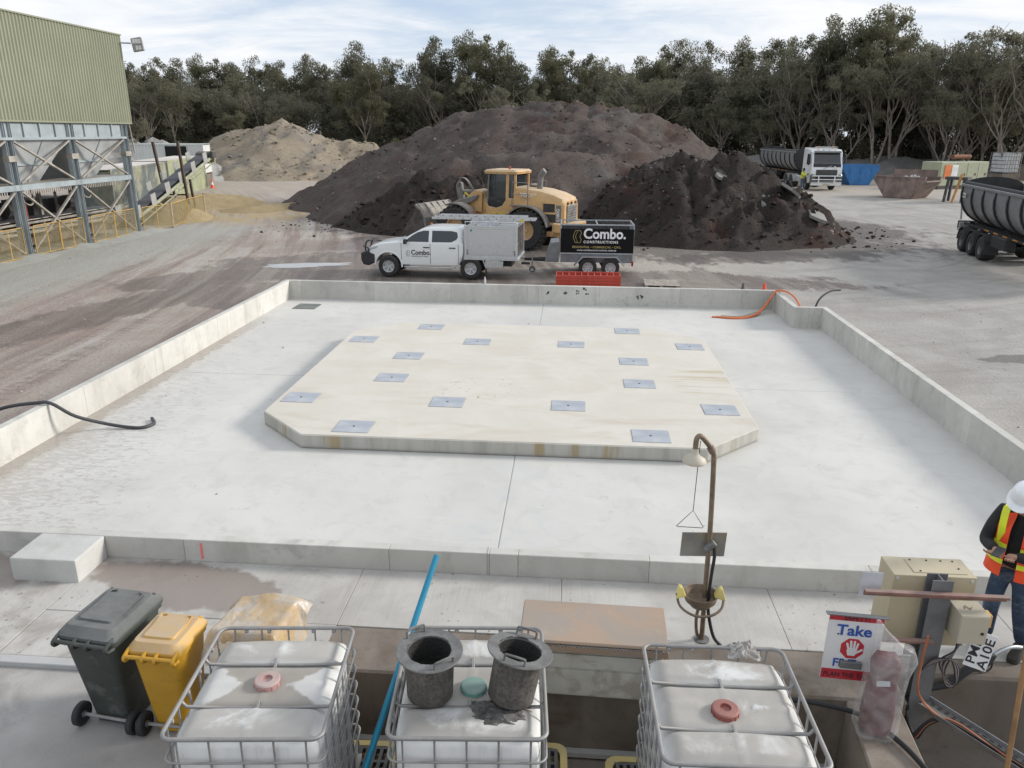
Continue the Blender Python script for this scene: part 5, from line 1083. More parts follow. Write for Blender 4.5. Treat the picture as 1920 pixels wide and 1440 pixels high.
for cx in (0, -8.6):
    for c in cols:
        for o in (-.17, .17):
            m = MB(); m.box(cx - .10, cx + .10, c + o - .055, c + o - .04, 0, 5.3); m.box(cx - .10, cx + .10, c + o + .04, c + o + .055, 0, 5.3); m.box(cx - .01, cx + .01, c + o - .04, c + o + .04, 0, 5.3); m.build('column', BST, sh)
        MB().box(cx - .12, cx + .14, c - .24, c + .24, 3.78, 4.0).build('splice_plate', BSD, sh)
        MB().box(cx - .13, cx - .115, c - .2, c + .2, .0, 2.3).build('column_guard', BSD, sh)
for a, b in zip(cols[:-1], cols[1:]):
    y0, y1 = a + .25, b - .25
    ubeam('bin_band', (.0, a, 4.98), (.0, b, 4.98), .03, .62, BST); ubeam('top_flange', (.05, a, 4.64), (.05, b, 4.64), .22, .10, BST)
    for k in range(1, 4): MB().box(.015, .09, a + (b - a) * k / 4 - .03, a + (b - a) * k / 4 + .03, 4.7, 5.28).build('band_stiffener', BST, sh)
    # hopper: inverted pyramid
    yc = (y0 + y1) / 2; m = MB()
    m.loft([[(.0, y0, 4.6), (.0, y1, 4.6), (-8.2, y1, 4.6), (-8.2, y0, 4.6)], [(-1.0, yc - .75, 2.75), (-1.0, yc + .75, 2.75), (-6.6, yc + .75, 2.75), (-6.6, yc - .75, 2.75)]], cap=False); hp = m.build('hopper', HOP, sh)
    ubeam('hopper_rib', (-.50, yc - 1.2, 3.62), (-.50, yc + 1.2, 3.62), .06, .08, BST); ubeam('hopper_rib', (-.0, yc + .15, 4.6), (-.96, yc + .05, 2.8), .06, .06, BST)
    MB().box(-2.0, -1.4, yc - .4, yc + .4, 2.35, 2.8).build('hopper_gate', DARK, sh)
    ubeam('walkway_beam', (.02, a, 2.78), (.02, b, 2.78), .16, .22, BST); ubeam('walkway_deck', (-.7, a, 2.86), (-.7, b, 2.86), 1.3, .05, BSD)
    m = MB()
    for k in range(22): m.box(.09, .11, y0 + .2 + k * .135, y0 + .25 + k * .135, 2.50, 2.66)
    struct(m.build('walkway_brackets', BSD, sh), 'stuff')
    for (p, q) in (((.06, y0, 4.55), (.06, y1, 2.95)), ((.09, y0, 2.95), (.09, y1, 4.55)), ((.06, y0, 2.62), (.06, y1, .25)), ((.10, y0, .25), (.10, y1, 2.62))): ubeam('brace', p, q, .07, .10, BSD, (1, 0, 0))
    for z in (1.0, 1.45): MB().tube([(-.3, a, z), (-.3, b, z)], .022, 6).build('guard_rail', BSD, sh)
    # plant under the bins
    MB().box(-2.6, -1.2, a + .1, b - .1, .25, .55).build('concrete_kerb', CO, sh)
    for z in (.75, .95, 1.15): MB().box(-1.15, -1.1, a, b, z, z + .09).build('side_board', BSD, sh)
    for k in range(3): MB().box(-2.4 + .1 * k, -2.25, a + .5 + k * 1.1, a + .65 + k * 1.1, .3, 2.3).build('frame_leg', BSD, sh)
    MB().box(-4.2, -2.7, a + .6, b - .8, .4, 1.9).build('feeder_box', DARK, sh)
    MB().cyl((-1.9, yc - .4, 1.75), (-1.9, yc + .35, 1.75), .32, n=18).build('drive_drum', DARK, sh)
    MB().cyl((-2.0, yc + .85, .9), (-2.0, yc + .85, 2.2), .22, n=16).build('red_cylinder', PM('dull_red_paint', (.26, .06, .05), .6), sh)
    MB().tube(smoothpath([(-.9, yc - .5, 2.6), (-.9, yc - .4, 2.1), (-.9, yc, 1.95), (-.9, yc + .2, 2.2), (-.9, yc + .1, 2.6)], 5), .04, 6).build('air_hose', BSD, sh, smooth=60)
ubeam('under_belt', (-2.0, Y0, 1.25), (-2.0, 38.5, 1.25), .9, .05, DKB)
ubeam('end_strut', (.1, 38.3, 5.3), (.12, 38.45, 3.9), .05, .05, BSD)
# spilt fines along the column feet
n = NT('grey_green_fines'); k = n.noise(9, 5); n.set(col=n.mix(k, (.26, .265, .24), (.37, .375, .35)), rough=.95, nor=n.bump(n.noise(40, 4), .5, .02)); FIN = n.m
m = MB()
m.grid(lambda u_, v: (-23.2 + 2.6 * u_, 18 + 22 * v, -.03 + .30 * max(0, (1 - abs(u_ - .42) * 2.1)) * (.35 + .65 * abs(fbm(0, v * 22, 2.2, 4, .55)) * 1.6) + .03 * fbm(u_ * 9, v * 40, 1, 3)), 16, 110)
struct(m.build('spilt_fines', FIN, smooth=70), 'stuff')
# floodlight on the building corner
fl = thing('floodlight', 'grey floodlight on an arm at the top corner of the green building', 'floodlight', (-21.85, 38.45, 8.95))
MB().bar((0, -.05, 0), (.45, .15, .0), .06).build('arm', BSD, fl)
m = MB().cbox((.72, .25, -.05), (.50, .14, .62), (R(-8), R(-10), R(12))); hb = m.build('lamp_housing', PM('lamp_grey', (.26, .25, .24), .5), fl, bevel=.02)
for ix in (-1, 0, 1):
    for iz in (-1, 1): MB().cbox((.72 + ix * .14 + .0, .165, -.05 + iz * .14), (.11, .02, .2), (R(-8), R(-10), R(12))).build('led_panel', PM('led_pale', (.62, .62, .6), .3), hb)
# ---------------------------------------------------------------- yellow mesh fence panels
def fence_panel(label, x0, y0, x1, y1, h=1.15, z=.12, mat=YFN):
    L = math.hypot(x1 - x0, y1 - y0); t = thing('mesh_fence', label, 'fence', (x0, y0, z), math.atan2(y1 - y0, x1 - x0), 'yellow mesh fence panels')
    r = .022
    MB().tube([(0, 0, 0), (0, 0, h - .06), (.06, 0, h), (L - .06, 0, h), (L, 0, h - .06), (L, 0, 0)], r, 6, closed=True).build('panel_frame', mat, t, smooth=60)
    for k in (1,) if L < 2.2 else (1, 2): MB().cyl((L * k / (2 if L < 2.2 else 3), 0, 0), (L * k / (2 if L < 2.2 else 3), 0, h), r * .85, n=6).build('panel_bar', mat, t)
    m = MB(); a = .05
    nv_ = int(L / a)
    for i in range(1, nv_): m.box(i * a - .0035, i * a + .0035, -.003, .003, 0, h)
    for i in range(1, int(h / a)): m.box(0, L, -.006, -.001, i * a - .0035, i * a + .0035)
    m.build('mesh_infill', MSH, t); return t
ords = ('first', 'second', 'third', 'fourth', 'fifth', 'sixth', 'seventh', 'eighth', 'ninth'); fx = -21.82; k = 0
for a, b in zip(cols[1:-1], cols[2:]):
    mid = (a + b) / 2
    for (p, q) in ((a + .32, mid - .02), (mid + .02, b - .32)):
        fence_panel(ords[k] + ' yellow fence panel from the left edge, below the bin building', fx, p, fx, q); k += 1
for i, (p, q) in enumerate((((-21.8, 38.2), (-21.4, 40.3)), ((-21.36, 40.4), (-22.0, 43.3)), ((-22.0, 43.4), (-22.4, 46.3)))):
    fence_panel(('yellow fence panel joining the last building column', 'middle yellow fence panel in front of the conveyor', 'end yellow fence panel below the conveyor post')[i], *p, *q)
for (x, y) in ((-21.38, 40.35), (-22.42, 46.36)): tag(MB().cyl((x, y, 0), (x, y, 1.4), .05, n=8).build('fence_post', BSD), 'grey fence post between the mesh panels by the conveyor foot' if y < 42 else 'grey fence post at the far end of the yellow fence', 'post')
# ---------------------------------------------------------------- inclined conveyor
cv = thing('conveyor', 'inclined belt conveyor with grey side plates rising from the bin building', 'conveyor', (-23.6, 39.2, 0))
A, B = Vector((0, 0, .35)), Vector((0, 10.3, 3.45)); dv = (B - A).normalized(); upv = Vector((0, -dv.z, dv.y))
MB().bar(A + upv * .10, B + upv * .10, .80, .03, upv).build('belt', DKB, cv); MB().bar(A - upv * .25, B - upv * .25, .78, .02, upv).build('return_belt', DKB, cv)
for s in (-.52, .52):
    o = Vector((s, 0, 0)); MB().bar(A + o - upv * .05, B + o - upv * .05, .06, .16, upv).build('side_beam', PM('conveyor_green', (.33, .34, .25), .6, 0, .2, 4, rust=(3, 0, .1)), cv); MB().bar(A + o - upv * .42, B + o - upv * .42, .05, .06, upv).build('lower_chord', MATS['conveyor_green'], cv)
    for k in range(6):
        c = A + dv * (1.0 + 1.75 * k) + o * 1.05 + upv * .30
        MB().hexa([c + dv * a + upv * b + Vector((e, 0, 0)) for e in (-.012, .012) for a, b in ((-.30, -.34), (.24, -.34), (.30, .22), (-.24, .28))]).build('side_plate', PM('plate_grey', (.36, .36, .34), .55, .2, .12, 3), cv, bevel=.004)
    for k in range(9):
        c = A + dv * (.8 + 1.15 * k) + o; MB().bar(c - upv * .05, c + dv * .5 - upv * .42, .04, .04).build('lattice', MATS['conveyor_green'], cv)
    # tall brown channel posts
    MB().bar((s * 1.25, 6.35, 0), (s * 1.45 - .15, 5.9, 4.35), .12, .16).build('post', PM('post_brown', (.085, .06, .05), .7, .2, .2, 3), cv)
    MB().bar((s * 1.1, 7.2, 0), (s * 1.1, 6.9, 2.2), .12, .12).build('leg', MATS['post_brown'], cv)
MB().bar((-.62, 6.2, 1.35), (.62, 6.2, 1.35), .08).build('cross_tie', MATS['post_brown'], cv)
MB().cyl(B + Vector((-.45, 0, 0)), B + Vector((.45, 0, 0)), .24, n=18).build('head_drum', DARK, cv); MB().cbox(B + Vector((.0, .35, -.1)), (1.1, .12, .75), (R(-14), 0, 0)).build('deflector', PM('deflector_wood', (.38, .33, .24), .7), cv); MB().cbox(B + Vector((.62, -.1, .1)), (.25, .5, .4)).build('gear_motor', DARK, cv, bevel=.04)
# ---------------------------------------------------------------- shipping containers
def container(label, p, q, w, h, mat, roofmat, z=0):
    p, q = Vector((*p, z)), Vector((*q, z)); L = (q - p).length; t = thing('shipping_container', label, 'container', p, math.atan2(q.y - p.y, q.x - p.x))
    m = MB(); pr_ = []; x = .12
    while x < L - .15:
        pr_ += [(x, .0), (x + .07, .04), (x + .15, .04), (x + .22, 0)]; x += .30
    pr_.append((L - .1, 0)); nn = len(pr_)
    for s, yy in ((-1, 0.0), (1, w)):
        m2 = MB()
        for zz in (.14, h - .10): m2.v += [(a, yy + (b if s < 0 else -b), zz) for a, b in pr_]
        m2.f = [(i, i + 1, nn + i + 1, nn + i) for i in range(nn - 1)]; m2.build('corrugated_side', mat, t, fixn=False)
    for zz in (0, h - .12):
        for yy in (-.02, w - .06): MB().box(0, L, yy, yy + .08, zz, zz + .14).build('side_rail', mat, t)
    for xx in (0, L - .12):
        for yy in (-.025, w - .09): MB().box(xx, xx + .12, yy, yy + .115, 0, h + .01).build('corner_post', mat, t)
    MB().box(.02, L - .02, .0, w, h - .03, h + .005).build('roof', roofmat, t); MB().box(.03, L - .03, .03, w - .03, .05, .12).build('floor', DARK, t)
    for xx in (.02, L - .06): MB().box(xx, xx + .04, .06, w - .06, .12, h - .1).build('end_panel', mat, t)
    return t
GC = PM('container_green', (.30, .32, .20), .65, 0, .15, 1.0, rust=(.9, 0, .18)); RC = PM('container_rusty', (.27, .27, .20), .7, 0, .3, .8, rust=(1.2, 0, .5), stain=((.06, .09, .12), .5, .6)); RUF = PM('container_roof', (.55, .50, .46), .6, 0, .2, .6, rust=(.5, 0, .35))
d0 = Vector((-27.3, 45.0)); dd = (Vector((-33.6, 70.3)) - d0).normalized()
def cpt(s, o=0): v = d0 + dd * s + Vector((-dd.y, dd.x)) * o; return (v.x, v.y)
container('rust-streaked blue and green container behind the bin building legs', cpt(0), cpt(13.0), 2.44, 2.75, RC, RUF); container('pale green corrugated container behind the conveyor', cpt(13.15), cpt(26.1), 2.44, 2.80, GC, RUF)
WC = PM('container_white', (.62, .64, .62), .5, 0, .06, 1.5, dust=(DUST, .2)); TR = PM('roof_pale_green', (.48, .56, .50), .5)
t = container('white container with a pale green roof and a dark opening, behind the conveyor head', (-34.8, 74.4), (-40.9, 73.2), -2.44 * -1, 2.7, WC, TR, 1.1)
MB().box(1.5, 3.4, 2.46, 2.50, 1.3, 2.5).build('opening', PM('opening_shade', (.01, .01, .01), .9), t)  # black panel on the side; the shade inside the container is its colour
MB().box(0, 6.2, 0, 2.4, -1.1, 0).build('support', CO, t)
# ================================================================ tipper trailers and truck (front towards local -y, near side -x)
TGR = PM('tub_grey', (.25, .252, .255), .45, .3, .12, 1.5, dust=((.24, .23, .22), .35)); TBK = PM('tub_black', (.02, .02, .021), .55, .1, .2, 3, dust=((.14, .135, .13), .25)); ORB = PM('reflector_orange', (.55, .25, .04), .4)
wt_ = wheel_parts(.50, .55, .27, 0, PM('truck_rim', (.20, .20, .20), .5, .5, dust=(DUST, .2)))
def tipper(label, loc, rz, L):
    t = thing('tipper_trailer', label, 'trailer', loc, rz)
    zr, zb, hw = 2.82, 1.22, 1.24
    sec = [(-hw, zr)] + [(-hw * math.cos(R(a)), zr - .35 - (zr - .35 - zb) * math.sin(R(a))) for a in range(0, 181, 12)] + [(hw, zr)]
    sec += [(x * .965, z + .03) for x, z in reversed(sec)]
    m = MB(); m.prism(sec, 0.0, L, 'xz'); m.build('tub', TGR, t, smooth=40)
    for k in range(int(L / 1.4) + 1):
        y = .1 + k * (L - .2) / int(L / 1.4)
        pr_ = [(-hw * 1.0 * math.cos(R(a)), zr - .35 - (zr - .35 - zb) * math.sin(R(a))) for a in range(0, 181, 12)]
        out = [(x * 1.055, zr - .35 + (z - zr + .35) * 1.05) for x, z in pr_]
        m = MB(); m.prism([(-hw, zr)] + [(-hw * 1.02, zr)] + [(-hw * 1.055, zr - .3)] + out + [(hw * 1.055, zr - .3), (hw * 1.02, zr), (hw, zr)] + list(reversed(pr_)), y - .06, y + .06, 'xz'); m.build('rib', TBK, t)
    for s in (-1, 1): MB().box(s * hw - .06, s * hw + .06, -.05, L + .05, zr - .02, zr + .10).build('top_rail', TGR, t, bevel=.02)
    for y in (0, L):   # arched end boards
        m = MB(); m.prism([(-hw, zr)] + [(-hw * math.cos(R(a)), zr + .42 * math.sin(R(a))) for a in range(0, 181, 15)] + [(hw, zr)] + [(hw * math.cos(R(a)), zr - .35 - (zr - .35 - zb) * math.sin(R(a))) for a in range(0, 181, 15)], y - .03, y + .03, 'xz'); m.build('end_board', TBK, t)
    MB().tube([(-hw + .1, .1, zr + .13), (-hw + .1, L - .1, zr + .13)], .09, 8).build('rolled_tarp', TBK, t)
    for s in (-.42, .42): MB().box(s - .06, s + .06, .3, L + .3, .95, 1.2).build('chassis_rail', TBK, t)
    for s in (-1, 1):
        MB().box(s * .9 - .03, s * .9 + .03, .5, L, 1.12, 1.22).build('side_rail', TBK, t)
        for k in range(5): MB().box(s * .935, s * .945, L * .25 + k * 1.1, L * .25 + .5 + k * 1.1, 1.15, 1.20).build('reflector', ORB, t)
    for k in range(3):
        y = L - 1.0 - k * 1.33
        MB().cyl((-.9, y, .5), (.9, y, .5), .09, n=8).build('axle', TBK, t)
        for s in (-1, 1):
            w = inst('wheel', wt_[0], t, (s * .96, y, .5), (0, 0, R(-90) if s < 0 else R(90))); inst('rim', wt_[1], w)
            m = MB(); o = [(y + .60 * math.cos(R(a)), .5 + .60 * math.sin(R(a))) for a in range(0, 181, 15)]; i_ = [(y + .56 * math.cos(R(a)), .5 + .56 * math.sin(R(a))) for a in range(180, -1, -15)]
            m.prism(o + i_, s * .68, s * 1.25, 'yz'); m.build('mudguard', TBK, t, smooth=40)
    for s in (-1, 1): MB().box(s * .98 - .28, s * .98 + .28, L - 4.32, L - 4.29, .3, .85).build('mud_flap', TBK, t)
    MB().box(-1.1, 1.1, L + .1, L + .35, .9, 1.25).build('rear_bar', TBK, t, bevel=.03)
    MB().cbox((-.9, L + .12, 1.0), (.4, .3, .4)).build('locker', PM('locker_grey', (.30, .30, .30), .5), t, bevel=.02); MB().bar((-1.15, L + .05, 2.3), (-1.0, L + .25, 1.3), .07).build('tipping_arm', GALV, t)
    for s in (-1, 1): MB().box(s * .5 - .07, s * .5 + .07, 1.6, 1.75, .15, 1.0).build('landing_leg', TBK, t)
    MB().box(-1.15, -.75, L - 6.2, L - 4.6, .7, 1.15).build('side_box', TBK, t, bevel=.02)
    return t
rt_ = tipper('dark ribbed tipper trailer cut off by the frame edge on the right', (17.15, 27.0, gz(17.5, 34)), R(-9.5), 10.5)
MB().box(-1.345, -1.335, 9.55, 9.95, 2.35, 2.55).build('code_plate', WSG, rt_); text('HPM 1', .13, KSG, rt_, (-1.348, 9.75, 2.40), (R(90), 0, R(-90)), .002)
TY = 66.6; TX = 20.45; TZ = gz(TX, TY)
tipper('ribbed grey tipper trailer hitched to the white truck', (TX - .1, TY + 5.0, TZ + .05), R(2), 11.5)
tk = thing('truck', 'white prime mover truck with a white bull bar, parked beyond the black heap', 'truck', (TX, TY, TZ), R(3))
cp = [(.05, .75), (-.02, 1.2), (.0, 1.85), (.10, 2.15), (.38, 3.0), (.62, 3.22), (2.25, 3.36), (2.30, 3.1), (2.30, 1.0), (1.95, .95)] + [(1.40 + .58 * math.cos(R(a)), .55 + .58 * math.sin(R(a))) for a in range(40, 181, 20)] + [(.75, .55)]
MB().prism(cp, -1.24, 1.24, 'yz').build('cab', WPT, tk, bevel=.09, seg=3, smooth=35)
def fq(name, pts, mat, th=.02): # panel on the cab front: pts (x, y, z)
    m = MB(); k = len(pts); m.add(pts + [(x, y - th, z) for x, y, z in pts], [tuple(range(k)), tuple(reversed(range(k, 2 * k)))] + [(i, (i + 1) % k, k + (i + 1) % k, k + i) for i in range(k)]); return m.build(name, mat, tk)
fq('windscreen', [(-1.08, .11, 2.18), (1.08, .11, 2.18), (1.04, .37, 2.96), (-1.04, .37, 2.96)], GLS)
fq('lower_mask', [(-1.12, .02, 1.86), (1.12, .02, 1.86), (1.10, .10, 2.16), (-1.10, .10, 2.16)], BPL)
MB().box(-.85, .85, -.06, .0, 1.22, 1.66).build('grille', BPL, tk, bevel=.02); MB().box(-.85, .85, -.06, .02, .78, 1.14).build('grille', BPL, tk, bevel=.02)
for k in range(5): MB().box(-.82, .82, -.07, -.055, 1.27 + k * .085, 1.29 + k * .085).build('grille_slat', GD, tk)
MB().bar((-.35, -.03, 1.72), (.35, -.05, 1.98), .04, .02, (0, 1, 0)).build('badge_bar', GALV, tk); MB().cbox((.62, -.03, 1.80), (.24, .02, .24), (0, R(45), 0)).build('hazard_plate', WSG, tk)
for s in (-1, 1):
    MB().prism([(s * 1.28, .72), (s * .92, .70), (s * .86, 1.2), (s * 1.18, 1.34), (s * 1.28, 1.2)], -.08, .12, 'xz').build('headlight', PM('lamp_dark', (.12, .125, .13), .15), tk, bevel=.02)
    MB().prism([(.42, 2.15), (.55, 2.85), (1.30, 2.88), (1.30, 2.05), (.75, 1.98)], s * 1.235, s * 1.250, 'yz').build('side_window', GLS, tk)
    MB().tube(smoothpath([(s * 1.22, .35, 2.95), (s * 1.42, .22, 2.95), (s * 1.44, .20, 2.7)], 3), .02, 6).build('mirror_arm', BPL, tk); MB().cbox((s * 1.44, .22, 2.5), (.14, .22, .75)).build('mirror', BPL, tk, bevel=.04)
    MB().bar((s * .62, -.20, .55), (s * .66, -.20, 1.22), .09, .06).build('bull_bar_upright', WPT, tk)
    MB().box(s * 1.05 - .15, s * 1.05 + .15, 2.35, 3.6, .55, 1.05).build('fuel_tank', PM('tank_alu', (.55, .56, .57), .35, .6), tk, bevel=.06)
    for y in (1.40,):
        w = inst('wheel', wt_[0], tk, (s * 1.02, y, .5), (0, 0, R(-90) if s < 0 else R(90)), (1, .6, 1)); inst('rim', wt_[1], w)
    for y in (5.0, 6.37):
        w = inst('wheel', wt_[0], tk, (s * .95, y, .5), (0, 0, R(-90) if s < 0 else R(90))); inst('rim', wt_[1], w)
        m = MB(); o = [(y + .62 * math.cos(R(a)), .5 + .62 * math.sin(R(a))) for a in range(0, 181, 15)]; i_ = [(y + .58 * math.cos(R(a)), .5 + .58 * math.sin(R(a))) for a in range(180, -1, -15)]
        m.prism(o + i_, s * .68, s * 1.24, 'yz'); m.build('mudguard', PM('guard_grey', (.25, .25, .25), .5), tk, smooth=40)
    MB().box(s * .42 - .05, s * .42 + .05, 1.0, 7.2, .75, 1.0).build('chassis_rail', TBK, tk); MB().box(s * 1.2 - .05, s * 1.2 + .05, .85, 1.0, .5, 1.0).build('cab_step', BPL, tk)
for z in (.62, 1.18, .90): MB().box(-1.18 if z < 1.1 and z > .7 else -1.2, 1.2, -.24, -.16, z - .04, z + .04).build('bull_bar', WPT, tk, bevel=.02)
MB().box(-1.2, 1.2, -.22, .1, .42, .58).build('bumper', WPT, tk, bevel=.03); MB().box(-.28, .28, -.25, -.235, .46, .56).build('number_plate', PM('plate_yellow', (.55, .5, .3), .5), tk)
MB().prism([(.36, 2.98), (.10, 2.98), (.08, 3.08), (.42, 3.14)], -1.05, 1.05, 'yz').build('sun_visor', PM('visor_grey', (.20, .21, .21), .4), tk)
for k in range(4): MB().cyl((-.7 + k * .45, .55, 3.20), (-.7 + k * .45, .50, 3.24), .05, n=8).build('marker_lamp', ALU, tk)
MB().tube([(-.9, .7, 3.42), (.9, .7, 3.42)], .03, 6).build('roof_bar', ALU, tk)
for x in (-.6, .5): MB().cyl((x, .75, 3.3), (x, .75, 3.5), .06, n=8).build('roof_beacon', ORB, tk)
# ---------------------------------------------------------------- skips, generator, trestle, far tank, sleeper wall
BLS = PM('skip_blue', (.03, .17, .42), .5, 0, .12, 2, dust=(DUST, .2)); RSK = PM('skip_rust', (.23, .17, .145), .75, .2, .3, 1.6, rust=(1.4, 0, .35), dust=((.4, .37, .34), .4))
def skip(label, loc, rz, L, W, H, mat, extra=0):
    t = thing('skip_bin', label, 'skip', loc, rz); a = L * .24
    for s in (-1, 1):
        m = MB(); m.prism([(-L / 2 + a, .05), (L / 2 - a, .05), (L / 2, H * .82), (L / 2 - .1, H), (-L / 2 + .1, H), (-L / 2, H * .82)], s * W / 2 - .03, s * W / 2 + .03); m.build('side_wall', mat, t)
        for k in (-.3, 0, .3): MB().box(L * k - .05, L * k + .05, s * W / 2 - .07, s * W / 2 + .07, .3, H * .95).build('stiffener', mat, t)
        MB().box(-L / 2, L / 2, s * W / 2 - .07, s * W / 2 + .07, H - .05, H + .05).build('rim_bar', mat, t)
        MB().hexa([(s * L / 2 - s * a, -W / 2, .03), (s * L / 2 - s * a + .04, -W / 2, .03), (s * L / 2 - s * a + .04, W / 2, .03), (s * L / 2 - s * a, W / 2, .03), (s * L / 2, -W / 2, H * .82), (s * L / 2 + .04, -W / 2, H * .82), (s * L / 2 + .04, W / 2, H * .82), (s * L / 2, W / 2, H * .82)]).build('sloped_end', mat, t)
        for k in (-.3, 0, .3): MB().bar((s * (L / 2 - a), W * k, .1), (s * (L / 2 + .03), W * k, H * .82), .08, .08).build('end_rib', mat, t)
        MB().box(s * L / 2 - .05, s * L / 2 + .05, -W / 2, W / 2, H * .80, H * .86).build('end_rim', mat, t)
    MB().box(-L / 2 + a, L / 2 - a, -W / 2, W / 2, .0, .06).build('floor', mat, t)
    return t
skip('bright blue skip bin beside the white truck cab', (25.9, 75.6, gz(26, 76)), R(4), 3.3, 1.8, 1.75, BLS)
sk = skip('rusty steel skip bin with a white bag inside, standing alone in the yard', (24.3, 60.2, gz(24, 59)), R(-48), 3.8, 2.3, 1.5, RSK)
MB().prism([(-1.6, 1.5), (1.6, 1.5), (1.6, 2.0), (-1.6, 1.95)], 1.1, 1.16).build('raised_side', RSK, sk)
crumple('white sack lying in the rusty skip bin', 'sack', 'sack', (24.6, 60.2, gz(24, 59) + .95), .75, .45, .75, PM('sack_white', (.6, .6, .6), .8), 4.4)
gn = thing('generator', 'olive green generator container with an orange and white control panel', 'generator', (33.0, 72.2, gz(33, 72)), R(29))
OLV = PM('generator_olive', (.33, .35, .24), .55, 0, .08, 2, dust=(DUST, .2))
MB().box(-3.0, 3.0, -.95, .95, .28, 2.25).build('housing', OLV, gn, bevel=.04); MB().box(-3.0, 3.0, -.9, .9, .0, .28).build('skid', DARK, gn)
for x in (-1.1, .3, 1.7): MB().box(x - .015, x + .015, -.958, -.951, .4, 2.15).build('door_gap', DARK, gn)
for x in (.0, 1.4, 2.7): MB().box(x - .06, x + .06, -.98, -.95, 1.1, 1.3).build('door_handle', DARK, gn)
MB().box(-2.55, -1.75, -.99, -.955, .95, 2.0).build('control_panel', PM('panel_orange', (.62, .16, .03), .5), gn); MB().box(-1.70, -.95, -1.0, -.955, .95, 2.0).build('control_panel', PM('panel_white', (.68, .68, .68), .5), gn)
MB().cyl((-.3, .2, 2.62), (1.9, .2, 2.62), .2, n=14).build('silencer', PM('silencer_rust', (.20, .085, .05), .8, .2, .3, 3), gn)
for x in (0, 1.6): MB().cyl((x, .2, 2.2), (x, .2, 2.6), .06, n=8).build('silencer_leg', DARK, gn)
t = thing('steel_trestle', 'dark steel trestle with an orange post beside the tipper trailer', 'trestle', (26.4, 57.0, gz(26, 57)), R(-40))
for s in (-1, 1):
    for q in (-.5, .5): MB().bar((s * .55, q, 0), (s * .5, q * .8, 1.5), .16).build('leg', DARK, t)
MB().box(-.7, .7, -.5, .5, 1.5, 1.7).build('top_beam', DARK, t); MB().bar((.0, -.62, .0), (.35, -.6, 1.9), .14).build('orange_post', PM('post_orange', (.45, .22, .07), .6), t)
ib = thing('far_liquid_tank', 'small white caged tank standing far behind the tipper trailer', 'tank', (43.3, 84.3, gz(43, 84) + .8), R(20))
MB().loft([rrect(1.9, 1.7, .2, .1), rrect(1.95, 1.75, .2, 1.9), rrect(1.7, 1.5, .2, 2.0)]).build('bottle', PM('tank_white_far', (.62, .63, .63), .5), ib, smooth=40)
for k in range(6): ring(2.05, 1.85, .1, .15 + k * .37, .03, 5).build('cage_ring', CAGE, ib)
for k in range(7):
    for y in (-.93, .93): MB().cyl((-1.0 + k * .33, y, .0), (-1.0 + k * .33, y, 2.0), .025, n=5).build('cage_upright', CAGE, ib)
MB().box(-1.1, 1.1, -1, 1, -.85, 0).build('stand', CO, ib)
tag(MB().box(36.5, 60, 86.4, 86.9, 0, 2.0).build('sleeper_wall', CO, bevel=.02), 'low grey concrete block wall behind the generator', 'wall')
for k, (x, y) in enumerate(((46.0, 84.0), (48.5, 83.5))): tag(MB().cyl((x, y, 0), (x, y, 3.0), .10, n=8).build('timber_post', TIM), ('pale timber post nearer the far caged tank', 'pale timber post farther along behind the tipper trailer')[k], 'post')
# ================================================================ people
def skin(name, chains, mat, parent, sub=2):
    vs, es, rr, ix = [], [], [], {}
    for ch in chains:
        prev = None
        for (p, r) in ch:
            key = tuple(round(q, 4) for q in p)
            if key not in ix: ix[key] = len(vs); vs.append(p); rr.append(r)
            i = ix[key]
            if prev is not None and prev != i: es.append((prev, i))
            prev = i
    me = bpy.data.meshes.new(name); me.from_pydata(vs, es, []); o = bpy.data.objects.new(name, me); C.objects.link(o)
    o.modifiers.new('s', 'SKIN'); sm = o.modifiers.new('u', 'SUBSURF'); sm.levels = sub; sm.render_levels = sub
    for i, r in enumerate(rr): me.skin_vertices[0].data[i].radius = r if isinstance(r, tuple) else (r, r)
    for i in range(len(rr)): me.skin_vertices[0].data[i].use_root = (i == 0)
    dg = bpy.context.evaluated_depsgraph_get(); nm = bpy.data.meshes.new_from_object(o.evaluated_get(dg)); bpy.data.objects.remove(o)
    nm.polygons.foreach_set('use_smooth', [True] * len(nm.polygons)); nm.materials.clear(); nm.materials.append(mat)
    return inst(name, nm, parent)
SKN = PM('skin', (.42, .24, .17), .5, 0, .06); SKD = PM('skin_dark', (.10, .055, .035), .5); JEA = PM('denim', (.03, .05, .09), .85, 0, .35, 7, stain=((.10, .14, .20), 4, .4), bump=.9, bs=13); JKT = PM('jacket_black', (.012, .012, .014), .75, 0, .3, 6, bump=.9, bs=14); HVO = PM('vest_orange', (.85, .085, .02), .6, 0, .12, 6, bump=.7, bs=11); HVY = PM('vest_yellow', (.72, .80, .04), .5); HLM = PM('helmet_white', (.78, .79, .80), .3); BOO = PM('boot_dark', (.03, .025, .02), .7)
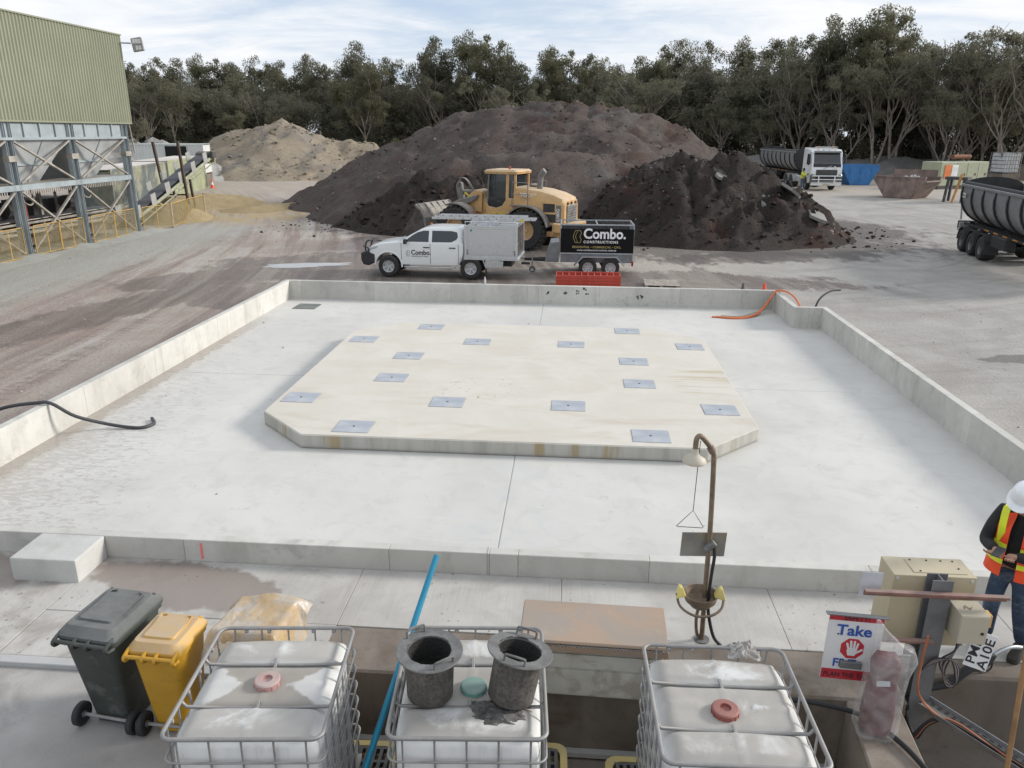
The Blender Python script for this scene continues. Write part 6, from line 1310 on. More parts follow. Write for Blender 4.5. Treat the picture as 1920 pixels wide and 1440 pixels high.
def person(label, loc, rz, top, legs, armr, arml, headm, helmet=False, vest=False, hair=None, leg_r=((-.10, -.02, .08), (-.10, -.06, .50)), leg_l=((.17, .10, .08), (.13, -.02, .50)), headtilt=.10, wr=((-.07, -.36, 1.18), (.03, -.33, 1.16)), el=((-.25, -.12, 1.13), (.26, -.14, 1.13))):
    t = thing('person', label, 'person', loc, rz)
    pv, ch, nk = (0, 0, .95), (0, -.01, 1.32), (0, -.04, 1.50); hd = (0, -.04 - headtilt, 1.63); shr, shl = (-.19, .0, 1.42), (.19, .0, 1.42)
    def hand(w, sg):
        f = []; d = Vector((-.25 * sg, -1, .05)).normalized(); s_ = Vector((1, -.2 * sg, 0)).normalized()
        pm2 = Vector(w) + d * .07
        for k, ln in ((-1.5, .060), (-.5, .072), (.5, .068), (1.5, .052)):
            b0 = pm2 + s_ * (k * .020); f.append([(tuple(pm2), (.030, .016)), (tuple(b0 + d * .03), .010), (tuple(b0 + d * (.03 + ln * .55) + Vector((0, 0, .012))), .009), (tuple(b0 + d * (.02 + ln) + Vector((0, 0, .035))), .008)])
        f.append([(tuple(Vector(w) + d * .03), (.026, .018)), (tuple(Vector(w) + d * .05 + s_ * (sg * .035) + Vector((0, 0, .01))), .011), (tuple(Vector(w) + d * .085 + s_ * (sg * .045) + Vector((0, 0, .025))), .009)])
        return [[(w, .028), (tuple(Vector(w) + d * .03), (.026, .018)), (tuple(pm2), (.030, .016))]] + f
    body = [[(pv, .085), (ch, .085), (nk, .058), (tuple(Vector(nk) + Vector((0, -.02, .06))), .055)]]
    for (sh_, e_, w_) in ((shr, el[0], wr[0]), (shl, el[1], wr[1])): body.append([(ch, .085), (sh_, .045), (e_, .036), (w_, .028)])
    for lg, hx in ((leg_r, -.09), (leg_l, .09)): body.append([(pv, .085), ((hx, 0, .88), .06), (lg[1], .045), (lg[0], .035)])
    body += hand(wr[0], 1) + hand(wr[1], -1)
    skin('body', body, headm, t, 2)
    # head: shaped loft with brow, nose, jaw
    m = MB(); rings = []; tl = R(26) if helmet else R(14)
    for z, w, f, b in ((-.115, .035, .055, .0), (-.10, .05, .085, .03), (-.06, .062, .092, .06), (-.02, .070, .093, .085), (.02, .074, .094, .095), (.06, .075, .092, .10), (.095, .062, .07, .085), (.118, .035, .04, .05), (.122, .01, .01, .01)):
        rings.append([(w * math.cos(R(a)), (f if math.sin(R(a)) < 0 else b) * math.sin(R(a)) + (-.018 * math.exp(-((a - 270) / 12) ** 2) if -.05 < z < .03 else 0), z) for a in range(0, 360, 20)])
    m.loft(rings); m.xf(Matrix.Translation(hd) @ Matrix.Rotation(tl, 4, 'X')); m.build('head', headm, t, smooth=80)
    hm = Matrix.Translation(hd) @ Matrix.Rotation(tl, 4, 'X')
    for s in (-1, 1):
        MB().cbox((s * .077, .01, -.0), (.016, .04, .06)).xf(hm).build('ear', headm, t, bevel=.007, seg=2)
        MB().cbox((s * .030, -.090, .018), (.022, .012, .010)).xf(hm).build('eye', BOO, t, bevel=.003)
    MB().cbox((0, -.090, -.058), (.042, .010, .008)).xf(hm).build('mouth', PM('lips', (.25, .10, .08), .5), t)
    if hair:
        m = MB(); m.loft([[(w * math.cos(R(a)), .012 + w * 1.18 * math.sin(R(a)), z) for a in range(0, 360, 20)] for z, w in ((.03, .078), (.08, .085), (.115, .07), (.135, .03))]); m.xf(hm).build('hair', hair, t, smooth=80)
    if helmet:
        m = MB(); m.loft([[(w * math.cos(R(a)), .012 + w * 1.16 * math.sin(R(a)), z) for a in range(0, 360, 15)] for z, w in ((.045, .112), (.06, .116), (.10, .112), (.145, .095), (.175, .068), (.19, .03), (.192, .005))]); h = m.xf(hm).build('helmet', HLM, t, smooth=60)
        m = MB(); m.loft([[(w * math.cos(R(a)), .0 + (w * (1.45 if math.sin(R(a)) < 0 else 1.2)) * math.sin(R(a)), z) for a in range(0, 360, 15)] for z, w in ((.040, .135), (.048, .136), (.058, .115))]); m.xf(hm).build('helmet_brim', HLM, h, smooth=60)
        for x in (-.03, .03): MB().tube([(x, -.10, .12), (x, -.03, .186), (x, .06, .182), (x, .12, .12)], .006, 5).xf(hm).build('helmet_ridge', HLM, h, smooth=60)
    skin('jacket' if vest else 'shirt', [[((0, 0, .90), (.175, .125)), ((0, 0, 1.05), (.17, .125)), ((0, 0, 1.30), (.18, .13)), ((0, -.02, 1.45), (.085, .075))]] + [[((0, 0, 1.30), (.18, .13)), (s_, .085), (e_, .062), (tuple(Vector(w_) * .9 + Vector(e_) * .1), .048)] for s_, e_, w_ in ((shr, el[0], wr[0]), (shl, el[1], wr[1]))], top, t, 2)
    skin('trousers', [[((0, 0, .97), (.155, .115)), ((0, 0, .92), (.16, .12))]] + [[((0, 0, .92), (.16, .12)), ((hx, 0, .84), .098), (lg[1], .075), ((lg[0][0], lg[0][1], lg[0][2] + .04), .062)] for lg, hx in ((leg_r, -.09), (leg_l, .09))], legs, t, 2)
    for lg in (leg_r, leg_l): MB().loft([[(lg[0][0] + x, lg[0][1] - .06 + y, z) for x, y, _ in rrect(w, d, .045, 0, 4)] for z, w, d in ((.0, .10, .29), (.05, .105, .29), (.085, .09, .20), (.13, .095, .12))]).build('boot', BOO, t, smooth=50)
    if vest:
        def shell(z0, z1, r0, mat, nm, a0=-76, a1=256, par=t, nz_=5):
            m = MB()
            def f(u_, v):
                a = R(a0 + (a1 - a0) * u_); z = z0 + (z1 - z0) * v; k = ss((z - 1.30) / .22); w, d = .225 - .055 * k + r0, .165 - .05 * k + r0
                if z < 1.1: w += .02 * (1.1 - z) / .2; d += .02
                return (w * math.cos(a), -.005 + d * math.sin(a), z - .06 * k * abs(math.cos(a)) * 1.6)
            m.grid(f, 40, nz_); return m.build(nm, mat, par, smooth=80)
        v = shell(.86, 1.52, 0, HVO, 'vest', nz_=16); shell(.985, 1.035, .005, HVY, 'reflective_band', par=v); shell(1.13, 1.18, .005, HVY, 'reflective_band', par=v)
        for s in (-1, 1):
            m = MB(); m.grid(lambda u_, v_: (s * (.095 + .06 * u_), (-.135 - .03 * math.sin(v_ * 3.0)) if v_ < .7 else -.14 + .17 * (v_ - .7) / .3, 1.16 + .36 * min(1, v_ / .7) - .0), 3, 10); m.build('shoulder_band', HVY, v, smooth=80)
    return t
wk = person('worker in a white helmet and orange vest looking down at a phone', (4.17, 6.58, .30), R(-46), JKT, JEA, None, None, SKN, helmet=True, vest=True, headtilt=.10)
ph = tag(MB().cbox((0, 0, 0), (.075, .15, .010)).build('phone', BPL, bevel=.004), 'dark phone held in both hands by the worker in the orange vest', 'phone')
ph.matrix_world = Matrix.Translation((4.17, 6.58, .30)) @ Matrix.Rotation(R(-46), 4, 'Z') @ Matrix.Translation((-.03, -.46, 1.225)) @ Matrix.Rotation(R(15), 4, 'X')
dx, dy = 18.72, 67.2
person('driver in a yellow shirt and jeans standing at the truck door', (dx, dy, gz(dx, dy)), R(62), PM('shirt_hi_vis', (.62, .66, .06), .7), PM('denim_pale', (.07, .11, .19), .85), None, None, SKD, hair=BOO, headtilt=.04, wr=((-.10, -.42, 1.32), (.12, -.40, 1.28)), el=((-.26, -.18, 1.20), (.26, -.18, 1.18)), leg_r=((-.10, .0, .08), (-.10, -.02, .5)), leg_l=((.10, .02, .08), (.10, .0, .5)))
# ================================================================ stockpiles
def heap_mat(name, cols, patch=None, scale=.35, rough=.95, specks=(.30, .28, .26), sp=.5):
    n = NT(name); a = n.noise(scale, 6, .65, dist=.8); b = n.noise(1.6, 7, .7, dist=.5); c = n.noise(12, 5, .75)
    col = n.mix(n.mr(a, .3, .7), cols[0], cols[1]); col = n.mix(n.mr(b, .45, .7, 0, .7), col, cols[2])
    if patch:
        for (pc, ps, t0, t1, off) in patch: col = n.mix(n.mr(n.noise(ps, 6, .65, n.map((1, 1, 1.6), loc=off), dist=.9), t0, t1), col, pc)
    col = n.mix(n.mr(c, .45, .75, 0, .5), col, tuple(q * .45 for q in cols[0]))
    st = n.math('MULTIPLY', n.mr(n.vor(5.5), .04, .12, 1, 0), n.mr(n.noise(2.2), .5, .6)); col = n.mix(n.math('MULTIPLY', st, sp), col, specks)
    n.set(col=col, rough=rough, spec=.2, nor=n.bump(n.math('ADD', n.math('MULTIPLY', b, 1.4), c), .9, .10)); return n.m
def heap(name, label, spines, bounds, res, mat, amp=.3, seed=0.0, rnd=1.2, fs=.30, cat='heap', rough_=.6):
    x0, x1, y0, y1 = bounds; nx_, ny_ = int((x1 - x0) / res), int((y1 - y0) / res); zs = {}; m = MB(); idx = {}
    segs = []
    for sp_ in spines:
        pts, slope = sp_
        for p, q in zip(pts[:-1], pts[1:]): segs.append((p, q, slope))
    for j_ in range(ny_ + 1):
        for i in range(nx_ + 1):
            x, y = x0 + i * res, y0 + j_ * res
            wx, wy = x + .9 * fbm(x, y, seed + 7, 3, .18), y + .9 * fbm(x, y, seed + 13, 3, .18); best = -9
            for (p, q, s_) in segs:
                dx_, dy_ = q[0] - p[0], q[1] - p[1]; t = max(0, min(1, ((wx - p[0]) * dx_ + (wy - p[1]) * dy_) / (dx_ * dx_ + dy_ * dy_ + 1e-9)))
                d = math.hypot(wx - p[0] - t * dx_, wy - p[1] - t * dy_); h = p[2] + (q[2] - p[2]) * t - s_ * (math.sqrt(d * d + rnd * rnd) - rnd)
                best = max(best, h)
            k = ss((best + .2) / 1.5)
            nz_ = amp * fbm(x, y, seed, 5, fs) * k + amp * .45 * (abs(noise.noise(Vector((x * 1.1, y * 1.1, seed + 3)))) - .25) * k + .05 * fbm(x, y, seed + 5, 3, 2.2)
            nz_ += rough_ * k * (.55 * (.32 - abs(noise.noise(Vector((x * .62, y * .62, seed + 21))))) + .40 * (.3 - abs(noise.noise(Vector((x * 1.5, y * 1.5, seed + 31))))) + .16 * noise.noise(Vector((x * 3.1, y * 3.1, seed))))
            zs[i, j_] = best + nz_
    for j_ in range(ny_ + 1):
        for i in range(nx_ + 1): idx[i, j_] = len(m.v); m.v.append((x0 + i * res, y0 + j_ * res, zs[i, j_] if zs[i, j_] > -.6 else -.6))
    for j_ in range(ny_):
        for i in range(nx_):
            if max(zs[i, j_], zs[i + 1, j_], zs[i, j_ + 1], zs[i + 1, j_ + 1]) > -.3: m.f.append((idx[i, j_], idx[i + 1, j_], idx[i + 1, j_ + 1], idx[i, j_ + 1]))
    o = m.build(name, mat, smooth=75, fixn=False)
    return tag(o, label, cat), zs
HB = heap_mat('reclaimed_heap', ((.086, .070, .063), (.130, .107, .096), (.104, .079, .068)), [((.095, .064, .053), .22, .54, .66, (3, 1, 0)), ((.125, .118, .110), .30, .56, .68, (8, 4, 2))])
HK = heap_mat('black_heap', ((.034, .028, .025), (.062, .050, .044), (.046, .036, .031)), [((.062, .036, .030), .35, .54, .66, (1, 6, 0)), ((.15, .135, .115), .45, .64, .69, (4, 2, 5))], .5, .9, (.32, .30, .27), .5)
HS = heap_mat('brown_sand', ((.285, .238, .178), (.355, .302, .232), (.245, .208, .16)), [((.46, .365, .27), .16, .60, .70, (6.5, 2, 0)), ((.24, .215, .185), .2, .5, .62, (2, 8, 3))], .25, .95, (.14, .12, .10), .5)
HY = heap_mat('yellow_sand', ((.36, .275, .155), (.43, .34, .20), (.31, .24, .14)), None, .5, .95, (.3, .2, .1), .3)
HG = heap_mat('grey_gravel', ((.15, .145, .138), (.20, .19, .18), (.13, .125, .12)), None, .3)
A_ = [(-18.2, 59, 1.2), (-15.6, 58.5, 2.65), (-12.4, 58, 4.25), (-9.6, 58, 5.45), (-7.6, 58, 6.1), (-4.6, 58, 6.65), (0, 58, 6.9), (2.2, 58, 6.75), (4.5, 58, 6.0), (6.4, 58, 5.1), (8.4, 58, 4.05), (11.5, 60, 2.6), (14.5, 62, 1.4)]
B_ = [(-13.4, 47.8, 1.3), (-11.4, 46.5, 2.2), (-7.0, 46, 3.3), (-2.4, 46, 3.85), (.1, 46, 3.7), (2.6, 46.2, 3.15), (6, 47, 3.0), (9, 48, 2.6)]
_, Z1 = heap('reclaimed_asphalt_heap', 'huge grey-brown heap of crushed material behind the wheel loader', [(A_, .52), (B_, .66), ([(-5, 52, 4.7), (3, 52, 4.9)], .55)], (-26, 22, 36, 74), .29, HB, .40, 1.0, .9, rough_=.85)
_, Z2 = heap('black_heap', 'wide black heap at the right behind the trailer, with pale slabs on its flank', [([(1.4, 41, .95), (3.4, 41, 2.4), (5.7, 41, 3.3), (7.0, 41.2, 3.6), (8.6, 41.5, 3.35), (9.8, 42, 2.6), (11.1, 43, 1.6), (12.5, 44, .5)], .62), ([(3.6, 38.5, 1.5), (8.5, 38.6, 1.5), (10.3, 39.4, 1.1)], .55), ([(4.5, 43.5, 3.0), (6.5, 47, 3.3)], .6), ([(8.6, 42, 3.3), (9.5, 46, 2.6)], .6)], (-2, 18, 33, 50), .22, HK, .60, 4.0, .5, .42, rough_=1.7)
_, Z3 = heap('black_heap', 'lumpy black heap behind the bucket of the wheel loader', [([(-12.6, 43.5, .3), (-11.0, 43, 1.2), (-9.2, 43, 2.1), (-6.9, 43, 2.8), (-5.7, 43, 2.75), (-4.3, 43.2, 2.3), (-2.5, 43.5, 1.6)], .64)], (-16, 1, 37, 49), .22, HK, .60, 9.0, .5, .42, rough_=1.6)
_, Z4 = heap('sand_heap', 'tall pale brown sand heap in front of the trees at the left', [([(-45, 92, .6), (-43.1, 92, 1.6), (-40.6, 92, 3.8), (-37.9, 92, 5.25), (-36.4, 92, 4.95), (-33.9, 92, 6.05), (-32.1, 92, 5.3), (-28.4, 92, 4.15), (-24, 92.5, 3.4), (-20, 94, 2.2), (-16, 96, .8)], .56), ([(-39.5, 88, 3.2), (-36.5, 87.5, 3.3)], .5)], (-56, -8, 78, 108), .5, HS, .65, 6.0, .9, .28, rough_=1.0)
heap('yellow_sand_heap', 'small yellow sand heap under the conveyor behind the mesh fence', [([(-25.2, 43.5, 1.0), (-23.8, 44.2, 1.35)], .55)], (-29, -20, 39, 50), .25, HY, .15, 2.0, .4, rough_=.15)
heap('yellow_sand_heap', 'spilt yellow sand mound by the green container and cone', [([(-26.6, 52, .85), (-25.4, 54, .75), (-24, 56, .4)], .30)], (-34, -17, 44, 64), .35, HY, .2, 3.0, .5, rough_=.2)
heap('yellow_sand_heap', 'low strip of yellow sand across the yard past the conveyor end', [([(-21.3, 50, .22), (-19.5, 54, .25), (-18.5, 57, .15)], .16)], (-27, -14, 44, 62), .35, HY, .14, 5.0, .4, rough_=.2)
heap('gravel_heap', 'low grey gravel bank between the black heap and the truck', [([(10, 88, 1.8), (15, 90, 2.6), (20, 92, 2.4), (26, 95, 2.0), (34, 92, 2.6), (42, 92, 2.2), (52, 92, 2.0)], .42)], (0, 62, 80, 106), .6, HG, .4, 8.0, .8)
heap('rubble_bank', 'pale broken rubble bank behind the rusty containers', [([(-52, 80, 3.6), (-46, 79, 3.9), (-42, 80, 3.6), (-40, 82, 2.8)], .7)], (-62, -32, 70, 92), .4, heap_mat('pale_rubble', ((.32, .31, .29), (.42, .41, .39), (.22, .21, .20)), None, .6), .8, 12.0, .6, .7)
def heap_stones(name, label, zs, bounds, res, cnt, s0, s1, mat, seed, zmin=.1):
    rs = random.Random(seed); m = MB(); keys = [k for k, v in zs.items() if v > zmin]
    for _ in range(cnt):
        i, j_ = rs.choice(keys); x, y = bounds[0] + (i + rs.random() - .5) * res, bounds[2] + (j_ + rs.random() - .5) * res; s_ = s0 + (s1 - s0) * rs.random() ** 4
        pts = [Vector((a * rs.uniform(.6, 1.1), b * rs.uniform(.5, 1), c * rs.uniform(.5, 1))) * s_ for a, b, c in ((-1, -1, -.6), (1, -1, -.6), (1, 1, -.6), (-1, 1, -.6), (-.7, -.7, .6), (.7, -.7, .6), (.7, .7, .6), (-.7, .7, .6))]
        rm = Euler((rs.uniform(-.7, .7), rs.uniform(-.7, .7), rs.uniform(0, 6.3))).to_matrix(); m.hexa([rm @ p + Vector((x, y, zs[i, j_] + s_ * .25)) for p in pts])
    o = m.build(name, mat, fixn=False); o['kind'] = 'stuff'; o['label'] = label; return o
PST_ = PM('pale_stones', (.26, .245, .225), .9, 0, .4, 3)
heap_stones('stones', 'loose lumps lying on the huge grey-brown heap', Z1, (-26, 22, 36, 74), .29, 3000, .025, .13, HB, 1); heap_stones('stones', 'small pale stones lying on the huge grey-brown heap', Z1, (-26, 22, 36, 74), .29, 700, .02, .09, PST_, 2)
heap_stones('stones', 'loose black lumps on the wide black heap', Z2, (-2, 18, 33, 50), .22, 2200, .025, .15, HK, 3); heap_stones('stones', 'small pale stones on the wide black heap', Z2, (-2, 18, 33, 50), .22, 260, .02, .10, PST_, 4)
heap_stones('stones', 'loose black lumps on the heap behind the loader bucket', Z3, (-16, 1, 37, 49), .22, 1300, .025, .15, HK, 5)
heap_stones('stones', 'small lumps of soil on the pale brown sand heap', Z4, (-56, -8, 78, 108), .5, 1800, .04, .22, HS, 6)
# loose clods, stones and broken slabs round the black heaps
def clods(name, label, spots, mat, seed):
    random.seed(seed); m = MB()
    for (cx, cy, sx, sy_, cnt, s0, s1) in spots:
        for _ in range(cnt):
            x, y = random.gauss(cx, sx), random.gauss(cy, sy_); s_ = (s0 + (s1 - s0) * random.random() ** 3) * random.uniform(.2, .5); rz = random.uniform(0, 6.28)
            pts = []
            for (px_, py_, pz) in ((-1, -1, -.6), (1, -1, -.6), (1, 1, -.6), (-1, 1, -.6), (-.8, -.8, .5), (.7, -.8, .6), (.8, .7, .5), (-.7, .8, .6)): pts.append(Vector((px_ * random.uniform(.6, 1), py_ * random.uniform(.5, .9), pz * random.uniform(.5, 1))) * s_)
            rm = Euler((random.uniform(-.4, .4), random.uniform(-.4, .4), rz)).to_matrix(); z = gz(x, y) + s_ * .3
            m.hexa([rm @ p + Vector((x, y, z)) for p in pts])
    o = m.build(name, mat); o['kind'] = 'stuff'; o['label'] = label; return o
clods('loose_clods', 'loose dark clods scattered along the foot of the black heaps', [(-11, 41, 2.2, 1.2, 90, .06, .22), (-4, 39.8, 3, .7, 60, .05, .2), (5, 36.3, 3.5, .7, 110, .05, .22), (11.5, 38.5, 1.6, 1.0, 90, .06, .28), (14.8, 42.6, 1.2, 1.4, 90, .06, .32), (-14.5, 43.5, 1.2, 1.4, 60, .06, .25)], HK, 3)
clods('yard_stones', 'small loose stones scattered over the dirt yard', [(-14, 22, 4, 6, 500, .02, .07), (-9, 31, 5, 3, 300, .02, .08), (-13, 38, 5, 6, 350, .02, .09), (10.5, 20, 2, 5, 220, .02, .06), (4, 27, 4, 1.2, 150, .02, .06)], PM('yard_stone', (.30, .275, .25), .9, 0, .5, 2), 8)
SLB = concrete('broken_slab', (.30, .29, .27), streak=.2)
random.seed(5)
zk = {}
for k, (x, y, z, s_, rx, ry, nm) in enumerate(((11.6, 38.2, .35, .7, .35, -.25, 'lowest'), (11.6, 39.3, .75, .6, .5, -.4, 'second lowest'), (10.6, 39.9, 1.25, .85, .55, -.35, 'largest'), (7.2, 39.7, 2.25, .55, .5, -.1, 'high tilted'), (9.4, 39.2, 1.45, .7, .6, -.2, 'middle'))):
    m = MB().prism([(s_ * math.cos(a) * random.uniform(.7, 1.1), s_ * .7 * math.sin(a) * random.uniform(.7, 1.1)) for a in (0.2, 1.1, 2.2, 3.2, 4.1, 5.3)], -.07, .07, 'xy'); z = max(Z2[int(round((x + 2) / .22)), int(round((y - 33) / .22))], 0) + .10; o = tag(m.build('broken_slab', SLB, loc=(x, y, z)), nm + ' pale broken slab on the flank of the wide black heap', 'slab', 'broken slabs on the black heap'); o.rotation_euler = (rx, ry, random.uniform(0, 3))
# ================================================================ trees
import numpy as np
def leaf_mat(name, c0, c1):
    n = NT(name); a = n.noise(.45, 4, .6); r_ = n.rnd()
    col = n.mix(n.mr(a, .3, .7), c0, c1); col = n.mix(n.math('MULTIPLY', r_, .35), col, tuple(q * .6 for q in c0)); n.set(col=col, rough=.55, spec=.25)
    tl_ = n.node('ShaderNodeBsdfTranslucent'); n.put(tl_.inputs[0], col); mx = n.node('ShaderNodeMixShader'); mx.inputs[0].default_value = .5; n.t.links.new(n.b.outputs[0], mx.inputs[1]); n.t.links.new(tl_.outputs[0], mx.inputs[2]); n.t.links.new(mx.outputs[0], n.out.inputs[0])
    return n.m
LG = leaf_mat('gum_leaves', (.15, .149, .098), (.23, .222, .156)); LO = leaf_mat('olive_leaves', (.12, .12, .07), (.19, .182, .115)); LD = leaf_mat('dark_foliage', (.145, .142, .10), (.215, .205, .148))
BK = PM('pale_bark', (.20, .175, .148), .85, 0, .3, 1.5, stain=((.16, .13, .10), 1.0, .5)); BD = PM('dark_bark', (.10, .085, .07), .9, 0, .3, 1.5)
def make_tree(seed, H, bare, nclump, cr, leaves, first, spread, lw=.10, ll=.34, down=.35, bot=.0, low=0.0):
    """trunk with limbs; leaf clumps of separate small leaves through the crown volume"""
    rs = random.Random(seed); g = np.random.default_rng(seed); tm = MB(); tips = []
    def limb(p, d, L, r, depth):
        n_ = 4; pts = [p]; dd_ = d.copy()
        for k in range(n_):
            dd_ = (dd_ + Vector((rs.gauss(0, .13), rs.gauss(0, .13), rs.gauss(.06, .07)))).normalized(); pts.append(pts[-1] + dd_ * (L / n_))
        tm.tube(pts, [r * (1 - .55 * k / n_) for k in range(n_ + 1)], 5 if depth < 2 else 4, cap=False)
        if depth >= 3 or L < H * .055: tips.append(pts[-1]); return
        for q in range(rs.choice((2, 3)) if depth else rs.choice((3, 4, 5))):
            a = rs.uniform(0, 6.283); b = rs.uniform(.25, .75) * spread; nd = (dd_ + Vector((math.cos(a), math.sin(a), rs.uniform(-.1, .3))) * b).normalized()
            st = pts[rs.choice((2, 3, 4))] if depth else pts[rs.choice((3, 4))]; limb(st, nd, L * rs.uniform(.5, .75), r * .5, depth + 1)
    for k in range(rs.choice((1, 1, 2)) if bare < .5 else 3):
        limb(Vector((rs.uniform(-.4, .4) * (k > 0), rs.uniform(-.4, .4) * (k > 0), -.4)), Vector((rs.gauss(0, .10 + .12 * (k > 0)), rs.gauss(0, .10), 1)).normalized(), H * first, H * .0125, 0)
    ok_ = [t for t in tips if sum((t - q).length < cr * 2.6 for q in tips) > 3] or tips; zmax = max(t.z for t in ok_); sc_ = H / (zmax + cr * .6); tips = ok_; tm.v = [(x * sc_, y * sc_, z * sc_) for x, y, z in tm.v]; tips = [t * sc_ for t in tips]
    cl = [t for t in tips if t.z > H * bot and sum((t - q).length < cr * 2.6 for q in tips) > 3]
    while len(cl) < nclump:
        t = rs.choice(tips); cl.append(Vector((t.x * 1.1 + rs.gauss(0, cr), t.y * 1.1 + rs.gauss(0, cr), rs.uniform(.4, t.z))) if rs.random() < low else t + Vector((rs.gauss(0, cr * .9), rs.gauss(0, cr * .9), rs.gauss(-cr * .4, cr * .9))))
    cl = cl[:max(nclump, 1)]
    cen = np.array([(t.x, t.y, t.z) for t in cl]); per = leaves // len(cl); rad = g.uniform(.55, 1.15, len(cl)) * cr
    ci = np.repeat(np.arange(len(cl)), per); N = len(ci)
    v = g.normal(size=(N, 3)); v /= np.linalg.norm(v, axis=1)[:, None]; rr_ = g.uniform(.15, 1, N) ** .5
    pos = cen[ci] + v * (rr_ * rad[ci])[:, None] * np.array([1, 1, .72]); pos[:, 2] = np.maximum(pos[:, 2], .3)
    t1 = g.normal(size=(N, 3)); t1[:, 2] -= down * 2.2; t1 /= np.linalg.norm(t1, axis=1)[:, None]; t2 = np.cross(t1, g.normal(size=(N, 3))); t2 /= np.linalg.norm(t2, axis=1)[:, None] + 1e-9
    l_ = g.uniform(.6, 1.3, N)[:, None]; a_, b_ = t1 * ll * .5 * l_, t2 * lw * .5 * l_
    V = np.stack([pos - a_, pos + b_, pos + a_, pos - b_], 1).reshape(-1, 3)
    me = bpy.data.meshes.new('crown'); me.vertices.add(4 * N); me.vertices.foreach_set('co', V.ravel().astype(np.float32)); me.loops.add(4 * N); me.loops.foreach_set('vertex_index', np.arange(4 * N, dtype=np.int32)); me.polygons.add(N); me.polygons.foreach_set('loop_start', np.arange(0, 4 * N, 4, dtype=np.int32)); me.update(); me.validate()
    return tm, me
SPEC = {}
for i in range(4):
    tm, me = make_tree(11 + i, 16.0, 0, 74, 1.2, 11000, .50, .78, .12, .38, low=.22); me.materials.append(LG if i % 2 else LO); SPEC['gum', i] = (tm.mesh('trunk', BK, smooth=60, fixn=False), me)
for i in range(3):
    tm, me = make_tree(31 + i, 16.0, 1, 60, 1.0, 7000, .42, 1.0); me.materials.append(LG); SPEC['open', i] = (tm.mesh('trunk', BK, smooth=60, fixn=False), me)
for i in range(3):
    tm, me = make_tree(51 + i, 9.0, 0, 130, 1.2, 13000, .40, .95, .09, .36, .3, low=.55); me.materials.append(LD); SPEC['dark', i] = (tm.mesh('trunk', BD, smooth=60, fixn=False), me)
def plant(kind, i, x, y, h, label, group=None, name='gum_tree', zb=None, wide=1.0):
    base = 9.0 if kind == 'dark' else 16.0; s_ = h / base; t = thing(name, label, 'tree', (x, y, gz(x, y) if zb is None else zb), random.uniform(0, 6.28), group); t.scale = (s_ * wide, s_ * wide, s_)
    inst('trunk', SPEC[kind, i][0], t); inst('crown', SPEC[kind, i][1], t); return t
random.seed(77)
ROW = [(-71.0, 128.0, 15.4), (-68.8, 130.0, 16.2), (-66.2, 132.0, 16.6), (-64.5, 132.0, 16.0), (-58.7, 132.0, 15.0), (-54.2, 130.0, 15.4), (-51.5, 130.0, 16.4), (-48.5, 130.0, 15.6), (-44.6, 130.0, 15.2), (-40.4, 128.0, 16.2), (-36.9, 128.0, 16.2), (-32.1, 126.0, 17.9), (-29.3, 126.0, 15.3), (-23.1, 122.0, 18.1), (-19.9, 122.0, 18.6), (-17.5, 122.0, 16.4), (-14.0, 122.0, 17.5), (-11.4, 120.0, 17.1), (-7.6, 120.0, 16.4), (-5.3, 120.0, 16.1), (-0.2, 120.0, 14.6), (2.0, 120.0, 15.3), (5.1, 120.0, 15.0), (8.0, 118.0, 14.4), (11.4, 116.0, 16.2), (15.6, 115.0, 16.2), (18.2, 114.0, 16.3), (22.2, 112.0, 14.6), (26.5, 108.0, 16.0), (29.3, 106.0, 15.7), (31.0, 102.0, 17.4), (31.5, 100.0, 17.3), (34.4, 100.0, 17.8), (37.0, 100.0, 16.9), (39.5, 98.0, 14.1), (41.2, 94.0, 14.3), (42.9, 92.0, 14.9), (44.5, 90.0, 15.1), (46.0, 88.0, 15.2), (48.4, 87.0, 15.3)]
SPECIAL = {11: 'tall rounded gum tree rising above the gap between the sand heap and the dark heap', 14: 'tall gum tree with a pale trunk above the left shoulder of the huge heap', 2: 'tall gum tree beside the floodlight of the green building', 25: 'gum tree above the right shoulder of the huge heap', 32: 'tallest gum tree, above the rusty skip bin', 30: 'tall gum tree above the blue skip bin', 37: 'open-crowned gum tree at the right edge above the dark tipper trailer', 28: 'broad gum tree right above the white truck'}
for k, (x, y, h) in enumerate(ROW):
    kind = 'open' if x > 39 else 'gum'; lab = SPECIAL.get(k)
    plant(kind, k % (3 if kind == 'open' else 4), x, y, h + .4, lab or ('thin open gum tree among the pale bare branches at the right' if kind == 'open' else 'grey-green gum tree in the skyline row of the wood'), 'skyline gum trees', wide=.80 if kind == 'gum' else 1.1)
for k in range(46):   # second row fills the gaps
    u_ = k / 45; x = -78 + 132 * u_; y = 140 - 26 * max(0, (u_ - .45)) / .55 + random.uniform(-2, 3)
    if u_ > .75: y = 124 - 62 * (u_ - .75)
    plant('gum', k % 4, x, y, random.uniform(12.0, 14.5), 'grey-green gum tree filling the wood behind the skyline row', 'gum trees in the second row', wide=1.15)
for k in range(64):   # dark understorey in front
    u_ = k / 63; x = -76 + 130 * u_ + random.uniform(-.8, .8); y = (124 if u_ < .5 else 124 - 26 * (u_ - .5) / .5) + random.uniform(-2.5, 2.5) - (4 if k % 2 else 0)
    plant('dark', k % 3, x, y, random.uniform(8.5, 11.5) if u_ < .6 else random.uniform(9, 12.0), 'dark bushy tree in the shady lower storey of the wood', 'dark lower trees of the wood', 'bushy_tree', wide=1.15)
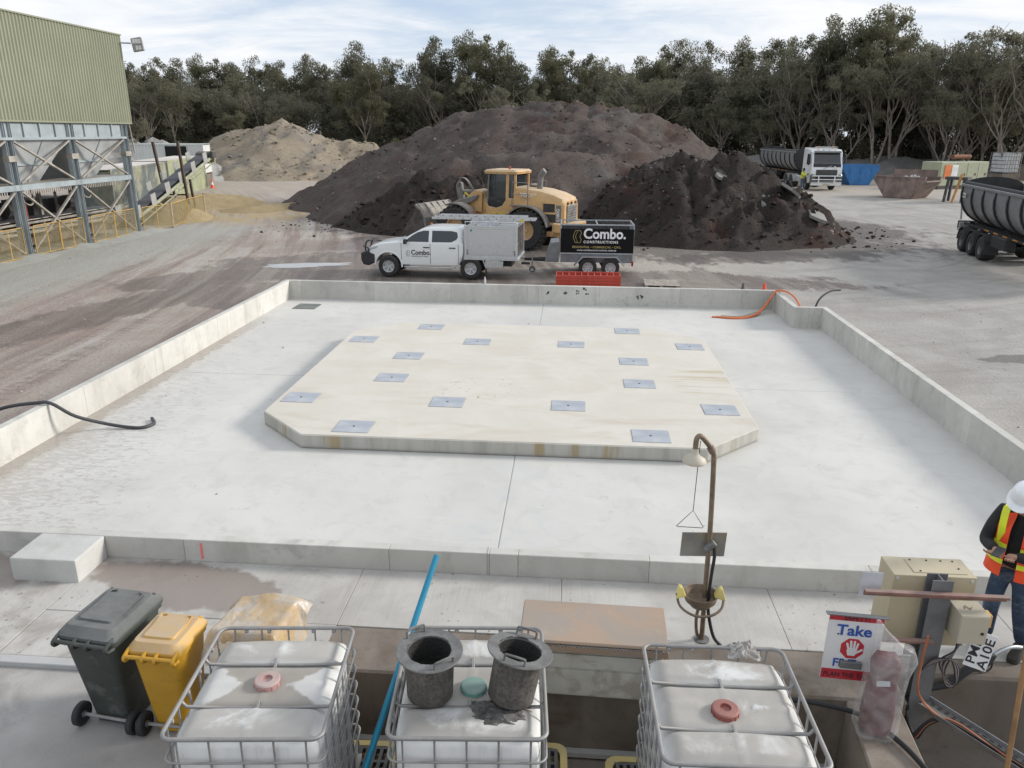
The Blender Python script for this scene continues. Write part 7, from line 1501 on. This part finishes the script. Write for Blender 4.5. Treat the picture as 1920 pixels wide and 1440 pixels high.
for k, (x, y, h, kd) in enumerate(((-28.6, 108, 13.5, 'gum'), (-10.5, 100, 11.5, 'open'), (-7.0, 101, 11.0, 'open'), (-62, 112, 12.5, 'open'), (-57, 112, 13, 'gum'), (26, 97, 11.5, 'open'), (33, 91, 12.5, 'open'), (38, 86, 12.0, 'open'), (43, 84, 12.5, 'open'), (49, 82, 13.0, 'open'), (22.5, 98, 10.0, 'open'), (1.5, 99, 9.0, 'open'), (5.0, 99, 9.0, 'open'), (29, 93, 11, 'open'))):
    plant(kd, k % 3, x, y, h, ('slender pale-trunked gum standing alone right of the sand heap', 'pale forked gum just behind the crest of the huge heap', 'second pale forked gum behind the crest of the huge heap', 'bare-limbed gum left of the sand heap, beside the green building', 'olive gum left of the sand heap', 'pale leaning gum behind the white truck cab', 'forked pale gum behind the blue skip bin', 'spreading pale gum behind the rusty skip bin', 'many-stemmed pale gum behind the generator', 'leaning pale gum behind the far caged tank', 'thin pale gum behind the truck trailer', 'small pale sapling on the crest of the huge heap', 'small pale sapling right of the crest of the huge heap', 'thin forked gum between the truck and the skip bins')[k], None, wide=1.0)
for k in range(6):
    u_ = k / 5; x = 9 + 42 * u_ + random.uniform(-1, 1); y = 106 - 20 * u_ + random.uniform(-3, 3)
    plant('open', k % 3, x, y, random.uniform(9.5, 14.0), 'thin pale-stemmed gum in the tangle at the front edge of the wood', 'pale-stemmed gums at the front edge', wide=1.15)
for k in range(4):
    u_ = k / 3; x = -70 + 76 * u_ + random.uniform(-2, 2)
    plant('open', k % 3, x, 116 + random.uniform(-3, 2), random.uniform(10, 13.5), 'thin pale-stemmed gum in front of the dark lower trees', 'pale-stemmed gums at the front edge')
for k, (x, y, h) in enumerate(((-47, 77, 4.6), (-44, 77.5, 4.2), (-38.5, 95, 4.8), (-50, 84, 5.2), (-33, 84, 1.0))[:4]):
    plant('gum', k % 4, x, y, h, ('leafy young shrub on the rubble bank behind the rusty container', 'second leafy shrub on the rubble bank near the white container', 'pale green shrub behind the peak of the sand heap', 'tall weedy shrub at the back of the rubble bank')[k], None, 'shrub', zb=2.0 if k != 2 else 2.5, wide=1.3)
